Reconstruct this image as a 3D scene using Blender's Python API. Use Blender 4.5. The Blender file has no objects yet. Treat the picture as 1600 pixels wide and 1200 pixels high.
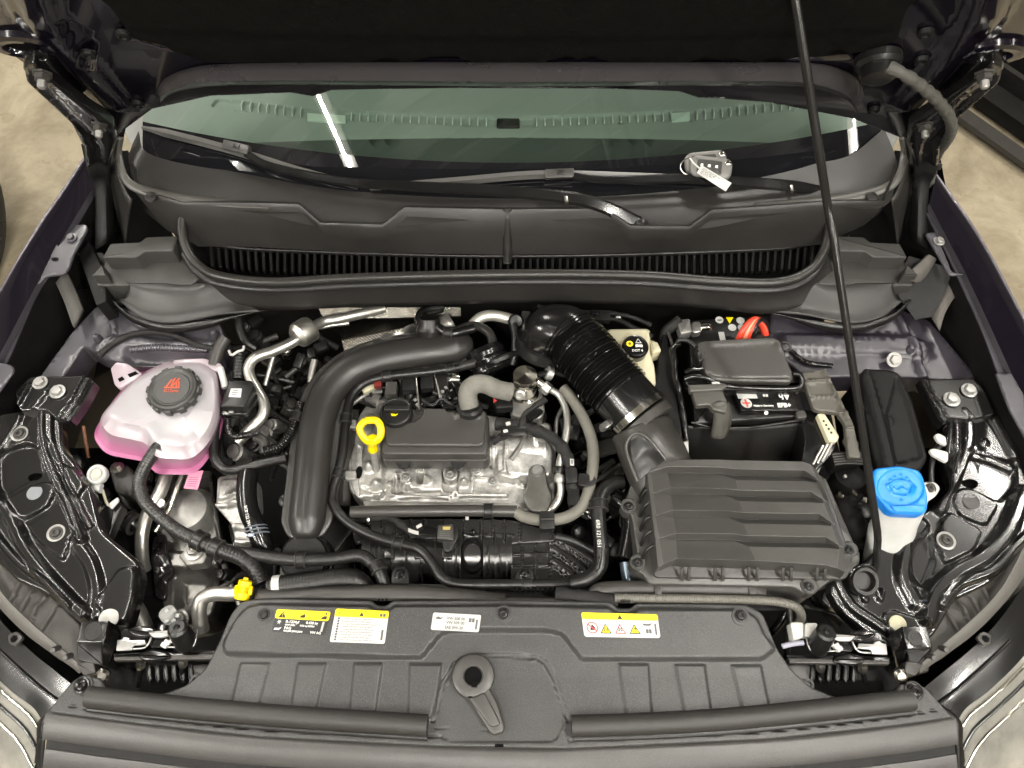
import bpy, bmesh, math, random
import numpy as np
from mathutils import Vector, Matrix
from mathutils.geometry import delaunay_2d_cdt
random.seed(7)
R = math.radians
C = bpy.context.scene.collection
SC = bpy.context.scene

# ------------------------------------------------------------------ camera
PITCH = R(61); FL = 1209.0
CAM = Vector((0, -0.155, 2.10))
FWD = Vector((0, math.cos(PITCH), -math.sin(PITCH)))
UPV = Vector((0, math.sin(PITCH), math.cos(PITCH)))
cd = bpy.data.cameras.new('camera'); cam = bpy.data.objects.new('camera', cd); C.objects.link(cam)
cam.location = CAM; cam.rotation_euler = (math.pi/2 - PITCH, 0, 0)
cd.sensor_width = 36; cd.lens = FL*36/1600; cd.clip_start = 0.02; cd.clip_end = 100
SC.camera = cam

# ------------------------------------------------------------------ world and exposure
wd = bpy.data.worlds.new('World'); SC.world = wd; wd.use_nodes = True
bgn = wd.node_tree.nodes['Background']
bgn.inputs[0].default_value = (1.0, .96, .90, 1); bgn.inputs[1].default_value = 0.06
SC.view_settings.view_transform = 'Standard'; SC.view_settings.look = 'None'
SC.view_settings.exposure = 0.6; SC.view_settings.gamma = 1
SC.cycles.max_bounces = 6; SC.cycles.transparent_max_bounces = 12
SC.cycles.caustics_reflective = False; SC.cycles.caustics_refractive = False
SC.cycles.sample_clamp_indirect = 4
LAMP_POWER = 400.0      # emission of the tube lamps
# (x, y0, y1) of the rows of tube lamps under the ceiling
CEIL = 3.6
LAMPS = []

# ------------------------------------------------------------------ helpers: pixel ray to a point at its own real depth
def ray(px, py):
    return (FWD*FL + Vector(((px-800), 0, 0)) + UPV*(600-py)).normalized()
def P(px, py, z):
    d = ray(px, py); t = (z-CAM.z)/d.z
    return CAM + d*t
def PY(px, py, y):
    d = ray(px, py); t = (y-CAM.y)/d.y
    return CAM + d*t
HFREF = ['none']
class Frame:
    def __init__(s, o=(0,0,0), u=(1,0,0), v=(0,1,0)):
        s.o = Vector(o); s.u = Vector(u).normalized(); s.v = Vector(v).normalized(); s.w = s.u.cross(s.v).normalized(); s.v = s.w.cross(s.u)
    def loc(s, p):
        q = Vector(p)-s.o; return Vector((q.dot(s.u), q.dot(s.v), q.dot(s.w)))
    def out(s, p):
        return s.o + s.u*p[0] + s.v*p[1] + s.w*p[2]
    def hit(s, px, py, f, h=0.0):
        d = ray(px, py); d = Vector((d.dot(s.u), d.dot(s.v), d.dot(s.w))); c = s.loc(CAM)
        g = lambda t: (c.z+d.z*t) - (f(c.x+d.x*t, c.y+d.y*t)+h)
        t = 0.9; t2 = 1.6; a = g(t); b = g(t2)
        for _ in range(40):
            if abs(b-a) < 1e-12: break
            tn = t2 - b*(t2-t)/(b-a); tn = max(.1, min(9, tn)); t, a = t2, b; t2 = tn; b = g(t2)
            if abs(b) < 1e-7: break
        return Vector((c.x+d.x*t2, c.y+d.y*t2))
WORLDF = Frame()
def wloc(o):
    v = Vector((0,0,0))
    while o is not None: v = v + o.location; o = o.parent
    return v
def tag(o, label=None, cat=None, group=None, kind=None):
    if label: o['label'] = label
    if cat: o['category'] = cat
    if group: o['group'] = group
    if kind: o['kind'] = kind
    return o
def thing(name, label, cat, loc=(0,0,0), group=None):
    o = bpy.data.objects.new(name, None); C.objects.link(o); o.location = loc; o.empty_display_size = .02
    return tag(o, label, cat, group)
def mesh(name, verts, faces, mat, parent=None, smooth=True, sharp=35, label=None):
    off = wloc(parent)
    me = bpy.data.meshes.new(name)
    me.from_pydata([tuple(Vector(v)-off) for v in verts], [], [tuple(f) for f in faces]); me.validate()
    if smooth:
        me.polygons.foreach_set('use_smooth', [True]*len(me.polygons))
        me.set_sharp_from_angle(angle=R(sharp))
    if mat: me.materials.append(mat)
    me.update()
    o = bpy.data.objects.new(name, me); C.objects.link(o)
    if parent: o.parent = parent
    if label: o['label'] = label
    return o
def bm_obj(name, bm, mat, parent=None, sharp=35):
    bmesh.ops.recalc_face_normals(bm, faces=bm.faces)
    vs = [v.co.copy() for v in bm.verts]; bm.verts.index_update()
    fs = [[v.index for v in f.verts] for f in bm.faces]; bm.free()
    return mesh(name, vs, fs, mat, parent, True, sharp)
def copy_tree(o, loc=None, parent=None, rotz=None, label=None):
    c = o.copy(); C.objects.link(c); c.parent = parent
    if loc is not None: c.location = loc
    if rotz is not None: c.rotation_euler.z = rotz
    if label: c['label'] = label
    for ch in list(o.children): copy_tree(ch, None, c)
    return c

# ---- curves
def catmull(pts, n=8, closed=False):
    pts = [np.array(p, float) for p in pts]; out = []
    N = len(pts)
    rng = range(N if closed else N-1)
    for i in rng:
        p1 = pts[i]; p2 = pts[(i+1) % N]
        p0 = pts[(i-1) % N] if (closed or i > 0) else 2*p1-p2
        p3 = pts[(i+2) % N] if (closed or i+2 < N) else 2*p2-p1
        for k in range(n):
            t = k/n
            out.append(.5*((2*p1)+(-p0+p2)*t+(2*p0-5*p1+4*p2-p3)*t*t+(-p0+3*p1-3*p2+p3)*t**3))
    if not closed: out.append(pts[-1])
    return out
def resample(pts, step):
    pts = np.array(pts); seg = np.linalg.norm(np.diff(pts, axis=0), axis=1); s = np.concatenate([[0], np.cumsum(seg)])
    n = max(2, int(round(s[-1]/step))+1); t = np.linspace(0, s[-1], n)
    return np.stack([np.interp(t, s, pts[:, k]) for k in range(pts.shape[1])], 1), t
def sweep(name, pts, prof, mat, parent=None, step=.006, cap=True, closed=False, scale=None, up=None, sharp=40, smooth=True):
    """prof: list of (a,b) offsets in the frame across the path; pts 3-D; scale(s 0..1, s metres)->float or (a,b)"""
    c = catmull([tuple(p) for p in pts], 10, closed) if smooth else [np.array(tuple(p)) for p in pts]
    c, t = resample(c, step); L = t[-1]
    n = len(c); T = np.gradient(c, axis=0); T /= np.linalg.norm(T, axis=1)[:, None]+1e-12
    if up is None:
        a = np.array([0, 0, 1.]);
        if abs(T[0] @ a) > .9: a = np.array([0, 1., 0])
    else: a = np.array(up, float)
    verts = []; m = len(prof); N = a - T[0]*(a@T[0]); N /= np.linalg.norm(N)
    for i in range(n):
        if up is not None:
            N = a - T[i]*(a@T[i])
        else:
            N = N - T[i]*(N@T[i])
        N /= np.linalg.norm(N)+1e-12; B = np.cross(T[i], N)
        k = scale(t[i]/L, t[i]) if scale else 1.0
        ka, kb = k if isinstance(k, tuple) else (k, k)
        for (pa, pb) in prof: verts.append(c[i]+B*pa*ka+N*pb*kb)
    faces = []
    for i in range(n-1):
        for j in range(m):
            faces.append((i*m+j, i*m+(j+1) % m, (i+1)*m+(j+1) % m, (i+1)*m+j))
    if cap: faces.append(tuple(range(m-1, -1, -1))); faces.append(tuple(range((n-1)*m, n*m)))
    return mesh(name, verts, faces, mat, parent, True, sharp)
def circ(r, seg=14, ry=None, rot=0):
    ry = r if ry is None else ry
    return [(r*math.cos(2*math.pi*k/seg+rot), ry*math.sin(2*math.pi*k/seg+rot)) for k in range(seg)]
def tube(name, pxz, r, mat, parent=None, seg=14, step=.006, ry=None, corr=None, taper=None, world=False, up=None, wob=0):
    """pxz: list of (px, py, z). corr=(pitch, depth) makes a corrugated hose"""
    pts = [Vector(p) for p in pxz] if world else [P(*p) for p in pxz]
    sc = None
    if corr:
        pit, dep = corr; step = min(step, pit/6)
        sc = lambda s, d: 1+dep*(0.5-abs(math.sin(math.pi*d/pit))**1.5)
    elif taper: sc = taper
    elif wob:
        ph = random.random()*9
        sc = lambda s, d: 1+wob*math.sin(d*260+ph)+wob*.7*math.sin(d*97+ph*2)
    return sweep(name, pts, circ(r, seg, ry), mat, parent, step, scale=sc, up=up, sharp=50)
def lathe(name, c, axis, prof, mat, parent=None, seg=32, sharp=30, squash=1.0, ang=0):
    """prof [(r,h)] along axis from c"""
    ax = Vector(axis).normalized(); ref = Vector((1, 0, 0)) if abs(ax.x) < .9 else Vector((0, 1, 0))
    u = (ref-ax*ref.dot(ax)).normalized(); v = ax.cross(u); c = Vector(c)
    vs = []; fs = []
    for (r, h) in prof:
        for k in range(seg):
            a = 2*math.pi*k/seg+ang; vs.append(c+ax*h+u*r*math.cos(a)+v*r*math.sin(a)*squash)
    for i in range(len(prof)-1):
        for k in range(seg):
            fs.append((i*seg+k, i*seg+(k+1) % seg, (i+1)*seg+(k+1) % seg, (i+1)*seg+k))
    if prof[0][0] > 1e-5: fs.append(tuple(range(seg-1, -1, -1)))
    if prof[-1][0] > 1e-5: fs.append(tuple(range((len(prof)-1)*seg, len(prof)*seg)))
    return mesh(name, vs, fs, mat, parent, True, sharp)

# ---- polygons
def rnd_poly(pts, r, n=4):
    """round the corners of a polygon of Vectors (2-D or 3-D)"""
    out = []; N = len(pts); pts = [Vector(p) for p in pts]
    for i in range(N):
        p = pts[i]; a = pts[i-1]-p; b = pts[(i+1) % N]-p
        la, lb = a.length, b.length
        if la < 1e-9 or lb < 1e-9: continue
        rr = min(r, la*.45, lb*.45); p1 = p+a/la*rr; p2 = p+b/lb*rr
        for k in range(n+1):
            t = k/n; out.append(p1*(1-t)**2+p*2*t*(1-t)+p2*t*t)
    return out
def area2(pts): return sum(pts[i-1][0]*pts[i][1]-pts[i][0]*pts[i-1][1] for i in range(len(pts)))*.5
def offset2(pts, d):
    """offset polygon (ccw) inward by d, naive mitre"""
    N = len(pts); out = []
    for i in range(N):
        p = Vector(pts[i][:2]); a = (p-Vector(pts[i-1][:2])); b = (Vector(pts[(i+1) % N][:2])-p)
        if a.length < 1e-9 or b.length < 1e-9: out.append(p); continue
        a.normalize(); b.normalize(); na = Vector((-a.y, a.x)); nb = Vector((-b.y, b.x)); m = na+nb
        if m.length < 1e-6: m = na
        m.normalize(); k = max(.45, m.dot(na)); out.append(p+m*d/k)
    return out
def block(name, pxs, z, depth, mat, parent=None, bev=.003, flare=0.0, rc=.004, frame=None, world=False, sharp=50, label=None, tilt=None, hole=None):
    """solid slab: outline given in pixels at height z (frame w), with rounded corners and bevelled rim, going down by depth. tilt(u,v) adds height"""
    fr = frame or WORLDF; f = (lambda x, y: z+(tilt(x, y) if tilt else 0))
    pts = [Vector(p) for p in pxs] if world else [fr.hit(p[0], p[1], f) for p in pxs]
    if area2(pts) < 0: pts = pts[::-1]
    if rc: pts = rnd_poly(pts, rc)
    rings = []
    if bev:
        for a in (0, 30, 60, 90):
            rings.append((offset2(pts, bev*(1-math.sin(R(a)))), -bev*(1-math.cos(R(a)))))
    else: rings.append((pts, 0))
    rings.append((offset2(pts, -flare), -depth))
    n = len(pts); vs = []; fs = []
    for (rg, dz) in rings:
        for p in rg: vs.append(fr.out((p[0], p[1], f(p[0], p[1])+dz)))
    for i in range(len(rings)-1):
        for k in range(n): fs.append((i*n+k, (i+1)*n+k, (i+1)*n+(k+1) % n, i*n+(k+1) % n))
    fs.append(tuple(range(n))); b = (len(rings)-1)*n; fs.append(tuple(range(b+n-1, b-1, -1)))
    o = mesh(name, vs, fs, mat, parent, True, sharp)
    if label: o['label'] = label
    return o
def loft(name, rings, mat, parent=None, cap=True, sharp=40, closed=True):
    """rings: lists of 3-D points, equal count"""
    n = len(rings[0]); vs = [p for r in rings for p in r]; fs = []
    for i in range(len(rings)-1):
        for k in range(n if closed else n-1): fs.append((i*n+k, i*n+(k+1) % n, (i+1)*n+(k+1) % n, (i+1)*n+k))
    if cap and closed: fs.append(tuple(range(n-1, -1, -1))); fs.append(tuple(range((len(rings)-1)*n, len(rings)*n)))
    return mesh(name, vs, fs, mat, parent, True, sharp)
def box(name, c, size, mat, parent=None, rot=None, bev=.002):
    bm = bmesh.new(); bmesh.ops.create_cube(bm, size=1); bmesh.ops.scale(bm, vec=size, verts=bm.verts)
    if bev: bmesh.ops.bevel(bm, geom=bm.edges[:], offset=bev, segments=2, affect='EDGES', profile=.6)
    M = Matrix.Translation(c)
    if rot: M = M @ Matrix.Rotation(rot[2], 4, 'Z') @ Matrix.Rotation(rot[1], 4, 'Y') @ Matrix.Rotation(rot[0], 4, 'X')
    bmesh.ops.transform(bm, matrix=M, verts=bm.verts)
    return bm_obj(name, bm, mat, parent)

# ---- pressed / moulded sheet: a triangulated height field with embossed features
def sdf_poly(Q, poly):
    P0 = np.array([tuple(p) for p in poly]); P1 = np.roll(P0, -1, 0)
    d2 = np.full(len(Q), 1e9); ins = np.zeros(len(Q), bool)
    for a, b in zip(P0, P1):
        e = b-a; w = Q-a; L = e@e
        if L < 1e-14: continue
        t = np.clip((w@e)/L, 0, 1); q = w-t[:, None]*e; d2 = np.minimum(d2, (q*q).sum(1))
        c = (a[1] <= Q[:, 1]) != (b[1] <= Q[:, 1])
        with np.errstate(divide='ignore', invalid='ignore'):
            xi = a[0]+(Q[:, 1]-a[1])*(b[0]-a[0])/(b[1]-a[1]) if abs(b[1]-a[1]) > 1e-12 else np.full(len(Q), 1e9)
        ins ^= c & (Q[:, 0] < xi)
    d = np.sqrt(d2); return np.where(ins, d, -d)
def dist_line(Q, line):
    d2 = np.full(len(Q), 1e9)
    for a, b in zip(line[:-1], line[1:]):
        a = np.array(tuple(a)); b = np.array(tuple(b)); e = b-a; w = Q-a; L = e@e
        if L < 1e-14: continue
        t = np.clip((w@e)/L, 0, 1); q = w-t[:, None]*e; d2 = np.minimum(d2, (q*q).sum(1))
    return np.sqrt(d2)
def sstep(x): x = np.clip(x, 0, 1); return x*x*(3-2*x)
def densify(poly, step, closed=True):
    out = []; N = len(poly)
    for i in range(N if closed else N-1):
        a = Vector(poly[i][:2]); b = Vector(poly[(i+1) % N][:2]); n = max(1, int((b-a).length/step))
        for k in range(n): out.append(a.lerp(b, k/n))
    if not closed: out.append(Vector(poly[-1][:2]))
    return out
def height_of(V2, f, F, jit, edge_r, out):
    z = np.array([float(f(x, y)) for x, y in V2])
    for ft in F:
        if ft[0] == 'poly': z += ft[2]*sstep((sdf_poly(V2, ft[1])+ft[3]*.5)/ft[3])
        elif ft[0] == 'line': z += ft[2]*sstep(1-(dist_line(V2, ft[1])-ft[3]*.6)/(ft[4]+ft[3]*.4))
        else:
            dd = np.linalg.norm(V2-np.array(tuple(ft[1])), axis=1)/ft[3]; z += ft[2]*sstep(1-dd)
    if jit: z += np.array([jit*(math.sin(x*61+y*37)+math.sin(y*83-x*29)+.6*math.sin(x*170)*math.sin(y*150)) for x, y in V2])
    if edge_r:
        dd = np.clip(sdf_poly(V2, out), 0, edge_r); z -= edge_r-np.sqrt(np.maximum(0, edge_r**2-(edge_r-dd)**2))
    return z
def sheet(name, outline, f, feats, mat, parent=None, res=.012, thick=.0015, edge_r=.004, frame=None, rc=.006, world=False, holes=(), skirt=None, sharp=60, jit=0, label=None):
    """outline px; feats: ('poly', px, h, w[, rc]) raised/recessed area, ('line', px, h, halfwidth[, soft, smooth]), ('dome', (px,py), h, r)
       holes: px polygons cut out"""
    fr = frame or WORLDF
    pr = (lambda p, h=0.0: Vector(p[:2])) if world else (lambda p, h=0.0: fr.hit(p[0], p[1], f, h))
    out = [pr(p) for p in outline]
    if area2(out) < 0: out = out[::-1]
    if rc: out = rnd_poly(out, rc, 3)
    out = densify(out, res)
    def clean(pl):
        r = [pl[0]]
        for p in pl[1:]:
            if (p-r[-1]).length > 1e-4: r.append(p)
        if (r[-1]-r[0]).length < 1e-4: r.pop()
        return r
    out = clean(out)
    hl = []
    for h in holes:
        q = [pr(p) for p in h]
        if area2(q) < 0: q = q[::-1]
        hl.append(clean(densify(rnd_poly(q, .006, 3), res*.7)))
    F = []; extra = []
    for ft in feats:
        k = ft[0]
        if k == 'poly':
            pl = [pr(p, ft[2]*.5) for p in ft[1]]
            if area2(pl) < 0: pl = pl[::-1]
            pl = clean(rnd_poly(pl, ft[4] if len(ft) > 4 else .008, 4)); F.append(('poly', pl, ft[2], ft[3]))
            d = densify(pl, res*.8)
            for o in (-.5, -.2, .2, .5): extra += offset2(d, o*ft[3])
        elif k == 'line':
            raw = [pr(p, ft[2]*.5) for p in ft[1]]; hw = ft[3]; sf = ft[4] if len(ft) > 4 else hw
            if not (len(ft) > 5 and not ft[5]): raw = [Vector(tuple(q)) for q in catmull([tuple(q) for q in raw], 6)]
            F.append(('line', raw, ft[2], hw, sf)); d = densify(raw, res*.8, False)
            for i in range(len(d)):
                a = d[max(0, i-1)]; b = d[min(len(d)-1, i+1)]; t = (b-a)
                if t.length < 1e-9: continue
                t.normalize(); nn = Vector((-t.y, t.x))
                for o in (0, hw*.6, hw+sf*.4, hw+sf): extra.append(d[i]+nn*o); extra.append(d[i]-nn*o)
        elif k == 'dome':
            c = pr(ft[1], ft[2]*.5); F.append(('dome', c, ft[2], ft[3]))
            for rr in (.3, .6, .8, 1.0):
                for a in range(16): extra.append(c+Vector((math.cos(a*math.pi/8), math.sin(a*math.pi/8)))*ft[3]*rr)
    if res < .0041 or (frame is HFREF[0] and res < .0085): extra = []
    A = np.array([tuple(p) for p in out]); lo = A.min(0); hi = A.max(0)
    gx = np.arange(lo[0], hi[0]+res, res); gy = np.arange(lo[1], hi[1]+res, res*.87)
    G = np.array([(x+(res*.5 if j % 2 else 0), y) for j, y in enumerate(gy) for x in gx])
    ext = extra[:]
    if edge_r:
        for o in (.12, .45, 1.0): ext += offset2(out, edge_r*o)
    E = np.array([tuple(p) for p in ext]).reshape(-1, 2) if ext else np.zeros((0, 2))
    Q = np.concatenate([G, E]); sd = sdf_poly(Q, out); keep = sd > min(edge_r*.08, .0004)+1e-5
    for h in hl: keep &= sdf_poly(Q, h) < -.0008
    Q = Q[keep]
    # thin out near-duplicates
    if len(E):
        cs = min(.0035, res*.45); occ = set(map(tuple, np.floor(E/cs).astype(int)))
        ng = keep[:len(G)].sum(); kk = np.array([tuple(c) not in occ for c in np.floor(Q[:ng]/cs).astype(int)] + [True]*(len(Q)-ng), bool); Q = Q[kk]
    key = np.round(Q/(.0006)).astype(int); _, idx = np.unique(key, axis=0, return_index=True); Q = Q[np.sort(idx)]
    vin = [Vector(p) for p in out]; ein = [(i, (i+1) % len(out)) for i in range(len(out))]
    for h in hl:
        b = len(vin); vin += h; ein += [(b+i, b+(i+1) % len(h)) for i in range(len(h))]
    vin += [Vector((float(q[0]), float(q[1]))) for q in Q]
    V, Ed, Fa, _, _, _ = delaunay_2d_cdt(vin, ein, [], 0, 1e-6)
    V2 = np.array([tuple(v) for v in V]); tri = np.array([t for t in Fa if len(t) == 3])
    cen = V2[tri].mean(1); k = sdf_poly(cen, out) > 0
    for h in hl: k &= sdf_poly(cen, h) < 0
    tri = tri[k]
    def HF_(V):
        return height_of(V, f, F, jit, edge_r, out)
    z = HF_(V2); ee = .0004
    gx_ = (HF_(V2+np.array([ee, 0]))-HF_(V2-np.array([ee, 0])))/(2*ee); gy_ = (HF_(V2+np.array([0, ee]))-HF_(V2-np.array([0, ee])))/(2*ee)
    gx_ = np.clip(gx_, -6, 6); gy_ = np.clip(gy_, -6, 6)
    # skirt
    e = {}
    for t in tri:
        for a, b in ((t[0], t[1]), (t[1], t[2]), (t[2], t[0])):
            e[(a, b)] = 1
    bd = [(a, b) for (a, b) in e if (b, a) not in e]
    vs = [fr.out((V2[i][0], V2[i][1], z[i])) for i in range(len(V2))]
    sk = skirt if skirt is not None else thick+edge_r*.5
    low = {}
    for a, b in bd:
        for q in (a, b):
            if q not in low: low[q] = len(vs); vs.append(fr.out((V2[q][0], V2[q][1], z[q]-sk)))
    fs = [tuple(int(i) for i in t) for t in tri]
    ar = V2[tri[:, 0]], V2[tri[:, 1]], V2[tri[:, 2]]
    s = ((ar[1]-ar[0])[:, 0]*(ar[2]-ar[0])[:, 1]-(ar[1]-ar[0])[:, 1]*(ar[2]-ar[0])[:, 0])
    if np.median(s) < 0: fs = [t[::-1] for t in fs]
    for a, b in bd: fs.append((int(b), int(a), low[a], low[b]))
    used = sorted({i for t in fs for i in t}); mp = {q: n for n, q in enumerate(used)}
    o = mesh(name, [vs[q] for q in used], [[mp[i] for i in t] for t in fs], mat, parent, True, 180)
    me = o.data; nt_ = len(V2); nrm = {}
    for q in used:
        if q < nt_: n_ = (fr.u*(-float(gx_[q]))+fr.v*(-float(gy_[q]))+fr.w).normalized(); nrm[mp[q]] = n_
    ln = []
    for pg in me.polygons:
        top = all(vi in nrm for vi in pg.vertices); fn_ = pg.normal
        for vi in pg.vertices: ln.append(tuple(nrm[vi]) if top else tuple(fn_))
    me.normals_split_custom_set(ln)
    if label: o['label'] = label
    return o
def circle_px(cx, cy, rx, ry=None, n=20, a0=0): return [(cx+rx*math.cos(a0+2*math.pi*k/n), cy+(ry or rx)*math.sin(a0+2*math.pi*k/n)) for k in range(n)]

# ------------------------------------------------------------------ materials
MATS = {}
def mat(name, col, rough=.5, metal=0.0, coat=0.0, spec=.5, var=.0, vscale=30, bump=0.0, bscale=400, rvar=0.0, speck=0.0, sheen=0, emit=None, estr=0, sss=0, trans=0, coatr=.05, bdist=.001, col2=None):
    if name in MATS: return MATS[name]
    m = bpy.data.materials.new(name); m.use_nodes = True; nt = m.node_tree; N = nt.nodes; L = nt.links; b = N['Principled BSDF']
    b.inputs['Base Color'].default_value = (*col, 1); b.inputs['Roughness'].default_value = rough; b.inputs['Metallic'].default_value = metal
    b.inputs['Coat Weight'].default_value = coat; b.inputs['Coat Roughness'].default_value = coatr; b.inputs['Specular IOR Level'].default_value = spec
    if sss: b.inputs['Subsurface Weight'].default_value = sss; b.inputs['Subsurface Radius'].default_value = (.03, .025, .02); b.inputs['Subsurface Scale'].default_value = 1
    if trans: b.inputs['Transmission Weight'].default_value = trans
    if emit: b.inputs['Emission Color'].default_value = (*emit, 1); b.inputs['Emission Strength'].default_value = estr
    tc = N.new('ShaderNodeTexCoord')
    if var or col2 or speck:
        n = N.new('ShaderNodeTexNoise'); n.inputs['Scale'].default_value = vscale; n.inputs['Detail'].default_value = 6; n.inputs['Roughness'].default_value = .6
        L.new(tc.outputs['Object'], n.inputs['Vector'])
        rp = N.new('ShaderNodeValToRGB'); rp.color_ramp.elements[0].position = .32; rp.color_ramp.elements[1].position = .68
        c1 = tuple(max(0, c*(1-var)) for c in col); c2 = col2 if col2 else tuple(min(1, c*(1+var)) for c in col)
        rp.color_ramp.elements[0].color = (*c1, 1); rp.color_ramp.elements[1].color = (*c2, 1)
        L.new(n.outputs['Fac'], rp.inputs['Fac']); last = rp.outputs['Color']
        if speck:
            n2 = N.new('ShaderNodeTexNoise'); n2.inputs['Scale'].default_value = 900; n2.inputs['Detail'].default_value = 2
            L.new(tc.outputs['Object'], n2.inputs['Vector'])
            r2 = N.new('ShaderNodeValToRGB'); r2.color_ramp.elements[0].position = .5; r2.color_ramp.elements[1].position = .78
            r2.color_ramp.elements[0].color = (0, 0, 0, 1); r2.color_ramp.elements[1].color = (speck, speck, speck, 1)
            L.new(n2.outputs['Fac'], r2.inputs['Fac']); mx = N.new('ShaderNodeMix'); mx.data_type = 'RGBA'; mx.blend_type = 'ADD'; mx.inputs[0].default_value = 1
            L.new(last, mx.inputs[6]); L.new(r2.outputs['Color'], mx.inputs[7]); last = mx.outputs[2]
        L.new(last, b.inputs['Base Color'])
    if rvar:
        n = N.new('ShaderNodeTexNoise'); n.inputs['Scale'].default_value = 14; n.inputs['Detail'].default_value = 8; L.new(tc.outputs['Object'], n.inputs['Vector'])
        mr = N.new('ShaderNodeMapRange'); mr.inputs['From Min'].default_value = .3; mr.inputs['From Max'].default_value = .7
        mr.inputs['To Min'].default_value = max(0.02, rough-rvar); mr.inputs['To Max'].default_value = min(1, rough+rvar)
        L.new(n.outputs['Fac'], mr.inputs['Value']); L.new(mr.outputs['Result'], b.inputs['Roughness'])
    if bump:
        n = N.new('ShaderNodeTexNoise'); n.inputs['Scale'].default_value = bscale; n.inputs['Detail'].default_value = 3; L.new(tc.outputs['Object'], n.inputs['Vector'])
        bp = N.new('ShaderNodeBump'); bp.inputs['Strength'].default_value = bump; bp.inputs['Distance'].default_value = bdist
        L.new(n.outputs['Fac'], bp.inputs['Height']); L.new(bp.outputs['Normal'], b.inputs['Normal'])
        if coat: L.new(bp.outputs['Normal'], b.inputs['Coat Normal'])
    MATS[name] = m; return m
M_cover = mat('grained_grey_black_plastic', (.034, .0335, .0322), .40, spec=.4, speck=.06, var=.12, bump=.35, bscale=520, rvar=.05)
M_plastic = mat('satin_black_plastic', (.010, .0097, .0092), .36, spec=.38, var=.25, bump=.12, bscale=260, rvar=.08)
M_plasticg = mat('dark_grey_plastic', (.034, .032, .029), .38, spec=.4, var=.15, bump=.15, bscale=300, rvar=.07)
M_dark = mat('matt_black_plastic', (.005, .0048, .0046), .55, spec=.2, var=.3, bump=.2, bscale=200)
M_void = mat('void_shade_black', (.003, .003, .003), .8, spec=.05)  # near-black stands in for the darkness inside holes and deep gaps
M_shiny = mat('shiny_black_plastic', (.006, .0058, .0056), .18, rvar=.07, bump=.05, bscale=120)
M_rubber = mat('black_rubber', (.008, .0077, .0072), .33, spec=.42, var=.2, bump=.15, bscale=350, rvar=.08)
M_hosegrey = mat('grey_foam_hose', (.075, .070, .060), .75, var=.15, bump=.5, bscale=300)
M_hoselight = mat('weathered_grey_rubber', (.15, .145, .125), .7, var=.3, bump=.3, bscale=120)
M_foam = mat('grey_foam_seal', (.022, .021, .019), .5, spec=.4, bump=.3, bscale=500)
M_gloss = mat('gloss_black_coated_steel', (.0065, .0063, .006), .20, coat=.5, coatr=.07, spec=.6)
M_paint = mat('deep_purple_black_paint', (.004, .003, .006), .14, metal=0, coat=.6, coatr=.03)
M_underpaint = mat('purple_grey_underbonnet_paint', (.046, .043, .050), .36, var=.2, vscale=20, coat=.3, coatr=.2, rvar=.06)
M_alu = mat('cast_aluminium', (.56, .55, .52), .48, metal=.85, var=.28, vscale=90, bump=.25, bscale=260, rvar=.10)
M_alud = mat('dull_cast_aluminium', (.36, .35, .33), .50, metal=.8, var=.3, vscale=25, bump=.4, bscale=200, rvar=.1)
M_steel = mat('brushed_steel', (.50, .48, .43), .28, metal=1, var=.15, rvar=.08)
M_chrome = mat('polished_metal', (.72, .69, .62), .14, metal=1, rvar=.05)
M_pipe = mat('bare_aluminium_pipe', (.50, .49, .45), .36, metal=.9, var=.15, vscale=40, rvar=.1, bump=.1, bscale=90)
M_zinc = mat('zinc_plated_steel', (.36, .355, .34), .38, metal=.9, var=.2, rvar=.1)
M_white = mat('white_plastic', (.46, .45, .42), .4, var=.06)
M_whited = mat('milky_white_plastic', (.46, .46, .44), .35, sss=.3, var=.05, rvar=.05)
M_blue = mat('blue_plastic', (.012, .20, .66), .32, rvar=.05, bump=.05, bscale=300)
M_yellow = mat('yellow_plastic', (.83, .60, .0), .35, rvar=.05)
M_red = mat('red_cable', (.75, .06, .03), .38)
M_orange = mat('orange_cable', (.75, .30, .18), .45)
M_cream = mat('cream_translucent_plastic', (.56, .52, .36), .42, sss=.25, var=.08)
M_tape = mat('cloth_tape', (.012, .0115, .011), .72, spec=.25, var=.3, bump=.6, bscale=180)
M_foil = mat('crumpled_foil', (.72, .70, .65), .30, metal=1, bump=.8, bscale=30, bdist=.006)
M_ink = mat('black_ink', (.012, .012, .012), .5)
M_inkg = mat('grey_ink', (.09, .09, .085), .6)
M_inkw = mat('white_ink', (.75, .74, .70), .5)
M_inky = mat('yellow_print', (.85, .68, .0), .45)
M_inkr = mat('red_print', (.62, .05, .04), .5)
M_inkb = mat('blue_print', (.05, .20, .55), .5)
M_paper = mat('white_label', (.52, .52, .49), .45, var=.03)
M_papers = mat('silver_label', (.46, .46, .44), .42)
M_caporange = mat('orange_red_print', (.55, .07, .02), .5)
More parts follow.
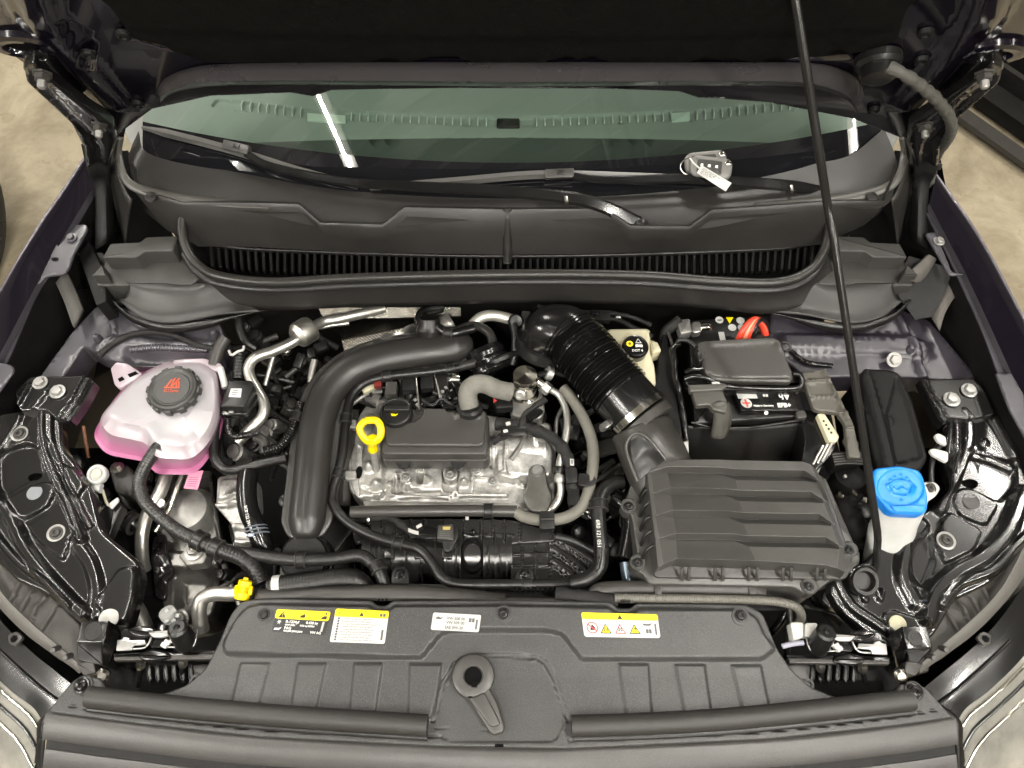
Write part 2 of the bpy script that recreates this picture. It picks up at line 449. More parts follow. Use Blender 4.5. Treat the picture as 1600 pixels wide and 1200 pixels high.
def patch(name, rows, mat, parent=None, nu=8, nv=1, sharp=45, thick=0, world=False, label=None, sm=True):
    """surface through rows of (px,py,z) points; smooth along the rows, nv subdivisions across"""
    Rw = []
    for r in rows:
        pts = [Vector(p) for p in r] if world else [P(*p) for p in r]
        Rw.append(catmull([tuple(p) for p in pts], nu) if sm else [np.array(tuple(p)) for p in pts])
    if nv > 1:
        cols = [catmull([r[i] for r in Rw], nv) for i in range(len(Rw[0]))]; Rw = [[c[k] for c in cols] for k in range(len(cols[0]))]
    n = len(Rw[0]); vs = [tuple(p) for r in Rw for p in r]; fs = []
    for i in range(len(Rw)-1):
        for k in range(n-1): fs.append((i*n+k, i*n+k+1, (i+1)*n+k+1, (i+1)*n+k))
    o = mesh(name, vs, fs, mat, parent, True, sharp, label)
    if thick:
        md = o.modifiers.new('thickness', 'SOLIDIFY'); md.thickness = thick; md.offset = 0
    return o
SCREW = {}
def screw(parent, px, py, z, r=.008, kind='torx', m=None, name='screw', n=None, world=None):
    """round screw with washer, or hexagon bolt; mesh data shared"""
    key = (kind, m.name if m else '')
    if key not in SCREW:
        mm = m or (M_plastic if kind == 'torx' else M_zinc)
        if kind == 'torx':
            prof = [(1.35, -.1), (1.35, .12), (1.2, .2), (.95, .2), (.92, .42), (.8, .6), (.55, .66), (.42, .62), (.40, .3), (0, .3)]
            o = lathe('screw', (0, 0, 0), (0, 0, 1), prof, mm, None, 18)
        else:
            o = lathe('screw', (0, 0, 0), (0, 0, 1), [(1.35, -.1), (1.35, .12), (1.0, .16), (1.0, .16)], mm, None, 18)
            h = lathe('screw', (0, 0, 0), (0, 0, 1), [(.92, .1), (.92, .75), (.8, .85), (0, .87)], mm, None, 6)
            bm = bmesh.new(); bm.from_mesh(o.data); bm.from_mesh(h.data); bm.to_mesh(o.data); bpy.data.objects.remove(h)
        SCREW[key] = o.data; bpy.data.objects.remove(o)
    o = bpy.data.objects.new(name, SCREW[key]); C.objects.link(o)
    w = Vector(world) if world is not None else P(px, py, z)
    o.parent = parent; o.location = w-wloc(parent); o.scale = (r, r, r)
    if n is not None: o.rotation_euler = Vector((0, 0, 1)).rotation_difference(Vector(n)).to_euler()
    o.rotation_euler.z += random.random()*.0
    return o
def text(parent, body, o, u, v, size, m, name='lettering', extr=.0002, align='LEFT', bold=0):
    """flat lettering in the plane spanned by u,v with its start at o"""
    cu = bpy.data.curves.new(name, 'FONT'); cu.body = body; cu.size = size; cu.extrude = extr; cu.align_x = align; cu.align_y = 'CENTER'; cu.offset = bold; cu.resolution_u = 3
    t = bpy.data.objects.new(name, cu); C.objects.link(t)
    u = Vector(u).normalized(); v = Vector(v); w = u.cross(v).normalized(); v = w.cross(u)
    M = Matrix.Translation(Vector(o)) @ Matrix((u, v, w)).transposed().to_4x4()
    me = bpy.data.meshes.new_from_object(t); me.transform(Matrix.Translation(-wloc(parent)) @ M)
    bpy.data.objects.remove(t); bpy.data.curves.remove(cu)
    me.materials.clear(); me.materials.append(m); ob = bpy.data.objects.new(name, me); C.objects.link(ob); ob.parent = parent
    return ob
def flat(parent, name, pts3, m, lift=0, thick=.0003):
    """thin print or sticker from 3-D points (ccw seen from outside)"""
    a, b, c = Vector(pts3[0]), Vector(pts3[1]), Vector(pts3[2]); n = (b-a).cross(c-a).normalized()
    if n.dot(CAM-a) < 0: n = -n
    k = len(pts3); top = [Vector(p)+n*(lift+thick) for p in pts3]; bot = [Vector(p)+n*lift for p in pts3]
    fs = [tuple(range(k)), tuple(range(2*k-1, k-1, -1))]+[(i, k+i, k+(i+1) % k, (i+1) % k) for i in range(k)]
    return mesh(name, top+bot, fs, m, parent, False)
class Quad:
    """bilinear coordinates on a label: s,t in 0..1 (t up)"""
    def __init__(s, tl, tr, br, bl): s.c = [Vector(p) for p in (tl, tr, br, bl)]; s.n = (s.c[1]-s.c[0]).cross(s.c[3]-s.c[0]).normalized()*-1; s.n = s.n if s.n.dot(CAM-s.c[0]) > 0 else -s.n
    def at(s, a, b, l=0): tl, tr, br, bl = s.c; return (bl.lerp(br, a)).lerp(tl.lerp(tr, a), b)+s.n*l
    def u(s): return (s.c[2]-s.c[3]).normalized()
    def v(s): return (s.c[0]-s.c[3]).normalized()
    def h(s): return (s.c[0]-s.c[3]).length
    def poly(s, parent, name, ab, m, l): return flat(parent, name, [s.at(a, b) for a, b in ab], m, l, .0002)
def rrect(x0, y0, x1, y1, r, n=4, ry=None):
    ry = ry or r; out = []
    for cx, cy, a in ((x1-r, y1-ry, 0), (x0+r, y1-ry, 90), (x0+r, y0+ry, 180), (x1-r, y0+ry, 270)):
        for k in range(n+1): out.append((cx+r*math.cos(R(a+90*k/n)), cy+ry*math.sin(R(a+90*k/n))))
    return out

# ================================================================== THE HALL: floor, ceiling, lamps
def floor_mat():
    m = bpy.data.materials.new('polished_concrete'); m.use_nodes = True; nt = m.node_tree; N = nt.nodes; L = nt.links; b = N['Principled BSDF']
    tc = N.new('ShaderNodeTexCoord'); n = N.new('ShaderNodeTexNoise'); n.inputs['Scale'].default_value = 3.2; n.inputs['Detail'].default_value = 12; n.inputs['Roughness'].default_value = .74; n.inputs['Distortion'].default_value = .45
    L.new(tc.outputs['Object'], n.inputs['Vector']); r = N.new('ShaderNodeValToRGB')
    r.color_ramp.elements[0].position = .32; r.color_ramp.elements[0].color = (.17, .14, .09, 1); r.color_ramp.elements[1].position = .62; r.color_ramp.elements[1].color = (.42, .36, .255, 1)
    L.new(n.outputs['Fac'], r.inputs['Fac']); L.new(r.outputs['Color'], b.inputs['Base Color'])
    n2 = N.new('ShaderNodeTexNoise'); n2.inputs['Scale'].default_value = 7; n2.inputs['Detail'].default_value = 8; L.new(tc.outputs['Object'], n2.inputs['Vector'])
    mr = N.new('ShaderNodeMapRange'); mr.inputs['To Min'].default_value = .12; mr.inputs['To Max'].default_value = .5; L.new(n2.outputs['Fac'], mr.inputs['Value']); L.new(mr.outputs['Result'], b.inputs['Roughness'])
    bp = N.new('ShaderNodeBump'); bp.inputs['Strength'].default_value = .25; bp.inputs['Distance'].default_value = .01; L.new(n2.outputs['Fac'], bp.inputs['Height']); L.new(bp.outputs['Normal'], b.inputs['Normal'])
    return m
floor = mesh('floor', [(-7, -5, 0), (7, -5, 0), (7, 9, 0), (-7, 9, 0)], [(0, 1, 2, 3)], floor_mat()); tag(floor, kind='structure')
mj = mat('floor_joint', (.10, .07, .045), .8)
j = mesh('floor_joint', [(-7, 1.03, .004), (-.9, 1.03, .004), (-.9, 1.036, .004), (-7, 1.036, .004)], [(0, 1, 2, 3)], mj); tag(j, kind='structure')
# ceiling of trapezoidal steel sheet, ribs running across
M_ceil = mat('white_ceiling_sheet', (.13, .128, .12), .5)
vs = []; y = -5.0; prof = []
while y < 9:
    prof += [(y, CEIL+.22), (y+.02, CEIL+.26), (y+.12, CEIL+.26), (y+.14, CEIL+.22)]; y += .25
for (yy, zz) in prof: vs += [(-7, yy, zz), (7, yy, zz)]
ceil = mesh('ceiling', vs, [(2*i, 2*i+1, 2*i+3, 2*i+2) for i in range(len(prof)-1)], M_ceil, smooth=False); tag(ceil, kind='structure')
for nm, q in (('wall', [(-7, -5), (7, -5)]), ('wall', [(7, -5), (7, 9)]), ('wall', [(7, 9), (-7, 9)]), ('wall', [(-7, 9), (-7, -5)])):
    (a, b), (c, d) = q
    w = mesh(nm, [(a, b, 0), (c, d, 0), (c, d, CEIL+.3), (a, b, CEIL+.3)], [(0, 1, 2, 3)], mat('hall_wall_paint', (.10, .095, .085), .6)); tag(w, kind='structure')
M_tubelamp = mat('glowing_tube', (.9, .9, .85), .4, emit=(1.0, .96, .89), estr=LAMP_POWER)
M_lamphouse = mat('lamp_housing', (.6, .6, .57), .4)
HALL = R(25.2); e1 = Vector((-math.sin(HALL), math.cos(HALL), 0)); e2 = Vector((math.cos(HALL), math.sin(HALL), 0))   # the hall stands at an angle to the car
ceil.rotation_euler.z = HALL
rows = [(-.865, .815, 2.2, 'tube lamp mirrored as the left bright streak in the windscreen'), (2.6, -.68, .7, 'tube lamp mirrored as the right bright streak in the windscreen'), (-.865, -2.2, -.75, None), (2.6, -3.6, -2.2, None), (2.6, 2.2, 3.6, None), (-4.3, -1.0, .4, None), (-4.3, 2.0, 3.4, None), (-.865, 3.6, 5.0, None), (.9, -3.4, -2.0, None), (.9, -1.55, -.1, None), (-2.6, -.9, .5, None)]  # other rows are unseen; front and overhead ones added to light the bay
cross = [(-3.6, -1.6, -.2)]  # unseen crosswise lamp, added for highlights on front-facing edges
for i, (bq, a0, a1, lb) in enumerate(rows):
    p0 = e1*a0+e2*bq+Vector((0, 0, CEIL)); p1 = e1*a1+e2*bq+Vector((0, 0, CEIL)); pc_ = (p0+p1)/2
    lp = thing('ceiling_lamp', lb or 'long unseen tube lamp under the ceiling, outside the picture', 'lamp', tuple(pc_), 'tube lamps under the hall ceiling')
    sweep('tube', [p0, pc_, p1], circ(.0095 if i == 0 else .006 if i == 1 else .0125, 12), M_tubelamp, lp, .5)
    box('housing', pc_+Vector((0, 0, .055)), (.09, a1-a0+.06, .05), M_lamphouse, lp, (0, 0, HALL))
for a0, b0, b1 in cross:
    p0 = e1*a0+e2*b0+Vector((0, 0, CEIL)); p1 = e1*a0+e2*b1+Vector((0, 0, CEIL)); pc_ = (p0+p1)/2
    lp = thing('ceiling_lamp', 'long unseen tube lamp under the ceiling, outside the picture', 'lamp', tuple(pc_), 'tube lamps under the hall ceiling')
    sweep('tube', [p0, pc_, p1], circ(.0125, 12), M_tubelamp, lp, .5)
    box('housing', pc_+Vector((0, 0, .055)), (b1-b0+.06, .09, .05), M_lamphouse, lp, (0, 0, HALL))
for i, x in enumerate((.80, .93, 1.0)):
    t = tube('ceiling_pipe', [e1*q+e2*x+Vector((0, 0, CEIL+.02)) for q in (-5, 2, 9)], .035 if i != 1 else .022, mat('dark_conduit', (.05, .05, .045), .5), world=True, step=.5)
    tag(t, 'dark pipe under the ceiling, seen mirrored in the glass', 'pipe', 'pipes under the ceiling')
# dark door track and low light wall beyond the car on the right
tk = thing('door_track', 'dark floor rail with ribbed edges beyond the right wing', 'floor rail', (2.5, 2.2, 0))
a = P(1500, 150, .03); b = P(1800, 360, .03); d = (b-a).normalized(); nrm = Vector((-d.y, d.x, 0))
for k, (o, w, hgt, m) in enumerate(((0, .10, .05, M_dark), (.14, .025, .09, M_plastic), (.19, .02, .06, M_dark), (.24, .06, .10, M_plastic), (-.12, .06, .02, M_plasticg))):
    p0 = a-d*1.2+nrm*o; p1 = b+d*1.5+nrm*o
    mesh('rail' if k != 0 else 'base', [p0, p1, p1+nrm*w, p0+nrm*w]+[q+Vector((0, 0, hgt)) for q in (p0, p1, p1+nrm*w, p0+nrm*w)], [(4, 5, 6, 7), (0, 1, 5, 4), (2, 3, 7, 6), (1, 2, 6, 5), (0, 4, 7, 3)], m, tk, False)
p0 = a-d*1.2+nrm*.34; p1 = b+d*1.5+nrm*.34
w = mesh('partition_wall', [p0, p1, p1+nrm*.1, p0+nrm*.1]+[q+Vector((0, 0, .55)) for q in (p0, p1, p1+nrm*.1, p0+nrm*.1)], [(4, 5, 6, 7), (0, 1, 5, 4), (2, 3, 7, 6), (1, 2, 6, 5), (0, 4, 7, 3)], mat('pale_wall_panel', (.50, .48, .42), .5), None, False)
tag(w, 'pale smooth wall panel behind the dark floor rail', 'wall')
# neighbouring car's tyre at the left edge
c0 = P(-150, 320, .33)
ty = thing('parked_car_wheel', 'black tyre of another car standing at the left edge', 'wheel', (c0.x, c0.y, 0))
lathe('tyre', (c0.x-.11, c0.y, .33), (1, 0, 0), [(.21, 0), (.27, -.01), (.31, .01), (.33, .04), (.335, .10), (.335, .14), (.33, .19), (.31, .215), (.27, .22), (.21, .20)], M_rubber, ty, 48)
lathe('rim', (c0.x-.06, c0.y, .33), (1, 0, 0), [(.0, .12), (.05, .13), (.06, .09), (.18, .10), (.205, .14), (.212, .14), (.212, 0), (.0, 0)], M_alud, ty, 40)

# ================================================================== WINDSCREEN, DASHBOARD
TG = math.tan(R(28)); GK = .22
def glass_f(x, y): return 1.035+TG*(y-.80-GK*x*x)
def glass_mat():
    m = bpy.data.materials.new('green_tinted_glass'); m.use_nodes = True; nt = m.node_tree; N = nt.nodes; L = nt.links; N.remove(N['Principled BSDF'])
    t = N.new('ShaderNodeBsdfTransparent'); t.inputs[0].default_value = (.77, .92, .83, 1)
    g = N.new('ShaderNodeBsdfGlossy'); g.inputs['Roughness'].default_value = .01; g.inputs[0].default_value = (1, 1, 1, 1)
    fr = N.new('ShaderNodeFresnel'); fr.inputs[0].default_value = 1.55; ad = N.new('ShaderNodeMath'); ad.operation = 'MULTIPLY'; ad.inputs[1].default_value = 1.8; ad.use_clamp = True
    mx = N.new('ShaderNodeMixShader'); L.new(fr.outputs[0], ad.inputs[0]); L.new(ad.outputs[0], mx.inputs[0]); L.new(t.outputs[0], mx.inputs[1]); L.new(g.outputs[0], mx.inputs[2])
    L.new(mx.outputs[0], N['Material Output'].inputs['Surface']); return m
ws = thing('windscreen', 'green tinted windscreen reflecting a bright tube lamp above the wipers', 'windscreen', (0, .9, 1.1))
nx, ny = 40, 10; vs = []
for jn in range(ny+1):
    for i in range(nx+1):
        x = -.69+1.38*i/nx; y = .80+GK*x*x+.75*jn/ny; vs.append((x, y, glass_f(x, y)))
mesh('glass', vs, [(jn*(nx+1)+i, jn*(nx+1)+i+1, (jn+1)*(nx+1)+i+1, (jn+1)*(nx+1)+i) for jn in range(ny) for i in range(nx)], glass_mat(), ws)
# printed black band along the lower edge of the glass
vs = []
for jn in range(3):
    for i in range(nx+1):
        x = -.69+1.38*i/nx; y = .80+GK*x*x+.070*jn/2; vs.append((x, y, glass_f(x, y)+.0012))
mesh('black_border', vs, [(jn*(nx+1)+i, jn*(nx+1)+i+1, (jn+1)*(nx+1)+i+1, (jn+1)*(nx+1)+i) for jn in range(2) for i in range(nx)], mat('black_glass_print', (.006, .006, .007), .01), ws)
# number plate window of the glass, lower right
def G(px, py, h=0): q = WORLDF.hit(px, py, glass_f, h); return WORLDF.out((q[0], q[1], glass_f(*q)+h))
flat(ws, 'identity_window', [G(*p) for p in rnd_poly([Vector(p) for p in ((1246, 264), (1300, 261), (1303, 268), (1246, 274))], 5)], mat('clear_print_window', (.09, .10, .09), .3), .0025)
text(ws, 'WVG7ZZC1 72 5063', G(1248, 269.5, .004), (1, .03, 0), (0, .9, .45), .0085, M_inkw)

db = thing('dashboard', 'grey dashboard top with defroster slots, seen through the windscreen', 'dashboard', (0, 1.2, 1.0))
def dash_f(x, y): return 1.005+.0*y-.10*max(0, 1.02-y)-.02*x*x
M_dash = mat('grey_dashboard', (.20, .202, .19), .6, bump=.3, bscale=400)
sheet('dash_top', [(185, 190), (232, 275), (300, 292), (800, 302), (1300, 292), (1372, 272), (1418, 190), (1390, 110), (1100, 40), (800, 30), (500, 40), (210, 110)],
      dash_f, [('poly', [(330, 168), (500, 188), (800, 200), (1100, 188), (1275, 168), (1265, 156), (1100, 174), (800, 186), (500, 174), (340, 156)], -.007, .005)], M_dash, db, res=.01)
sheet('dash_front_shade', [(205, 232), (300, 226), (520, 218), (800, 214), (1080, 218), (1300, 226), (1395, 232), (1372, 272), (1300, 292), (800, 302), (300, 292), (232, 275)], lambda x, y: dash_f(x, y)+.003, [], mat('shaded_dashboard', (.045, .047, .044), .6, bump=.3, bscale=400), db, res=.03, edge_r=.002, skirt=.004)  # dark overlay: the dimmer light on the near dash is put into its colour
def DV(px, py, h=0): q = WORLDF.hit(px, py, dash_f, h); return WORLDF.out((q[0], q[1], dash_f(*q)+h))
fin0 = None
for i, px in enumerate([380+13.1*k for k in range(68)]):
    if 760 < px < 830 or 480 < px < 540 or 1050 < px < 1075: continue
    u = (px-800)/440; py = 198-30*u*u-1
    a = DV(px, py, -.008); 
    if fin0 is None:
        me = bpy.data.meshes.new('fin'); me.from_pydata([(-.0013, -.013, 0), (.0013, -.013, 0), (.0013, .013, 0), (-.0013, .013, 0), (-.001, -.004, .012), (.001, -.004, .012), (.001, .012, .010), (-.001, .012, .010)], [], [(4, 5, 6, 7), (0, 1, 5, 4), (1, 2, 6, 5), (2, 3, 7, 6), (3, 0, 4, 7)])
        me.materials.append(mat('pale_fin', (.42, .44, .40), .5)); fin0 = me
    o = bpy.data.objects.new('fin', fin0); C.objects.link(o); o.parent = db; o.location = a-wloc(db)
block('sensor', [(776, 184), (812, 184), (812, 198), (776, 198)], 1.010, .012, M_dark, db)
for xs in ((480, 540), (1050, 1078)):
    block('slot_cover', [(xs[0], 176), (xs[1], 180) if xs[0] < 800 else (xs[1], 174), (xs[1], 192) if xs[0] < 800 else (xs[1], 187), (xs[0], 188) if xs[0] < 800 else (xs[0], 190)], 1.006, .006, mat('pale_fin', (.42, .44, .40), .5), db, bev=.001, rc=.001)
cab = mesh('cabin_shell', [(-.62, 1.0, .9), (.62, 1.0, .9), (.62, 1.9, .9), (-.62, 1.9, .9), (-.62, 1.9, 1.4), (.62, 1.9, 1.4)], [(0, 1, 2, 3), (3, 2, 5, 4)], M_dark, db, False); cab.name = 'cabin_lining'

# ================================================================== BONNET (raised)
HF = Frame((0, .85, 1.153), (1, 0, 0), (0, -.423, .906))
hz = lambda x, y: 0
HFREF[0] = HF
bn = thing('bonnet', 'raised deep purple black bonnet seen from below with felt lining', 'bonnet', (0, .85, 1.15))
def hp(px, py, w=0): q = HF.hit(px, py, lambda x, y: w); return q
skin = [hp(0, 75), hp(40, 103), hp(110, 165), hp(178, 218), hp(240, 172), hp(330, 152), hp(455, 147), hp(490, 153), hp(520, 143), hp(700, 140), hp(950, 141), hp(1060, 145), hp(1090, 155), hp(1120, 156), hp(1200, 162), hp(1330, 187), hp(1408, 218), hp(1490, 165), hp(1560, 103), hp(1600, 78)]
skin = [(p[0], p[1]) for p in skin]+[(.80, 1.0), (-.80, 1.0)]
def Hl(px, py): q = hp(px, py); return (q[0], q[1])
feats = [
 ('poly', [Hl(150, -60), Hl(175, 0), Hl(205, 60), Hl(330, 92), Hl(800, 96), Hl(1340, 92), Hl(1375, 60), Hl(1400, 0), Hl(1430, -60)], -.008, .012, .01),
 ('line', [Hl(40, -60), Hl(60, 20), Hl(120, 95), Hl(180, 160)], .010, .014, .022),
 ('line', [Hl(1560, -60), Hl(1540, 20), Hl(1480, 95), Hl(1420, 160)], .010, .014, .022),
 ('poly', [Hl(90, 25), Hl(136, 45), Hl(150, 80), Hl(145, 105), Hl(128, 95)], -.006, .008),
]
pl = sheet('inner_panel', skin, hz, feats, M_paint, bn, res=.008, frame=HF, rc=0, world=True, edge_r=.006, skirt=.02, sharp=75)
def HWp(px, py, w): q = hp(px, py, w); return HF.out((q[0], q[1], w))
rA = [(243, 146), (256, 124), (290, 108), (345, 100), (500, 97), (800, 97), (1100, 97), (1255, 98), (1308, 106), (1340, 124), (1352, 150)]
rB = [(250, 152), (268, 138), (305, 129), (360, 125), (500, 124), (800, 126), (1100, 125), (1240, 126), (1290, 134), (1324, 148), (1340, 168)]
patch('rear_beam', [[HWp(x, y, .001) for x, y in rA], [HWp(x, y+1, .006) for x, y in rA], [HWp(x*.5+a*.5, y*.5+b*.5, .022) for (x, y), (a, b) in zip(rA, rB)], [HWp(x, y, .034) for x, y in rB], [HWp(x, y+2, .036) for x, y in rB], [HWp(x, y+6, .030) for x, y in rB], [HWp(x, y+9, .002) for x, y in rB]], mat('beam_paint', (.036, .033, .034), .30, coat=.5, coatr=.12, rvar=.06), bn, 8, 1, 60, world=True)
# outer skin behind it, a little larger
osk = [(p[0]*1.012, p[1]-.004) for p in skin]
sheet('outer_skin', osk, lambda x, y: -.028-.05*x*x, [], M_paint, bn, res=.05, frame=HF, rc=0, world=True, edge_r=.003, skirt=.004)
# felt lining
M_felt = mat('black_felt', (.0042, .004, .0035), .95, spec=.06, var=.25, vscale=60, bump=1, bscale=500)
felt = [Hl(330, 96), Hl(560, 96), Hl(640, 97), Hl(648, 91), Hl(730, 91), Hl(740, 97), Hl(850, 97), Hl(858, 91), Hl(946, 91), Hl(955, 97), Hl(1075, 97), Hl(1082, 92), Hl(1165, 92), Hl(1175, 97), Hl(1340, 80), Hl(1402, 62), Hl(1420, 0), (.66, .95), (-.66, .95), Hl(170, 0), Hl(205, 56)]
sheet('felt_lining', felt, lambda x, y: .004, [('poly', [Hl(210, 40), Hl(500, 52), Hl(800, 54), Hl(1100, 52), Hl(1390, 40), (.6, .7), (-.6, .7)], .004, .03)], M_felt, bn, res=.03, frame=HF, rc=.01, world=True, edge_r=.004, skirt=.006)
for (cx, cy) in ((36, 70), (1552, 82)):
    lt = 'left' if cx < 800 else 'right'
    q = hp(cx, cy, .004); c = HF.out((q[0], q[1], .004))
    lathe('ring_hole', c, HF.w, [(.046, -.004), (.044, .004), (.036, .007), (.024, .006), (.020, .001), (.019, -.012), (0, -.013)], mat('ringpaint', (.10, .085, .07), .2, metal=.6, coat=1) if 0 else M_paint, bn, 36, squash=.62, ang=0)
    lathe('hole', c+HF.w*.0022, HF.w, [(.017, -.004), (.017, 0), (0, 0)], M_void, bn, 28, squash=.55)
for (cx, cy) in ((138, 85), (1440, 95), (193, 55), (1446, 52), (215, 163), (1365, 172)):
    q = hp(cx, cy, .004); c = HF.out((q[0], q[1], .004)); lathe('grommet', c, HF.w, [(.010, -.003), (.009, .003), (.005, .004), (.004, 0), (0, 0)], M_dark, bn, 18)
# the two bonnet hinges
def hinge(side):
    X = (lambda x: x) if side < 0 else (lambda x: 1600-x+ (4 if x < 100 else 0))
    h = thing('bonnet_hinge_mechanism', 'black pressed steel hinge arm with two bolts at the '+('left' if side < 0 else 'right')+' bonnet corner', 'hinge', tuple(HF.out((side*.66, 0, 0))), 'bonnet hinges')
    arm = [(X(36), 108), (X(52), 99), (X(100), 140), (X(178), 200), (X(182), 222), (X(168), 262), (X(160), 290), (X(145), 288), (X(134), 262), (X(130), 230), (X(112), 195), (X(42), 130)]
    F2 = Frame(HF.out((0, 0, .034)), HF.u, HF.v)
    sheet('arm', arm, lambda x, y: 0, [('line', [(X(45), 113), (X(110), 178), (X(150), 225), (X(152), 275)], -.005, .006, .006), ('line', [(X(60), 108), (X(172), 205)], .004, .003, .004)], M_gloss, h, res=.010, frame=F2, edge_r=.004, skirt=.014)
    sheet('bracket', [(X(36), 98), (X(74), 96), (X(130), 168), (X(118), 178), (X(60), 124), (X(36), 112)], lambda x, y: -.012, [], M_gloss, h, res=.012, frame=F2, skirt=.02)
    for (sx, sy, r) in ((66, 116, .010), (155, 196, .0095)):
        q = F2.hit(X(sx), sy, lambda x, y: .004); c = F2.out((q[0], q[1], .002))
        lathe('nut', c, HF.w, [(r*1.3, 0), (r*1.3, .003), (r, .0035), (r, .010), (r*.85, .011)], M_plasticg, h, 6); lathe('bolt_end', c, HF.w, [(r*.55, .008), (r*.55, .019), (r*.4, .021), (0, .021)], M_alud, h, 12)
    # lower leg going down to the body
    patch('lower_leg', [[(X(128), 225, 1.13), (X(138), 270, 1.08), (X(150), 300, 1.04), (X(150), 390, .97)], [(X(146), 222, 1.14), (X(152), 262, 1.09), (X(163), 290, 1.05), (X(166), 380, .98)], [(X(176), 228, 1.13), (X(172), 268, 1.08), (X(174), 300, 1.03), (X(178), 370, .96)]], M_dark, h, 6, 4, thick=.004)
    return h
hinge(-1); hinge(1)
# washer hose and cable in a fabric sleeve on the right bonnet side
ch = thing('bonnet_cable', 'grey sleeved cable running from the bonnet grommet down the right hinge', 'cable', tuple(PY(1400, 100, .72)))
q = hp(1372, 100, .012); c = HF.out((q[0], q[1], .006))
lathe('grommet', c, HF.w, [(.030, -.004), (.030, .006), (.026, .012), (.022, .012), (.022, .026), (.016, .030), (.007, .032), (0, .032)], M_rubber, ch, 26)
def HW(px, py, w): q = hp(px, py, w); return HF.out((q[0], q[1], w))
sweep('sleeve', [HW(1388, 104, .045), HW(1412, 116, .055), HW(1440, 135, .058), HW(1470, 163, .058), HW(1486, 190, .055), HW(1484, 212, .05), P(1466, 240, 1.10), P(1458, 262, 1.07), P(1450, 288, 1.03), P(1425, 303, 1.0)], circ(.0075, 12), mat('woven_sleeve', (.06, .058, .05), .7, bump=1, bscale=250), ch, .004, scale=lambda s, d: 1+.10*math.sin(d*230)+.06*math.sin(d*531))
for (px, py, z) in ((1459, 245, 1.095), (1461, 258, 1.08)):
    lathe('clip', P(px, py, z), (.2, .5, .8), [(.011, -.005), (.012, 0), (.011, .005)], M_plastic, ch, 16)

# prop rod
pr = thing('prop_rod', 'long black painted steel rod holding the bonnet open', 'prop rod', tuple(P(1368, 905, .885)))
top = HF.out((hp(1243, -40, .02)[0], hp(1243, -40, .02)[1], .02)); bot = P(1368, 885, .90)
k1 = PY(1246, 20, .645); k2 = PY(1297, 345, .52); k3 = PY(1300, 355, .51); k4 = PY(1372, 838, .205)
sweep('rod', [tuple(p) for p in (P(1352, 890, .885), P(1362, 905, .884), P(1369, 880, .90), k4, k4+(k3-k4)*.05, k3, k2, k1, k1+(k1-k2)*.25)], circ(.0056, 14), mat('black_painted_rod', (.022, .021, .020), .22, metal=.5, rvar=.05), pr, .02, smooth=False)
# ================================================================== SCUTTLE PANEL (cowl) with grille and seal
cw = thing('scuttle_panel', 'wide grey plastic scuttle panel with slotted air grille below the wipers', 'scuttle panel', (0, .75, 1.0))
M_cowl = mat('scuttle_plastic', (.019, .018, .0165), .40, spec=.35, var=.12, bump=.15, bscale=300, rvar=.06)
# plain trough wall, from the lip down to the grille
lip = [(205, 262, 1.09), (212, 300, 1.07), (285, 320, 1.06), (400, 321, 1.057), (467, 323, 1.056), (500, 352, 1.052), (598, 355, 1.052), (632, 328, 1.055), (790, 331, 1.055), (948, 330, 1.055), (985, 357, 1.052), (1078, 358, 1.052), (1112, 332, 1.055), (1200, 326, 1.057), (1300, 318, 1.06), (1382, 318, 1.07), (1402, 262, 1.09)]
low = [(225, 330, 1.0), (262, 360, .99), (310, 385, .985), (400, 386, .98), (467, 390, .98), (530, 393, .98), (598, 395, .98), (660, 396, .98), (790, 398, .98), (920, 397, .98), (985, 395, .98), (1050, 394, .98), (1112, 392, .98), (1200, 389, .98), (1285, 382, .985), (1350, 352, .99), (1378, 330, 1.0)]
mid = [((a[0]+b[0])/2, (a[1]+b[1])/2, (a[2]+b[2])/2) for a, b in zip(lip, low)]
bk = [tuple(P(*p)+Vector((0, .012, -.002))) for p in lip]
rl = [tuple(P(*p)) for p in lip]; rm = [tuple(P(*p)+Vector((0, -.002, .0))) for p in mid]; rw = [tuple(P(*p)) for p in low]
patch('trough_wall', [[(p[0], p[1]+.010, p[2]-.05) for p in rl], bk, [(p[0], p[1]+.004, p[2]+.002) for p in rl], [(p[0], p[1]-.001, p[2]-.002) for p in rl], rm, rw], M_cowl, cw, 1, 1, 50, sm=False, world=True)
# shelf between the lip and the glass (pale on the left and right, dark under the wipers)
sh0 = [(200, 244, 1.085), (215, 280, 1.072), (300, 302, 1.055), (400, 312, 1.05), (540, 322, 1.046), (800, 328, 1.045), (1060, 324, 1.046), (1200, 312, 1.05), (1290, 296, 1.055), (1345, 282, 1.065), (1398, 240, 1.085)]
sh1 = [(205, 262, 1.088), (218, 302, 1.068), (300, 323, 1.055), (400, 331, 1.050), (540, 356, 1.045), (800, 340, 1.043), (1060, 358, 1.045), (1200, 336, 1.05), (1300, 322, 1.055), (1384, 320, 1.068), (1404, 262, 1.088)]
sh9 = [tuple(P(*p)+Vector((0, .05, .002))) for p in sh0]
patch('shelf', [[tuple(P(*p)+Vector((0, .07, -.006))) for p in sh0], [tuple(P(*p)) for p in sh0], [tuple(P(*p)+Vector((0, 0, -.003))) for p in sh1]], M_cowl, cw, 6, 2, world=True)
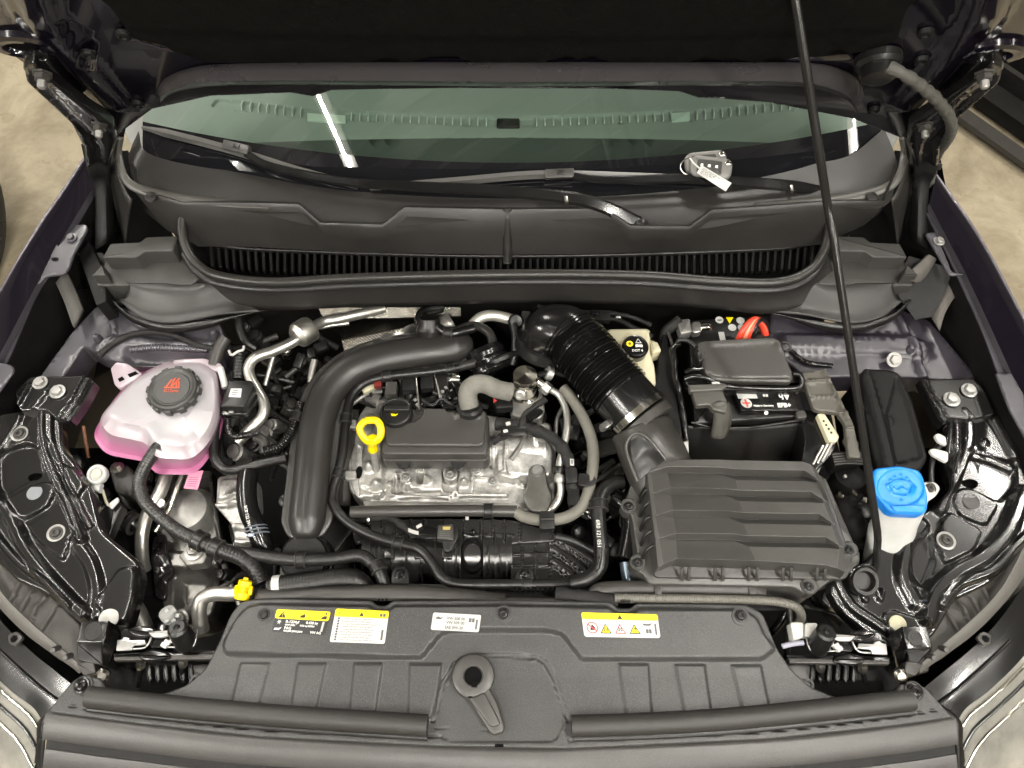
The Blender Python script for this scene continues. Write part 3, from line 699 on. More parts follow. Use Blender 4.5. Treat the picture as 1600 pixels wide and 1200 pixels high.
# side trims standing up beside the glass
for s in (-1, 1):
    X = (lambda x: x) if s < 0 else (lambda x: 1598-x)
    patch('side_trim', [[(X(193), 215, 1.13), (X(191), 245, 1.10), (X(205), 280, 1.08), (X(250), 297, 1.065), (X(330), 309, 1.055), (X(420), 318, 1.05)],
                        [(X(186), 214, 1.135), (X(182), 250, 1.095), (X(198), 292, 1.075), (X(250), 311, 1.062), (X(330), 322, 1.056), (X(420), 326, 1.052)]], mat('pale_trim', (.075, .072, .064), .38, bump=.1), cw, 8, 2, thick=.004)
    patch('side_wing', [[(X(186), 214, 1.135), (X(180), 250, 1.09), (X(196), 296, 1.07), (X(206), 312, 1.06)],
                        [(X(178), 218, 1.12), (X(172), 250, 1.07), (X(182), 300, 1.03), (X(200), 350, .99)],
                        [(X(174), 225, 1.10), (X(170), 260, 1.04), (X(180), 320, .99), (X(196), 385, .95)]], M_cowl, cw, 6, 3, thick=.003)
    lathe('plug', P(X(236), 308, 1.067), (0, -.2, 1), [(.010, 0), (.010, .002), (.008, .003), (0, .003)], M_cowl, cw, 20)
# centre joint strip
patch('joint_strip', [[(786, 326, 1.058), (786, 398, .982), (786, 412, .975)], [(792, 326, 1.060), (793, 398, .985), (792, 412, .977)], [(800, 326, 1.058), (800, 398, .982), (799, 412, .975)]], M_cowl, cw, 4, 1, thick=.002)
# grille floor and slats
def trough_y(px): u = (px-800)/480; return 1
patch('grille_floor', [[(250, 340, .955), (320, 376, .952), (460, 382, .95), (800, 392, .95), (1140, 382, .95), (1280, 374, .952), (1350, 340, .955)], [(300, 400, .945), (340, 442, .942), (460, 450, .94), (800, 450, .94), (1140, 450, .94), (1260, 442, .942), (1300, 400, .945)]], M_void, cw, 8, 1)
sl = None; k = 0
for px in np.arange(330, 1274, 11.6):
    u = (px-800)/470; y0 = 395-12*u*u-3*u**6; y1 = 433-6*u*u-8*u**4
    a = P(px, y0, .968); b = P(px+(.0 if abs(u) < .8 else -u*3), y1, .962)
    if sl is None:
        L0 = (a-b).length; bm = bmesh.new(); bmesh.ops.create_cube(bm, size=1); bmesh.ops.scale(bm, vec=(.0042, 1, .010), verts=bm.verts); me = bpy.data.meshes.new('slat'); bm.to_mesh(me); bm.free(); me.materials.append(M_plastic); sl = me
    o = bpy.data.objects.new('slat', sl); C.objects.link(o); o.parent = cw; o.location = (a+b)/2-wloc(cw); d = a-b
    o.scale = (1, d.length, 1); o.rotation_euler = (math.atan2(d.z, d.y), 0, -math.atan2(d.x, d.y)); k += 1
patch('grille_edge', [[(316, 378, .981), (420, 389, .978), (800, 399, .978), (1180, 389, .978), (1284, 376, .981)], [(316, 382, .972), (420, 394, .970), (800, 404, .970), (1180, 394, .970), (1284, 380, .972)]], M_plastic, cw, 8, 1, thick=.003)
# rubber seal along the front rim
seal = [(287, 333, 1.035), (284, 352, 1.025), (290, 385, 1.012), (308, 413, 1.004), (345, 432, 1.0), (430, 441, 1.0), (560, 434, 1.0), (800, 428, 1.0), (1000, 430, 1.0), (1120, 439, 1.0), (1215, 441, 1.0), (1266, 422, 1.003), (1288, 390, 1.010), (1296, 355, 1.022), (1294, 338, 1.030)]
tube('seal', seal, .0085, mat('seal_rubber', (.018, .017, .015), .35, spec=.4, rvar=.05), cw, 14, .008, ry=.0075)
tube('seal_foot', [(p[0], p[1]+10, p[2]-.010) for p in seal[2:-2]], .009, M_plastic, cw, 10, .01, ry=.006)
# front wall below the seal with side shoulders
def wallrow(rows): return [tuple(r) for r in rows]
patch('front_wall', [
  [(296, 410, .995), (345, 440, .990), (430, 450, .990), (560, 444, .990), (800, 437, .990), (1000, 440, .990), (1120, 448, .990), (1215, 450, .990), (1270, 432, .993), (1292, 405, .996)],
  [(298, 424, .975), (345, 452, .970), (430, 462, .970), (560, 457, .968), (800, 452, .968), (1000, 455, .968), (1120, 461, .970), (1215, 462, .970), (1270, 446, .973), (1300, 420, .976)],
  [(300, 462, .945), (350, 474, .945), (430, 484, .938), (560, 479, .935), (800, 473, .935), (1000, 475, .935), (1120, 482, .938), (1190, 490, .940), (1260, 482, .945), (1310, 470, .945)]], M_cowl, cw, 8, 3, thick=.003)
for s in (-1, 1):
    X = (lambda x: x) if s < 0 else (lambda x: 1597-x)
    patch('shoulder', [
      [(X(198), 442, .975), (X(230), 443, .975), (X(300), 443, .972), (X(330), 440, .975), (X(355), 452, .966)],
      [(X(203), 448, .973), (X(232), 454, .972), (X(300), 456, .970), (X(330), 450, .970), (X(362), 460, .960)],
      [(X(196), 466, .958), (X(228), 484, .952), (X(275), 489, .950), (X(340), 478, .950), (X(380), 470, .948)],
      [(X(186), 470, .955), (X(222), 497, .948), (X(272), 505, .945), (X(345), 492, .945), (X(410), 487, .940)]], M_cowl, cw, 8, 4, thick=.003)
    patch('shoulder_lip', [
      [(X(174), 468, .953), (X(205), 492, .945), (X(262), 506, .941), (X(330), 500, .940), (X(420), 484, .936)],
      [(X(176), 474, .938), (X(208), 503, .932), (X(262), 519, .930), (X(325), 512, .928), (X(380), 490, .930)]], M_rubber, cw, 8, 1, thick=.003)

# foam end blocks at both scuttle ends
for s in (-1, 1):
    X = (lambda x: x) if s < 0 else (lambda x: 1578-x)
    t = thing('end_block', 'grey moulded foam block at the '+('left' if s < 0 else 'right')+' end of the scuttle', 'foam block', tuple(P(X(220), 410, .97)), 'foam blocks at the scuttle ends')
    m = mat('moulded_foam', (.030, .029, .026), .6, var=.1, bump=.3, bscale=350)
    block('body', [(X(160), 402), (X(212), 402), (X(226), 393), (X(270), 392), (X(278), 368), (X(228), 370), (X(218), 378), (X(172), 380)], 1.008, .085, m, t, bev=.003, rc=.003)
    block('foot', [(X(143), 430), (X(166), 430), (X(160), 412)], 1.0, .06, m, t, bev=.002, rc=.002)
    block('foot', [(X(150), 446), (X(186), 446), (X(300), 444), (X(318), 430), (X(290), 402), (X(166), 404)], .975, .06, m, t, bev=.003, rc=.004)

# ================================================================== WIPERS
def GW(px, py, h=.02): return G(px, py, h)
def wiper(lab, blade, adaptor, arm, pivot, ends):
    w = thing('wiper', lab, 'wiper', tuple(GW(*pivot)), 'windscreen wipers')
    prof = [(-.009, -.002), (.009, -.002), (.0095, .002), (.005, .006), (.002, .010), (-.003, .006), (-.0095, .002)]
    b = [GW(x, y, .013) for x, y in blade]
    sweep('blade', b, [(a*.8, c*.8) for a, c in prof], mat('blade_grey', (.075, .073, .068), .32), w, .012, up=(0, -.47, .88), scale=lambda s, d: min(1, .35+s*6, .35+(1-s)*6))
    sweep('rubber_lip', [p-Vector((0, -.004, .008)) for p in b], [(-.0015, -.004), (.0015, -.004), (.0025, .003), (-.0025, .003)], M_rubber, w, .02, up=(0, -.47, .88))
    ca = GW(*adaptor, .022); d = (b[1]-b[0]).normalized()
    M3 = d; ang = math.atan2(d.y, d.x)
    box('adaptor', ca, (.052, .017, .014), M_plasticg, w, (R(28), 0, ang), .003); box('button', ca+Vector((.002, -.003, .0075)), (.012, .008, .003), M_plastic, w, (R(28), 0, ang), .001)
    a = [GW(x, y, hh) for x, y, hh in arm]
    sweep('arm', a, [(-.010, -.003), (.010, -.003), (.011, .001), (.007, .0045), (-.007, .0045), (-.011, .001)], M_shiny, w, .01, up=(0, -.47, .88), scale=lambda s, d: .60+.55*s)
    lathe('pivot_cap', GW(*pivot, .042), (0, -.3, .95), [(.012, -.010), (.0125, 0), (.011, .006), (.006, .0095), (0, .0105)], M_plastic, w, 24)
    return w
wiper('long wiper resting low across the middle with its pivot in the right notch', [(222, 199), (330, 226), (390, 243), (470, 268), (558, 291)], (370, 231),
      [(384, 240, .024), (430, 262, .030), (560, 286, .035), (760, 297, .038), (885, 309, .040), (940, 322, .038), (1003, 352, .030)], (1003, 353), 0)
w2 = wiper('short wiper resting over the right half with its pivot at the right edge', [(578, 295), (720, 283), (850, 273), (1000, 277), (1140, 283), (1240, 284)], (874, 272),
      [(895, 275, .026), (950, 281, .032), (1080, 279, .036), (1160, 285, .038), (1235, 291, .040), (1290, 302, .036), (1355, 311, .028)], (1358, 311), 0)
box('hinge_pin', GW(1236, 292, .043), (.006, .024, .006), M_steel, w2, (0, 0, 0), .001)
box('hinge_pin', GW(884, 309, .043), (.006, .024, .006), M_steel, bpy.data.objects['wiper'], (0, 0, .1), .001)

# ================================================================== CAR KEYS
M_key = mat('grey_key_plastic', (.15, .145, .135), .35, rvar=.05); M_keyd = mat('dark_key_plastic', (.035, .034, .032), .4)
NG = Vector((0, -.469, .883)); UG = Vector((1, .05, 0)).normalized()
for i, (cx, cy, ang, lift, lb) in enumerate(((1104, 252, .10, .030, 'grey folding car key lying underneath on the wiper blade'), (1112, 261, -.12, .048, 'grey folding car key with three buttons lying on top of another'))):
    k = thing('car_key', lb, 'car key', tuple(G(cx, cy, lift)))
    u = (Vector((math.cos(ang), math.sin(ang)*.88, math.sin(ang)*.47))).normalized(); fr = Frame(G(cx, cy, lift), u, NG.cross(u))
    body = [(x*1.0, y*1.0) for x, y in rrect(-.037, -.019, .037, .019, .013)]
    block('shell', body, 0, .012, M_key, k, bev=.004, frame=fr, world=True, rc=0)
    block('face', rrect(-.026, -.012, .018, .012, .003), .0012, .003, M_keyd, k, bev=.001, frame=fr, world=True, rc=0)
    for x in (-.019, -.006, .007):
        block('button', rrect(x-.0045, -.008, x+.0055, .008, .003), .003, .003, M_keyd, k, bev=.001, frame=fr, world=True, rc=0)
        block('mark', [(x-.002, -.001), (x+.003, -.002), (x+.003, .003), (x-.001, .003)], .0036, .0005, M_inkw, k, bev=0, frame=fr, world=True, rc=0)
    lathe('release_knob', fr.out((.028, .010, .001)), fr.w, [(.005, 0), (.005, .003), (.003, .004), (0, .004)], M_chrome, k, 18)
    if i == 0: pass
kr = thing('key_ring', 'thin steel ring joining the two keys and the tag', 'key ring', tuple(G(1078, 262, .04)))
q0 = G(1080, 260, .042); sweep('wire', [q0+Vector((math.cos(a)*.019, math.sin(a)*.011, math.sin(a)*.010)) for a in np.linspace(0, 6.0, 14)], circ(.0011, 6), M_steel, kr, .003)
kt = thing('key_tag', 'white printed tag hanging from the keys on the wiper', 'key tag', tuple(G(1118, 278, .05)))
tl, tr, br, bl = (1096, 258), (1143, 286), (1134, 299), (1089, 270)
Qt = Quad(*[G(*p, .052) for p in (tl, tr, br, bl)])
flat(kt, 'card', Qt.c, M_paper, -.001, .0012)
for j, s in enumerate(('WVW LEIHE ST 084 147', 'FRD BAU ART PSL', 'KEY NUM 9802', 'REF 417 32')):
    text(kt, s, Qt.at(.07, .80-.2*j, .0006), Qt.u(), Qt.v(), Qt.h()*.22, M_inkg)
sweep('loop', [G(1078, 247, .06), G(1084, 255, .062), G(1094, 264, .058)], circ(.0016, 6), M_paper, kt, .003)

# ================================================================== BODY: wings, inner panels, firewall, floor of the bay
body = thing('car_shell', 'deep purple black car body with open engine bay and side wings', 'car body', (0, .4, .5))
for s in (-1, 1):
    if s < 0:
        sil = [(-75, 575), (-20, 487), (0, 455), (32, 399), (67, 342), (98, 298), (131, 247)]
        inn = [(-75, 668), (-20, 590), (0, 553), (48, 462), (78, 408), (110, 352), (150, 285)]
        fl = [(-75, 700), (-20, 612), (12, 563), (56, 462), (86, 416), (118, 355), (156, 290)]
    else:
        sil = [(1680, 625), (1624, 537), (1600, 497), (1547, 398), (1515, 345), (1490, 310), (1463, 272)]
        inn = [(1680, 740), (1622, 672), (1588, 600), (1545, 505), (1510, 430), (1480, 372), (1452, 318)]
        fl = [(1680, 770), (1618, 690), (1574, 620), (1536, 520), (1500, 440), (1472, 382), (1444, 326)]
    zz = [.94, .955, .965, .985, 1.0, 1.015, 1.035]
    o = [P(p[0], p[1], z) for p, z in zip(sil, zz)]; i_ = [P(p[0], p[1], z-.004) for p, z in zip(inn, zz)]; f_ = [P(p[0], p[1], z-.016) for p, z in zip(fl, zz)]
    wg = patch('wing', [[p+Vector((s*.10, 0, -.70)) for p in o], [p+Vector((s*.09, 0, -.28)) for p in o], [p+Vector((s*.035, 0, -.05)) for p in o], [p+Vector((s*.006, 0, -.006)) for p in o], o,
                 [a.lerp(b, .3) for a, b in zip(o, i_)], i_], M_paint, body, 8, 1, 60, world=True)
    sweep('wing_edge_highlight', [p+Vector((0, 0, -.002)) for p in o], circ(.0030, 10), mat('painted_edge_highlight', (.10, .09, .11), .25, coat=.6), body, .02)  # lighter tube paints the bright reflection along the wing fold
    patch('wing_flange', [i_, [p+Vector((0, 0, -.014)) for p in i_], f_, [p+Vector((0, 0, -.003)) for p in f_]], M_underpaint, body, 8, 1, 50, world=True)
    patch('wing_inner_side', [[p+Vector((0, 0, -.003)) for p in f_], [p+Vector((s*.0, 0, -.22)) for p in f_]], M_dark, body, 8, 1, 50, world=True)
    # wide flange tabs with holes
    tabs = ([[(58, 444), (72, 431), (99, 428), (107, 420), (115, 397), (137, 357), (134, 350), (104, 351), (80, 396)], [(-20, 562), (18, 570), (22, 578), (-2, 612), (-30, 640)]] if s < 0 else
            [[(1446, 364), (1462, 362), (1488, 425), (1508, 428), (1484, 430), (1468, 402)], [(1556, 582), (1580, 582), (1600, 615), (1612, 700), (1578, 640)]])
    for n, tb in enumerate(tabs):
        hs = [] if n else ([circle_px(86, 405, 6, 3, 12)] if s < 0 else [])
        sheet('flange_tab', tb, lambda x, y, n=n: (1.002 if n == 0 else .965), [], M_underpaint, body, res=.01, holes=hs, edge_r=.002, rc=.005)
    if s < 0: screw(body, 111, 372, 1.004, .0075, 'hex', M_underpaint, 'bolt')
    else: screw(body, 1467, 377, 1.004, .0075, 'hex', M_zinc, 'bolt')
    if s < 0: lathe('hole', P(86, 405, 1.0035), (0, 0, 1), [(.006, 0), (0, .0005)], M_void, body, 16, squash=.7)
    else:
        for (hx, hy) in ((1592, 600), (1495, 408)): lathe('hole', P(hx, hy, .955 if hx > 1550 else .985), (0, 0, 1), [(.007, 0), (0, .0005)], M_void, body, 16, squash=.7)
# dark inner side walls
patch('side_wall', [[(78, 425, .93), (40, 540, .90), (-40, 700, .88), (-60, 900, .8)], [(170, 470, .62), (140, 620, .55), (90, 800, .5), (60, 1000, .45)]], M_dark, body, 5, 2)
patch('side_wall', [[(1515, 430, .93), (1560, 540, .90), (1640, 700, .88), (1660, 900, .8)], [(1420, 470, .62), (1450, 620, .55), (1500, 800, .5), (1540, 1000, .45)]], M_dark, body, 5, 2)
# painted upper suspension panels
M_up2 = M_underpaint
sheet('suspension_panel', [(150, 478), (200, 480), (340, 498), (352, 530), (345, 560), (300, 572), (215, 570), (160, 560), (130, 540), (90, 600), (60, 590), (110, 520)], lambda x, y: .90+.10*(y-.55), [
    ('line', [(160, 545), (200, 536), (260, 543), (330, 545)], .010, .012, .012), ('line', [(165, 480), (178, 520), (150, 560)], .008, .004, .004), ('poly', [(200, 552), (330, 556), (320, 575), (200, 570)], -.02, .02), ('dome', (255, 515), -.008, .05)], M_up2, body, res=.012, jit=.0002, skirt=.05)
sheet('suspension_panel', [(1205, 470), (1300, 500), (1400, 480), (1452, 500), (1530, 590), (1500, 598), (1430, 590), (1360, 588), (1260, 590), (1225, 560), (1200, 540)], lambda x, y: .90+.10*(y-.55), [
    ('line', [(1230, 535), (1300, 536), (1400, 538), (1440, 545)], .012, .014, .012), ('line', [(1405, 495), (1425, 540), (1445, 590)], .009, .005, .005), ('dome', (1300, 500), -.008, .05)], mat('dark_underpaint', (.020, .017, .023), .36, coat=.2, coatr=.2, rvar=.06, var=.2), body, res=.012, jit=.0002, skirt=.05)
patch('corner_panel', [[(120, 395, .97), (150, 440, .95), (175, 475, .93)], [(160, 395, .96), (182, 430, .94), (200, 470, .93)]], M_cowl, body, 5, 1)
patch('foam_pillar', [[(84, 432, .955), (101, 470, .945), (116, 512, .935)], [(104, 424, .958), (119, 455, .948), (130, 484, .94)]], mat('side_foam', (.060, .056, .050), .8, bump=.4, bscale=120), body, 4, 1, thick=.01)
patch('foam_pillar', [[(1482, 438, .955), (1466, 470, .945), (1455, 496, .935)], [(1508, 440, .955), (1480, 482, .945), (1468, 516, .94)]], mat('brown_foam', (.075, .068, .06), .8, bump=.6, bscale=90), body, 4, 1, thick=.01)
block('corner_panel', [(122, 397), (138, 374), (158, 414), (165, 440), (166, 470), (150, 477)], .972, .05, M_dark, body, bev=.002, rc=.003)
patch('corner_panel', [[(1420, 400, .985), (1400, 450, .955), (1430, 500, .93)], [(1490, 420, .975), (1470, 470, .955), (1455, 495, .94)]], M_dark, body, 5, 1)
patch('foam_pillar', [[(1415, 435, .985), (1437, 440, .98), (1462, 405, .99)], [(1420, 425, .995), (1432, 415, 1.0), (1450, 398, 1.0)]], mat('brown_foam', (.075, .068, .06), .8), body, 4, 1, thick=.006)
for (x, y) in ((152, 528), (335, 522), (1423, 545)):
    lathe('bolt', P(x, y, .915), (0, 0, 1), [(.008, -.01), (.008, .0), (.006, .004), (.0045, .008), (0, .010)], M_underpaint, body, 12)
# smeared seam sealer
tube('seam_sealer', [(205, 546, .908), (250, 543, .91), (325, 547, .908)], .006, M_up2, body, 8, .004, corr=(.005, .2))
tube('seam_sealer', [(1232, 546, .91), (1260, 566, .905), (1300, 572, .90)], .005, M_shiny, body, 8, .004, corr=(.005, .3))
# firewall and floor of the bay
y0 = .70
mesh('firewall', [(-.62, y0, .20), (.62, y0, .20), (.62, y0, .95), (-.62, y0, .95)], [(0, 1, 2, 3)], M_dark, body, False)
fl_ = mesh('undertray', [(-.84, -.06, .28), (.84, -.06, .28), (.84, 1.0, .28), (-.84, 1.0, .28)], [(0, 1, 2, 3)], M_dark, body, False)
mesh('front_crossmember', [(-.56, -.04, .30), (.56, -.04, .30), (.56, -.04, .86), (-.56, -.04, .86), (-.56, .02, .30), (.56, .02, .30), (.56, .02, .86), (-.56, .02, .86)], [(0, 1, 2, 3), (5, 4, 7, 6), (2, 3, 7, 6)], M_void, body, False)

for s in (-1, 1):
    X = (lambda x: x) if s < 0 else (lambda x: 1598-x)
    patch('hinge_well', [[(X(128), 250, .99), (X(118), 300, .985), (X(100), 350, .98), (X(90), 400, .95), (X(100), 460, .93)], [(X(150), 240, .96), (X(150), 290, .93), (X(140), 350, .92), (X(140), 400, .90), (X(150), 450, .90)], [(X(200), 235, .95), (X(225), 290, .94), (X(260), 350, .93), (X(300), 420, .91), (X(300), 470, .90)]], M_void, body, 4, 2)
    patch('pillar', [[(X(190), 150, 1.25), (X(170), 215, 1.13), (X(135), 250, 1.05)], [(X(205), 150, 1.22), (X(192), 220, 1.10), (X(165), 290, 1.03)]], M_paint, body, 4, 2)
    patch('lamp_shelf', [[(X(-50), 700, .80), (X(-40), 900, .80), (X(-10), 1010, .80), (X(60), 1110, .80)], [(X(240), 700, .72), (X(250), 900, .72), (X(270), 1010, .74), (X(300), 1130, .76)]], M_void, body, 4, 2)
# ================================================================== RADIATOR COVER (front panel cover)
rc_ = thing('radiator_cover', 'grained grey plastic cover plate across the front of the bay with four stickers', 'radiator cover', (0, .06, .9))
out = [(397, 936), (440, 935), (581, 938), (589, 946), (604, 946), (613, 938), (790, 937), (955, 940), (965, 950), (986, 950), (994, 942), (1165, 944), (1192, 958), (1203, 985), (1214, 1012), (1236, 1045), (1268, 1074), (1315, 1092), (1399, 1084), (1405, 1070), (1424, 1067), (1448, 1074), (1466, 1095), (1490, 1121),
       (1400, 1134), (1200, 1155), (890, 1170), (680, 1166), (400, 1151), (200, 1129), (74, 1112), (98, 1080), (116, 1061), (135, 1055), (157, 1060), (166, 1076), (255, 1084), (292, 1070), (322, 1043), (341, 1005), (360, 960), (376, 940)]
cf = lambda x, y: .893+.10*max(0, y-.02)*.5
ribs = []
def rib(a, b, c, d): ribs.append(('poly', [a, b, c, d], .0042, .0055, .0015))
rib((376, 1036), (421, 1037), (403, 1107), (361, 1103)); rib((465, 1037), (509, 1037), (493, 1113), (454, 1111)); rib((553, 1037), (597, 1037), (586, 1118), (546, 1116)); rib((640, 1038), (690, 1038), (678, 1122), (638, 1120))
rib((967, 1038), (1013, 1038), (1019, 1122), (980, 1124)); rib((1055, 1039), (1101, 1039), (1112, 1116), (1071, 1119)); rib((1143, 1040), (1189, 1040), (1203, 1110), (1162, 1113))
feats = ribs+[
 ('poly', [(404, 944), (578, 947), (588, 955), (606, 955), (616, 947), (790, 946), (952, 949), (962, 959), (988, 959), (997, 951), (1160, 953), (1183, 966), (1194, 992), (1212, 1014), (1190, 1030), (908, 1030), (878, 990), (852, 985), (706, 985), (688, 991), (658, 1028), (352, 1022), (349, 1005), (366, 972), (384, 950)], .011, .008, .006),
 ('line', [(676, 1125), (684, 1100), (697, 1060), (715, 1035), (745, 1026), (820, 1026), (850, 1034), (866, 1060), (880, 1105), (888, 1126)], -.003, .003, .002),
 ('poly', [(678, 1128), (700, 1062), (720, 1036), (750, 1029), (820, 1029), (848, 1037), (862, 1064), (884, 1128), (870, 1160), (690, 1158)], -.002, .003, .02),
 ('line', [(680, 1138), (775, 1140)], -.004, .0012, .001), ('line', [(690, 1152), (400, 1139), (210, 1117), (110, 1103)], -.003, .0012, .001), ('line', [(890, 1157), (1200, 1142), (1400, 1119), (1470, 1108)], -.003, .0012, .001)]
panel = sheet('panel', out, cf, feats, M_cover, rc_, res=.0033, edge_r=.003, rc=.006, skirt=.012, sharp=40)
def CV(px, py, h=0): q = WORLDF.hit(px, py, cf, h); return WORLDF.out((q[0], q[1], cf(*q)+h))
for (x, y, r) in ((413, 961, .0072), (787, 960, .0072), (1157, 963, .0072)):
    q = CV(x, y, .0115); lathe('washer', q, (0, 0, 1), [(.0135, -.002), (.0135, .001), (.010, .0015)], M_cover, rc_, 24); screw(rc_, 0, 0, 0, r, 'torx', M_plastic, world=q+Vector((0, 0, .0015)))
for (x, y) in ((130, 1071), (1428, 1080)):
    q = CV(x, y, .001); lathe('washer', q, (0, 0, 1), [(.014, -.002), (.014, .0015), (.011, .002)], M_plastic, rc_, 24); screw(rc_, 0, 0, 0, .0085, 'torx', M_shiny, world=q+Vector((0, 0, .002)))
for (x, y) in ((427, 1106), (515, 1112), (606, 1117), (953, 1119), (1044, 1117), (1135, 1112)): q = CV(x, y, .0005); box('clip_slot', q, (.010, .003, .002), M_void, rc_, bev=0)
q = CV(780, 1165, .0); box('clip_slot', q, (.012, .004, .002), M_void, rc_, bev=0)
for x in (592, 598, 604): box('clip_slot', CV(x, 937, .004), (.003, .003, .002), M_void, rc_, bev=0)
box('clip_slot', CV(977, 941, .003), (.016, .004, .006), M_dark, rc_, bev=.001)
# lever
lv = thing('release_lever', 'grey teardrop lever with a keyhole at the middle of the front panel', 'lever', tuple(CV(738, 1056, .01)))
M_lever = mat('lever_plastic', (.046, .044, .040), .40, bump=.2, bscale=300)
KC = P(739, 1055, .911); KC.z = .889
lathe('knob', KC, (0, 0, 1), [(.0315, 0), (.0315, .013), (.030, .017), (.026, .019), (.0150, .019), (.0132, .0175), (.0128, .006), (0, .006)], M_lever, lv, 48)
lathe('hole', KC, (0, 0, 1), [(.0127, .0150), (.0125, .0066), (0, .0066)], M_void, lv, 30)
box('key_slot', KC+Vector((.002, -.0125, .0195)), (.008, .008, .0014), M_void, lv, bev=0); box('catch', KC+Vector((.002, -.004, .010)), (.007, .006, .008), M_plastic, lv, (0, 0, .3), bev=.001)
block('arm', [(719, 1073), (762, 1069), (778, 1098), (789, 1135), (787, 1144), (770, 1149), (762, 1140), (740, 1105)], .9068, .014, M_lever, lv, bev=.004, rc=.006)
block('arm_ridge', [(728, 1086), (742, 1089), (757, 1080), (784, 1132), (768, 1138)], .9095, .006, M_lever, lv, bev=.003, rc=.006)
# foam rods
for s, pts, lb in ((-1, [(137, 1088), (250, 1101), (400, 1115), (540, 1125), (668, 1133)], 'left foam sealing rod lying along the front panel edge'), (1, [(893, 1134), (1020, 1130), (1150, 1122), (1300, 1107), (1426, 1093)], 'right foam sealing rod lying along the front panel edge')):
    t = thing('sealing_rod', lb, 'seal', tuple(P(pts[2][0], pts[2][1], .9)), 'foam sealing rods')
    tube('rod', [(x, y, .908) for x, y in pts], .0145, M_foam, t, 22, .02, ry=.0125, up=(0, 0, 1))
    tube('base_strip', [(x+(3 if s > 0 else 0), y+19, .900) for x, y in pts], .005, M_plastic, t, 8, .02, ry=.003, up=(0, 0, 1))

# ---- stickers on the cover
def sticker(name, lab, quad, m, lift=.0118):
    t = thing(name, lab, 'sticker', tuple(CV(*quad[0], lift)), 'stickers on the front panel')
    Q = Quad(*[CV(x, y, lift) for x, y in quad]); w = (Q.c[1]-Q.c[0]).length; h = Q.h()
    Q.poly(t, 'base', rrect(0, 0, 1, 1, .035, 4, .035*w/h), m, .0002); return t, Q
def tri(t, Q, cx, cy, r, m, l=.0006, asp=1.0, inner=None, name='warning_triangle'):
    w = (Q.c[1]-Q.c[0]).length; h = Q.h(); k = w/h
    Q.poly(t, name, [(cx-r, cy-r*.75*k), (cx+r, cy-r*.75*k), (cx, cy+r*.95*k)], m, l)
    if inner: Q.poly(t, name, [(cx-r*.72, cy-r*.58*k), (cx+r*.72, cy-r*.58*k), (cx, cy+r*.66*k)], inner, l+.0003)
def circq(Q, cx, cy, r, n=16):
    k = (Q.c[1]-Q.c[0]).length/Q.h(); return [(cx+r*math.cos(2*math.pi*i/n), cy+r*k*math.sin(2*math.pi*i/n)) for i in range(n)]
t, Q = sticker('refrigerant_sticker', 'black sticker with a yellow warning strip, leftmost on the front panel', [(433, 952), (517, 956), (507, 993), (424, 987)], M_ink)
H_ = Q.h(); u, v = Q.u(), Q.v()
Q.poly(t, 'yellow_strip', rrect(0, .60, 1, 1, .035, 4, .08), M_inky, .0005)
tri(t, Q, .13, .77, .07, M_ink, .0009); text(t, '!', Q.at(.122, .77, .0013), u, v, H_*.25, M_inky)
Q.poly(t, 'flame', [(.46, .68), (.55, .68), (.56, .76), (.52, .88), (.51, .80), (.47, .78)], M_ink, .0009)
Q.poly(t, 'reader', [(.86, .66), (.96, .66), (.96, .80), (.90, .80), (.86, .72)], M_ink, .0009); Q.poly(t, 'reader_head', circq(Q, .93, .90, .02, 10), M_ink, .0009)
for i in range(3):
    a = math.pi*i/3; Q.poly(t, 'snowflake', [(.10+.05*math.cos(a), .45+.13*math.sin(a)), (.10-.008*math.sin(a), .45+.02*math.cos(a)), (.10-.05*math.cos(a), .45-.13*math.sin(a)), (.10+.008*math.sin(a), .45-.02*math.cos(a))], M_inkw, .0005+.0001*i)
for s, a, b, sz in (('R-1234yf', .22, .48, .17), ('0.430 kg', .60, .48, .16), ('GWP 0.501', .22, .34, .10), ('CO2 eq 0.00021', .50, .34, .10), ('PAG', .22, .20, .17), ('SAE J639 J2842 J2843', .22, .08, .10), ('VW AG', .72, .08, .15)):
    text(t, s, Q.at(a, b, .0006), u, v, H_*sz, M_inkw, bold=.0001)
Q.poly(t, 'oil_can', [(.03, .10), (.13, .10), (.17, .22), (.12, .18), (.05, .18)], M_inkw, .0005)
Q.poly(t, 'part_number', rrect(.90, .14, .94, .56, .015), mat('grey_print_bar', (.38, .38, .36), .5), .0005)
t, Q = sticker('warning_sticker', 'white sticker with yellow top strip and nine lines of small print', [(525, 951), (608, 955), (601, 1006), (515, 1003)], M_paper)
H_ = Q.h(); u, v = Q.u(), Q.v()
Q.poly(t, 'yellow_strip', rrect(0, .76, 1, 1, .035, 4, .06), M_inky, .0005); tri(t, Q, .5, .86, .045, M_ink, .0009)
for i in range(3):
    a = math.pi*i/3; Q.poly(t, 'snowflake', [(.09+.035*math.cos(a), .87+.05*math.sin(a)), (.09-.006*math.sin(a), .87+.01*math.cos(a)), (.09-.035*math.cos(a), .87-.05*math.sin(a)), (.09+.006*math.sin(a), .87-.01*math.cos(a))], M_ink, .0009+.0001*i)
for a0, a1 in ((.84, .89), (.90, .95)): Q.poly(t, 'book', [(a0, .81), (a1, .81), (a1, .91), (a0, .91)], M_inkg, .0009)
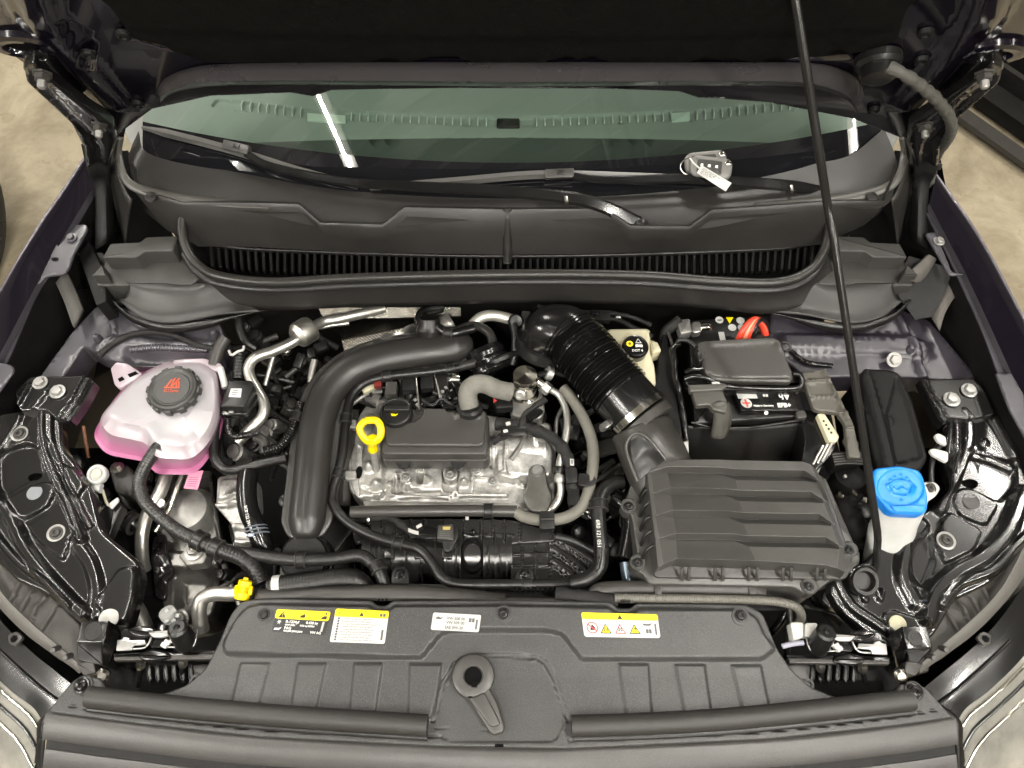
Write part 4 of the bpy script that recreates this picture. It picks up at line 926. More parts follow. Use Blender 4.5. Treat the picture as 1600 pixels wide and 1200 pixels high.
for i, s in enumerate(('Contient gaz fluorés à effet de serre', 'Enthält fluorierte Treibhausgase', 'Contains fluorinated greenhouse gases', 'Contiene gas fluorurado de efecto', 'Contiene gas fluorurati a effetto serra', 'Bevat gefluoreerde broeikasgassen', 'Contém gases fluorados com efeito', 'Innehåller fluorerade växthusgaser', 'Zawiera fluorowane gazy cieplarniane')):
    text(t, s, Q.at(.16, .71-.079*i, .0005), u, v, H_*.070, M_inkg); Q.poly(t, 'bullet', circq(Q, .09, .71-.079*i, .022, 8), M_inkg, .0005)
Q.poly(t, 'part_number', rrect(.91, .10, .95, .42, .018), M_inkg, .0005)
t, Q = sticker('oil_sticker', 'small silver sticker with three printed oil codes, middle of the front panel', [(677, 957), (752, 961), (748, 988), (673, 984)], M_papers)
H_ = Q.h(); u, v = Q.u(), Q.v()
for s, a, b in (('VW 508 00', .30, .70), ('VW 509 00', .30, .46), ('SAE 0W-20', .28, .18)): text(t, s, Q.at(a, b, .0006), u, v, H_*.23, M_inkg, bold=.00012)
Q.poly(t, 'oil_can', [(.08, .64), (.17, .62), (.23, .76), (.16, .72), (.13, .78), (.07, .74)], M_inkg, .0005)
for a0, a1 in ((.76, .815), (.825, .88)): Q.poly(t, 'book', [(a0, .55), (a1, .55), (a1, .78), (a0, .78)], M_inkg, .0005)
Q.poly(t, 'part_number', rrect(.91, .15, .95, .72, .018), M_inkg, .0005)
t, Q = sticker('hazard_sticker', 'white sticker with yellow top strip and four hazard symbols, rightmost on the panel', [(908, 957), (1027, 960), (1032, 997), (913, 995)], M_paper)
H_ = Q.h(); u, v = Q.u(), Q.v()
Q.poly(t, 'yellow_strip', rrect(0, .72, 1, 1, .03, 4, .08), M_inky, .0005); tri(t, Q, .5, .84, .035, M_ink, .0009)
Q.poly(t, 'prohibition_ring', circq(Q, .12, .38, .075, 24), M_inkr, .0005); Q.poly(t, 'prohibition_ring', circq(Q, .12, .38, .062, 24), M_paper, .0008)
Q.poly(t, 'flame', [(.09, .28), (.15, .28), (.16, .38), (.12, .52), (.10, .40)], M_ink, .0011); Q.poly(t, 'prohibition_bar', [(.065, .49), (.075, .52), (.175, .27), (.165, .24)], M_inkr, .0014)
tri(t, Q, .295, .33, .075, M_ink, .0005, inner=M_inky); tri(t, Q, .485, .33, .075, M_inkr, .0005, inner=M_paper); tri(t, Q, .675, .33, .075, M_ink, .0005, inner=M_inky)
for a in (.27, .29, .31): Q.poly(t, 'heat_wave', [(a, .22), (a+.01, .22), (a+.014, .40), (a+.004, .40)], M_ink, .0011)
for i in range(4):
    a = math.pi*i/2+.4; Q.poly(t, 'fan_blade', [(.485, .33), (.485+.035*math.cos(a), .33+.10*math.sin(a)), (.485+.035*math.cos(a+.7), .33+.10*math.sin(a+.7))], M_ink, .0011+.0001*i)
Q.poly(t, 'lightning', [(.68, .20), (.69, .33), (.665, .33), (.685, .50), (.685, .38), (.70, .38)], M_ink, .0011)
Q.poly(t, 'oil_can', [(.80, .50), (.88, .50), (.92, .62), (.86, .58), (.78, .60)], M_inkg, .0005)
for a0, a1 in ((.82, .855), (.86, .895)): Q.poly(t, 'book', [(a0, .18), (a1, .18), (a1, .36), (a0, .36)], M_inkg, .0005)
Q.poly(t, 'part_number', rrect(.94, .12, .965, .6, .012), M_inkg, .0005)

# ================================================================== GRILLE TOP AND BUMPER
gr = thing('front_grille', 'dark grey grille surround bar across the very front edge', 'grille', (0, -.03, .86))
seam = [(72, 1114), (200, 1131), (400, 1153), (680, 1168), (800, 1171.5), (890, 1171), (1200, 1157), (1400, 1136), (1492, 1122)]
sp = [P(x, y, .888) for x, y in seam]
def off(dy, dz, side=0): return [p+Vector((0, -dy, dz)) for p in sp]
patch('upper_bar', [off(-.01, -.010), off(.000, .000), off(.004, .001), off(.030, -.008), off(.034, -.012)], mat('bar_plastic', (.038, .036, .033), .40, speck=.03, var=.1, bump=.2, bscale=500), gr, 8, 1, 50, world=True)
patch('shadow_gap', [off(.032, -.012), off(.033, -.020), off(.046, -.024)], M_dark, gr, 8, 1, 50, world=True)
patch('lower_bar', [off(.044, -.026), off(.046, -.022), off(.072, -.030), off(.090, -.055)], mat('bar_plastic', (.05, .047, .04), .4), gr, 8, 1, 50, world=True)
for k in range(3): patch('slat', [off(.055+.03*k, -.06-.03*k), off(.090+.03*k, -.07-.03*k), off(.092+.03*k, -.08-.03*k)], M_plasticg, gr, 6, 1, world=True)
# ================================================================== HEADLIGHTS
def streak_mat():
    return mat('headlamp_lens', (.36, .35, .31), .14, metal=.5, var=.5, vscale=7, coat=.6, rvar=.05)
for s in (-1, 1):
    X = (lambda x: x) if s < 0 else (lambda x: 1562-x)
    hl_ = thing('headlamp', ('left' if s < 0 else 'right')+' headlamp with gloss black top and bright reflector streaks', 'headlamp', tuple(P(X(30), 1120, .75)), 'headlamps')
    r0 = [(X(-60), 880, .87), (X(-5), 962, .87), (X(42), 1012, .868), (X(88), 1050, .866), (X(122), 1078, .862)]
    r1 = [(X(-66), 930, .862), (X(-18), 1000, .862), (X(30), 1046, .86), (X(72), 1082, .858), (X(100), 1102, .855)]
    r2 = [(X(-78), 975, .85), (X(-28), 1036, .85), (X(18), 1080, .848), (X(54), 1108, .845), (X(72), 1140, .838)]
    r3 = [(X(-100), 1060, .81), (X(-50), 1112, .81), (X(-8), 1150, .81), (X(22), 1184, .805), (X(46), 1230, .80)]
    r4 = [(X(-120), 1140, .74), (X(-80), 1180, .74), (X(-40), 1220, .74), (X(0), 1260, .73), (X(40), 1300, .72)]
    patch('black_top', [r0, r1, r2], M_gloss, hl_, 8, 4)
    patch('lens', [[(a[0], a[1], a[2]+.001) for a in r2], r3, r4], streak_mat(), hl_, 10, 6)
    for k, q in enumerate((.15, .42, .70)):
        rr = [tuple(np.array(a)*(1-q)+np.array(b)*q+np.array((0, 0, .004))) for a, b in zip(r2, r3)]
        tube('chrome_line', rr, .0028, M_chrome if k % 2 == 0 else M_gloss, hl_, 8, .02)
    # side cheek towards the grille
    patch('seal_strip', [[(X(122), 1078, .864), (X(103), 1100, .86), (X(74), 1122, .856), (X(70), 1160, .84), (X(66), 1230, .80)], [(X(112), 1078, .86), (X(96), 1098, .856), (X(62), 1126, .850), (X(58), 1165, .835), (X(50), 1230, .79)]], M_rubber, hl_, 6, 1, thick=.003)
    for q in (.25, .5):
        rr = [tuple(np.array(a)*(1-q)+np.array(b)*q+np.array((0, 0, .0015))) for a, b in zip(r0, r1)]
    tube('edge_lip', [(a[0], a[1], a[2]+.002) for a in r1[1:]], .002, M_shiny, hl_, 8, .01)
    # grey mounting band round the lamp and wheel-arch liner behind it
    bd = thing('lamp_band', 'curved grey plastic band with a square clip behind the '+('left' if s < 0 else 'right')+' headlamp', 'trim', tuple(P(X(40), 1010, .87)), 'lamp bands')
    band = [(X(-70), 850), (X(-30), 912), (X(0), 950), (X(40), 990), (X(80), 1020), (X(112), 1042), (X(124), 1052)]
    inner = [(X(-50), 830), (X(-18), 895), (X(8), 934), (X(48), 974), (X(88), 1008), (X(118), 1034), (X(132), 1046)]
    patch('band', [[(x, y, .874) for x, y in band], [(x, y, .876) for x, y in inner], [(x, y, .868) for x, y in inner]], mat('band_plastic', (.075, .07, .062), .5, bump=.2), bd, 6, 1, thick=.003)
    block('clip', [(X(12), 992), (X(26), 986), (X(36), 996), (X(24), 1010), (X(14), 1006)], .880, .006, M_plasticg, bd, bev=.001)
    lathe('clip_hole', P(X(22), 998, .8805), (0, 0, 1), [(.006, 0), (0, .0004)], M_void, bd, 6)
    for (px, py) in ((92, 1012), (111, 1024)):
        lathe('stud', P(X(px), py, .876), (0, -.4, 1), [(.0045, 0), (.0045, .014), (.0035, .016), (0, .016)], M_plasticg, bd, 12)
    block('end_clip', [(X(118), 1036), (X(146), 1032), (X(150), 1052), (X(130), 1056)], .884, .02, M_plasticg, bd, bev=.002)
    ln = thing('arch_liner', 'ribbed dark grey plastic liner under the '+('left' if s < 0 else 'right')+' bracket', 'liner', tuple(P(X(40), 940, .83)), 'arch liners')
    sheet('panel', [(X(-60), 800), (X(-10), 870), (X(30), 905), (X(80), 930), (X(125), 975), (X(135), 1050), (X(90), 1030), (X(40), 990), (X(0), 950), (X(-60), 900)], lambda x, y: .835,
          [('line', [(X(10+18*k), 950+12*k), (X(34+18*k), 905+14*k)], .010, .0022, .002) for k in range(4)]+[('dome', (X(60), 955), .006, .02)], mat('liner_plastic', (.060, .056, .050), .6, bump=.4, var=.15), ln, res=.012, skirt=.03)

# ================================================================== GLOSS BLACK STAMPED BRACKETS
bf = lambda x, y: .858+.11*y
bl = thing('headlamp_bracket', 'gloss black pressed steel bracket with raised pads on the left side', 'bracket', tuple(P(60, 800, .9)), 'pressed steel brackets')
Lout = [(-30, 655), (0, 645), (40, 640), (72, 640), (94, 652), (98, 700), (122, 728), (143, 764), (152, 800), (160, 830), (198, 862), (217, 878), (222, 900), (212, 945), (200, 982), (182, 996), (160, 985), (125, 974), (98, 950), (66, 925), (20, 905), (-10, 865), (-45, 800)]
sheet('plate', Lout, bf, [
  ('poly', [(-5, 716), (20, 700), (45, 694), (60, 700), (70, 742), (48, 752), (8, 776), (-4, 760)], -.011, .007, .012),
  ('poly', [(8, 782), (50, 758), (78, 752), (88, 764), (74, 792), (38, 812), (22, 806)], .009, .006, .01),
  ('poly', [(44, 822), (80, 800), (95, 770), (104, 790), (118, 826), (99, 876), (56, 842)], .010, .006, .008),
  ('poly', [(96, 724), (118, 734), (134, 756), (120, 780), (108, 760)], .010, .006, .008),
  ('line', [(66, 642), (66, 680), (74, 715), (92, 760), (108, 790), (128, 842)], .012, .0045, .006),
  ('line', [(78, 645), (80, 690), (100, 740), (128, 800), (140, 822)], .007, .003, .004),
  ('line', [(-10, 775), (16, 810), (36, 852), (62, 888), (100, 930), (130, 960)], .014, .006, .008),
  ('line', [(-30, 800), (4, 850), (36, 885), (72, 910), (112, 950)], .008, .003, .005),
  ('line', [(120, 850), (140, 880), (150, 920), (146, 960)], .006, .006, .010),
  ('poly', [(214, 886), (209, 935), (196, 974), (166, 966), (150, 942), (170, 912), (186, 888)], .010, .009, .01),
  ('line', [(0, 700), (24, 664), (30, 650)], .006, .003, .004)], M_gloss, bl, res=.0028, edge_r=.006, rc=.012, skirt=.016, sharp=80, holes=[circle_px(52, 743, 14, 8, 16, .2)])
def BL(px, py, h=0): q = WORLDF.hit(px, py, bf, h); return WORLDF.out((q[0], q[1], bf(*q)+h))
lathe('dark_hole', BL(52, 744, -.025), (0, 0, 1), [(.022, 0), (0, .0003)], M_void, bl, 20)
for (x, y, h) in ((31, 678, .001), (88, 833, .011)):
    lathe('washer', BL(x, y, h), (0, 0, 1), [(.0145, 0), (.0145, .002), (.012, .003)], M_alud, bl, 24); screw(bl, 0, 0, 0, .0082, 'torx', M_plasticg, world=BL(x, y, h+.003))
lathe('pad', BL(54, 770, .0095), (0, 0, 1), [(.0125, 0), (.0125, .0006), (0, .0007)], mat('grey_decal', (.16, .17, .18), .45), bl, 24)
lathe('plug', BL(171, 966, .008), (0, 0, 1), [(.015, 0), (.015, .003), (.010, .005), (0, .006)], M_white, bl, 24)
bu = thing('wing_bracket', 'small gloss black bracket with two bolts behind the left coolant tank side', 'bracket', tuple(P(100, 620, .94)), 'pressed steel brackets')
sheet('plate', [(22, 612), (45, 588), (134, 586), (147, 595), (128, 630), (108, 658), (90, 656), (70, 640), (30, 642)], lambda x, y: .925, [('line', [(138, 592), (120, 626), (98, 655)], .006, .003, .003), ('line', [(130, 588), (112, 622), (92, 650)], .006, .002, .002), ('line', [(50, 640), (72, 612)], .006, .003, .003), ('line', [(28, 630), (44, 600)], .006, .003, .003)], M_gloss, bu, res=.003, skirt=.02, edge_r=.004)
screw(bu, 90, 612, .928, .010, 'hex', M_zinc, 'bolt'); screw(bu, 63, 598, .928, .0095, 'hex', M_alud, 'bolt')
# right
br_ = thing('headlamp_bracket', 'gloss black pressed steel bracket carrying the rod foot on the right side', 'bracket', tuple(P(1500, 800, .9)), 'pressed steel brackets')
Rout = [(1483, 655), (1520, 648), (1562, 648), (1590, 700), (1612, 770), (1650, 800), (1650, 835), (1604, 852), (1575, 888), (1548, 912), (1492, 938), (1472, 975), (1455, 1000), (1420, 990), (1398, 1010), (1384, 1006), (1348, 986), (1312, 952), (1295, 922), (1299, 903), (1332, 893), (1362, 868), (1385, 838), (1420, 815), (1455, 795), (1482, 768), (1476, 715)]
sheet('plate', Rout, bf, [
  ('poly', [(1517, 706), (1584, 724), (1586, 758), (1562, 786), (1500, 756)], -.010, .007, .008),
  ('line', [(1518, 708), (1550, 716), (1582, 730)], .010, .004, .005),
  ('poly', [(1486, 778), (1500, 764), (1520, 764), (1560, 788), (1540, 822), (1500, 806)], .008, .006, .01),
  ('poly', [(1484, 800), (1535, 830), (1520, 860), (1476, 882), (1464, 850), (1470, 815)], .010, .007, .008),
  ('line', [(1512, 650), (1513, 690), (1498, 735), (1478, 772), (1470, 795)], .012, .006, .008),
  ('line', [(1495, 655), (1494, 700), (1484, 740)], .006, .003, .004),
  ('line', [(1600, 770), (1574, 830), (1540, 868), (1496, 893), (1462, 925), (1450, 965)], .016, .008, .010),
  ('line', [(1640, 810), (1590, 850), (1552, 890), (1500, 912), (1474, 945)], .010, .004, .006),
  ('line', [(1440, 820), (1420, 850), (1412, 900), (1430, 940)], .010, .007, .010),
  ('line', [(1310, 910), (1330, 945), (1372, 975), (1410, 1000)], .008, .005, .006),
  ('line', [(1345, 922), (1352, 938), (1356, 926)], .008, .0025, .003), ('line', [(1368, 918), (1376, 936), (1380, 922)], .008, .0025, .003),
  ('poly', [(1378, 960), (1392, 952), (1420, 962), (1450, 970), (1440, 990), (1386, 1000)], .005, .004, .01),
  ('poly', [(1420, 850), (1452, 830), (1458, 880), (1440, 920), (1424, 900)], -.008, .012, .01), ('dome', (1540, 690), .006, .009), ('line', [(1555, 655), (1578, 700), (1584, 712)], .008, .004, .006)], M_gloss, br_, res=.0028, edge_r=.006, rc=.012, skirt=.016, sharp=80, holes=[circle_px(1520, 753, 14, 8, 16, .3)])
lathe('dark_hole', BL(1520, 754, -.025), (0, 0, 1), [(.022, 0), (0, .0003)], M_void, br_, 20)
lathe('washer', BL(1478, 845, .011), (0, 0, 1), [(.0150, 0), (.0150, .002), (.012, .003)], M_alud, br_, 24); screw(br_, 0, 0, 0, .0085, 'torx', M_plasticg, world=BL(1478, 845, .014))
lathe('pad_ring', BL(1517, 783, .0085), (0, 0, 1), [(.014, 0), (.014, .0008), (.012, .0008), (.012, .0002), (0, .0002)], M_plasticg, br_, 24)
lathe('plug', BL(1402, 975, .008), (0, 0, 1), [(.013, 0), (.013, .003), (.010, .005), (0, .006)], M_cream, br_, 24)
bu = thing('wing_bracket', 'small gloss black bracket with two bright bolts by the right wing', 'bracket', tuple(P(1490, 620, .94)), 'pressed steel brackets')
sheet('plate', [(1436, 592), (1521, 590), (1538, 606), (1556, 648), (1520, 656), (1484, 652), (1476, 664), (1468, 655)], lambda x, y: .925, [('line', [(1440, 594), (1458, 626), (1476, 658)], .006, .002, .002), ('line', [(1448, 594), (1466, 626), (1482, 652)], .006, .002, .002), ('line', [(1508, 640), (1522, 655)], .006, .003, .003)], M_gloss, bu, res=.003, skirt=.02, edge_r=.004)
screw(bu, 1487, 624, .928, .0105, 'hex', M_zinc, 'bolt'); screw(bu, 1514, 610, .928, .010, 'hex', M_zinc, 'bolt')
# rod foot socket
rf = thing('rod_socket', 'black rubber socket ring holding the foot of the prop rod', 'socket', tuple(P(1352, 905, .89)))
c = P(1350, 908, .892); lathe('ring', c, (.1, -.35, 1), [(.023, -.008), (.024, 0), (.021, .006), (.016, .006), (.014, .002), (.013, -.004), (0, -.004)], M_rubber, rf, 32)
tube('loop', [(1333, 912, .890), (1330, 895, .898), (1340, 886, .905), (1356, 882, .905), (1366, 890, .90)], .0028, M_shiny, rf, 8)
# black box brackets in front of the lamps
for s in (-1, 1):
    t = thing('lamp_mount', 'black steel box bracket '+('left' if s < 0 else 'right')+' of the latch with a round mark on top', 'bracket', tuple(P(150 if s < 0 else 1430, 990, .9)), 'black box brackets')
    if s < 0:
        block('box', [(127, 971), (170, 970), (160, 1004), (119, 1004)], .912, .075, M_gloss, t, bev=.002, rc=.002)
        patch('side', [[(170, 970, .911), (186, 990, .892), (184, 1002, .885)], [(160, 1004, .911), (158, 1036, .87), (160, 1062, .85)]], M_shiny, t, 3, 1, thick=.003)
        block('lower_body', [(119, 1004), (160, 1004), (160, 1040), (120, 1032)], .885, .06, M_plastic, t, bev=.003)
        lathe('mark', P(145, 986, .9125), (0, 0, 1), [(.013, 0), (.013, .0006), (.011, .0006), (.011, .0001), (.006, .0001), (.006, .0006), (.004, .0006)], M_plastic, t, 24)
    else:
        block('box', [(1410, 979), (1448, 978), (1458, 1012), (1418, 1015)], .912, .045, M_gloss, t, bev=.0015, rc=.002)
        patch('side', [[(1409, 979, .911), (1392, 990, .900), (1388, 1000, .89)], [(1417, 1015, .90), (1412, 1030, .87), (1400, 1043, .86)]], M_gloss, t, 3, 1, thick=.003)
        block('lower_body', [(1418, 1014), (1458, 1012), (1452, 1050), (1420, 1050)], .875, .06, M_plastic, t, bev=.003)
        lathe('mark', P(1430, 997, .9125), (0, 0, 1), [(.011, 0), (.011, .0006), (.009, .0006), (.009, .0001), (.005, .0001), (.005, .0006), (.0035, .0006)], M_plastic, t, 24)

# ================================================================== BONNET LATCHES
for s in (-1, 1):
    if s < 0:
        X = lambda x: x; dy = 0
    else:
        X = lambda x: 1568-x; dy = 6
    lt = thing('bonnet_latch', ('left' if s < 0 else 'right')+' bonnet latch with bright catch plate and rubber buffer', 'latch', tuple(P(X(270), 1010, .88)), 'bonnet latches')
    Y = lambda y: y+dy
    block('base_plate', [(X(176), Y(1020)), (X(340), Y(1016)), (X(335), Y(1032)), (X(178), Y(1034))], .878, .012, M_shiny, lt, bev=.002)
    block('front_rail', [(X(178), Y(1026)), (X(336), Y(1022)), (X(334), Y(1030)), (X(178), Y(1032))], .886, .014, M_plasticg, lt, bev=.001, rc=.001)
    block('catch_plate', [(X(183), Y(1000)), (X(190), Y(999)), (X(193), Y(995)), (X(201), Y(996)), (X(203), Y(1000)), (X(226), Y(999)), (X(229), Y(1007)), (X(208), Y(1009)), (X(205), Y(1016)), (X(181), Y(1017))], .900, .004, M_zinc, lt, bev=.001, rc=.001)
    block('upper_plate', [(X(190), Y(984)), (X(200), Y(982)), (X(232), Y(985)), (X(300), Y(984)), (X(308), Y(992)), (X(302), Y(1010)), (X(236), Y(1012)), (X(230), Y(998)), (X(188), Y(1000))], .893, .005, M_shiny, lt, bev=.001, rc=.002)
    tube('bright_edge', [(X(208), Y(1014), .899), (X(226), Y(1012), .899), (X(234), Y(1002), .900), (X(238), Y(990), .90)], .0016, M_zinc, lt, 8)
    tube('bright_edge', [(X(260), Y(1011), .899), (X(298), Y(1011), .899), (X(306), Y(1000), .90), (X(308), Y(984), .90)], .0014, M_zinc, lt, 8)
    block('hook', [(X(196), Y(984)), (X(214), Y(977)), (X(238), Y(979)), (X(250), Y(988)), (X(240), Y(994)), (X(222), Y(996)), (X(205), Y(992))], .908, .009, M_shiny, lt, bev=.003, rc=.006)
    block('lever', [(X(230), Y(987)), (X(262), Y(984)), (X(272), Y(990)), (X(255), Y(996)), (X(238), Y(996))], .912, .005, M_alud, lt, bev=.0015)
    block('foot', [(X(214), Y(1022)), (X(236), Y(1012)), (X(262), Y(1018)), (X(268), Y(1028)), (X(240), Y(1034)), (X(220), Y(1032))], .890, .010, M_shiny, lt, bev=.004, rc=.01)
    c = P(X(291), Y(1004), .893); ax = Vector((-.42*-s if 0 else (.42 if s > 0 else -.42)*1.0, .15, .9)).normalized()
    top_ = P(X(276), Y(980), .935); ax = (top_-c).normalized(); L_ = (top_-c).length
    lathe('buffer', c, ax, [(.0165, 0), (.0155, L_*.7), (.0145, L_*.92), (.011, L_), (.0050, L_), (.0035, L_-.003), (0, L_-.003)], M_rubber, lt, 30)
    screw(lt, 0, 0, 0, .0030, 'torx', M_plastic, world=top_-ax*.001, n=ax)
    for (px, py, zz, r) in ((262, 1003, .902, .0055), (271, 1001, .905, .005), (257, 1008, .90, .006)):
        box('white_slider', P(X(px), Y(py), zz), (.010, .007, .007), M_white, lt, (.2, .1, .5*s), .002)
    for (px, py) in ((220, 1036), (286, 1034)):
        p0 = P(X(px), Y(py), .877); p1 = P(X(px-4*1), Y(py+36), .850)
        lathe('pin_nut', p0, (p1-p0), [(.0072, -.004), (.0075, .004), (.005, .010), (.0048, .010)], M_steel, lt, 6); tube('pin', [p0, p0.lerp(p1, .5), p1], .0042, M_shiny, lt, 10, world=True)
    # ribbed dark plastic bay under the latch
    bay = thing('latch_housing', 'dark ribbed plastic housing under the '+('left' if s < 0 else 'right')+' latch', 'housing', tuple(P(X(250), 1060, .85)), 'latch housings')
    block('floor', [(X(160), 1030), (X(345), 1030), (X(345), 1090), (X(160), 1092)], .835, .03, M_dark, bay)
    for k in range(6):
        x = 228+13*k; block('rib', [(X(x), 1038), (X(x+7), 1038), (X(x+9), 1060), (X(x+5), 1068), (X(x+1), 1060)], .866, .03, M_plastic, bay, bev=.001, rc=.001)
    block('bracket', [(X(292), 1040), (X(340), 1036), (X(330), 1060), (X(300), 1068)], .862, .02, M_plasticg, bay, bev=.002)
    lathe('eye', P(X(306), Y(1064), .864), (0, 0, 1), [(.009, -.01), (.009, .003), (.005, .003), (.005, 0), (0, 0)], M_plasticg, bay, 20)
    block('dish', [(X(232), 1066), (X(300), 1062), (X(300), 1080), (X(240), 1092), (X(215), 1082)], .853, .02, M_plasticg, bay, bev=.003, rc=.012)
    lathe('side_nut', P(X(256 if 0 else 163), 1053, .880), (-.2*s, -.5, 1), [(.010, 0), (.010, .008), (.006, .012), (0, .012)], M_steel, bay, 14)
# white connector at the right latch, knob at the left
t = thing('white_connector', 'white double plug beside the right latch', 'connector', tuple(P(1255, 985, .9)))
block('plug', [(1235, 972), (1256, 972), (1256, 996), (1240, 1000)], .905, .02, M_white, t, bev=.002); block('plug', [(1258, 973), (1278, 973), (1276, 995), (1258, 994)], .905, .02, M_white, t, bev=.002)
tube('lead', [(1222, 1010, .89), (1238, 1006, .893), (1255, 1004, .893)], .004, mat('lilac_cable', (.25, .25, .30), .5), t, 10)
t = thing('star_knob', 'pale star shaped knob behind the left latch buffer', 'knob', tuple(P(268, 962, .91)))
lathe('knob', P(268, 966, .905), (-.2, .4, .9), [(.012, 0), (.013, .01), (.012, .016), (0, .017)], mat('pale_grey_plastic', (.26, .26, .25), .4), t, 12)
for k in range(6):
    a = k*math.pi/3; box('lobe', P(268+11*math.cos(a), 963+9*math.sin(a), .915), (.006, .006, .012), mat('pale_grey_plastic', (.26, .26, .25), .4), t, (0, 0, a), .001)
# ================================================================== AIR FILTER BOX
ab = thing('air_filter_box', 'big grey plastic air filter box with four stepped grooves across its lid', 'air filter box', tuple(P(1160, 810, .92)))
M_lid = mat('lid_plastic', (.053, .0515, .047), .34, spec=.45, var=.08, bump=.12, bscale=300, rvar=.05, speck=.015)
lidf = lambda x, y: .945-.02*(y-.3)
LX = (1017, 1021, 1025, 1030); CX = (1124, 1130, 1137, 1145); EX = (1257, 1267, 1280, 1291); FX = (1277, 1287, 1299, 1311); Y0 = (729, 762, 797, 833)
cols = [[] for _ in range(8)]
for c, p in enumerate([(1012, 729, -.004), (1018, 723, -.001), (1037, 718, 0), (1124, 718, 0), (1149, 719, 0), (1254, 721, 0), (1266, 725, -.001), (1274, 732, -.004)]): cols[c].append(p)
for k in range(4):
    y = Y0[k]; dx = LX[k]-1017
    rows_ = [(LX[k], (y+8, y+9, y+10), (0, -.001, 0)), (1044+dx, (y, y+10, y+11.5), (0, -.019, -.017)), (CX[k], (y+1, y+10.5, y+12), (0, -.019, -.017)), (CX[k]+25, (y+4, y+14, y+21), (0, -.020, -.004)), (EX[k], (y+6, y+16, y+23), (0, -.020, -.004)), (FX[k], (y+19, y+21, y+25), (0, -.002, 0))]
    for j in range(3):
        cols[0].append((rows_[0][0]-6, rows_[0][1][j], -.004))
        for c in range(6): cols[c+1].append((rows_[c][0], rows_[c][1][j], rows_[c][2][j]))
        cols[7].append((rows_[5][0]+8, rows_[5][1][j]+2, -.005))
for c, p in enumerate([(1028, 888, -.004), (1036, 882, -.001), (1058, 873, 0), (1150, 875, 0), (1182, 876, 0), (1290, 883, 0), (1308, 888, -.001), (1321, 894, -.004)]): cols[c].append(p)
vs = []; fs = []; nr = len(cols[0])
for c in range(8):
    for (x, y, dz) in cols[c]: vs.append(tuple(P(x, y, .945+dz)))
for c in range(7):
    for r in range(nr-1): fs.append((c*nr+r, c*nr+r+1, (c+1)*nr+r+1, (c+1)*nr+r))
edge = [c*nr for c in range(8)]+[7*nr+r for r in range(1, nr)]+[c*nr+nr-1 for c in range(6, -1, -1)]+[r for r in range(nr-2, 0, -1)]
b0 = len(vs); cen = Vector((0, 0, 0))
for q in edge: cen += Vector(vs[q])
cen /= len(edge)
for q in edge:
    v = Vector(vs[q]); d = (v-cen); d.z = 0; d.normalize(); vs.append((v.x+d.x*.004, v.y+d.y*.003, .906))
n = len(edge)
for i in range(n): fs.append((edge[i], edge[(i+1) % n], b0+(i+1) % n, b0+i))
lid = mesh('lid', vs, fs, M_lid, ab, True, 12); bm = bmesh.new(); bm.from_mesh(lid.data); bmesh.ops.recalc_face_normals(bm, faces=bm.faces); bm.to_mesh(lid.data); bm.free()
md = lid.modifiers.new('edge rounding', 'BEVEL'); md.width = .0022; md.segments = 3; md.limit_method = 'ANGLE'; md.angle_limit = R(12); md.harden_normals = False
block('base', [(985, 758), (1000, 740), (1016, 730), (1290, 745), (1345, 872), (1340, 890), (1300, 905), (1275, 925), (1258, 928), (1240, 917), (1014, 912), (1006, 897), (990, 890), (997, 870), (987, 806), (976, 790)], .903, .09, M_lid, ab, bev=.003, rc=.006)
block('rim', [(1006, 740), (1020, 722), (1286, 742), (1334, 882), (1322, 905), (1022, 902)], .909, .01, M_plasticg, ab, bev=.002, rc=.008)
for x in (1066, 1077, 1118, 1130, 1171, 1184, 1224, 1237, 1277, 1290):
    tube('rib', [(x, 886, .930), (x-1, 896, .922), (x, 906, .906)], .0026, M_lid, ab, 8, .004)
for k, y in enumerate((752, 772, 793, 815, 838, 862)):
    tube('side_fin', [(1018+k*1.5, y-12, .93), (1006+k*1.2, y-4, .925), (998+k*1.0, y+12, .905), (996+k*1.0, y+24, .88)], .0028, M_plastic, ab, 8, .006)
for (x, y) in ((996, 880), (982, 792), (1263, 917), (1326, 860)):
    lathe('boss', P(x, y, .900), (0, 0, 1), [(.013, -.02), (.013, .006), (.011, .008), (0, .008)], M_lid, ab, 20); screw(ab, x, y, .909, .0062, 'torx', M_plastic)
block('ear', [(1312, 850), (1332, 846), (1345, 866), (1338, 884), (1322, 882)], .902, .02, M_lid, ab)
# ================================================================== INTAKE HOSE
ih = thing('intake_hose', 'shiny black corrugated air intake hose with a metal clamp', 'hose', tuple(P(930, 590, .93)))
ez = .925
pc = [(846, 540, .90), (858, 520, .93), (885, 522, .94), (918, 555, .94), (955, 598, .935), (985, 632, .93), (1000, 652, .925)]
pts = [P(*p) for p in pc]
tube('elbow', pc[:3]+[(892, 528, .94)], .050, M_shiny, ih, 36, .006, taper=lambda s, d: .98-.06*math.cos(s*3))
tube('bellows', [(886, 523, .94), (900, 536, .94), (912, 549, .94), (940, 581, .937), (970, 615, .933)], .0515, M_shiny, ih, 40, .001, corr=(.0066, .15))
tube('collar', [(966, 611, .933), (985, 633, .930), (998, 648, .926)], .0515, M_shiny, ih, 40, .004)
tube('end_rim', [(848, 545, .895), (852, 531, .915)], .052, M_plastic, ih, 32, .004)
dax = (P(1008, 660, .924)-P(985, 633, .930)).normalized(); cc = P(998, 648, .926)
lathe('clamp', cc, dax, [(.0525, -.006), (.0545, -.006), (.0545, .006), (.0525, .006)], M_chrome, ih, 56)
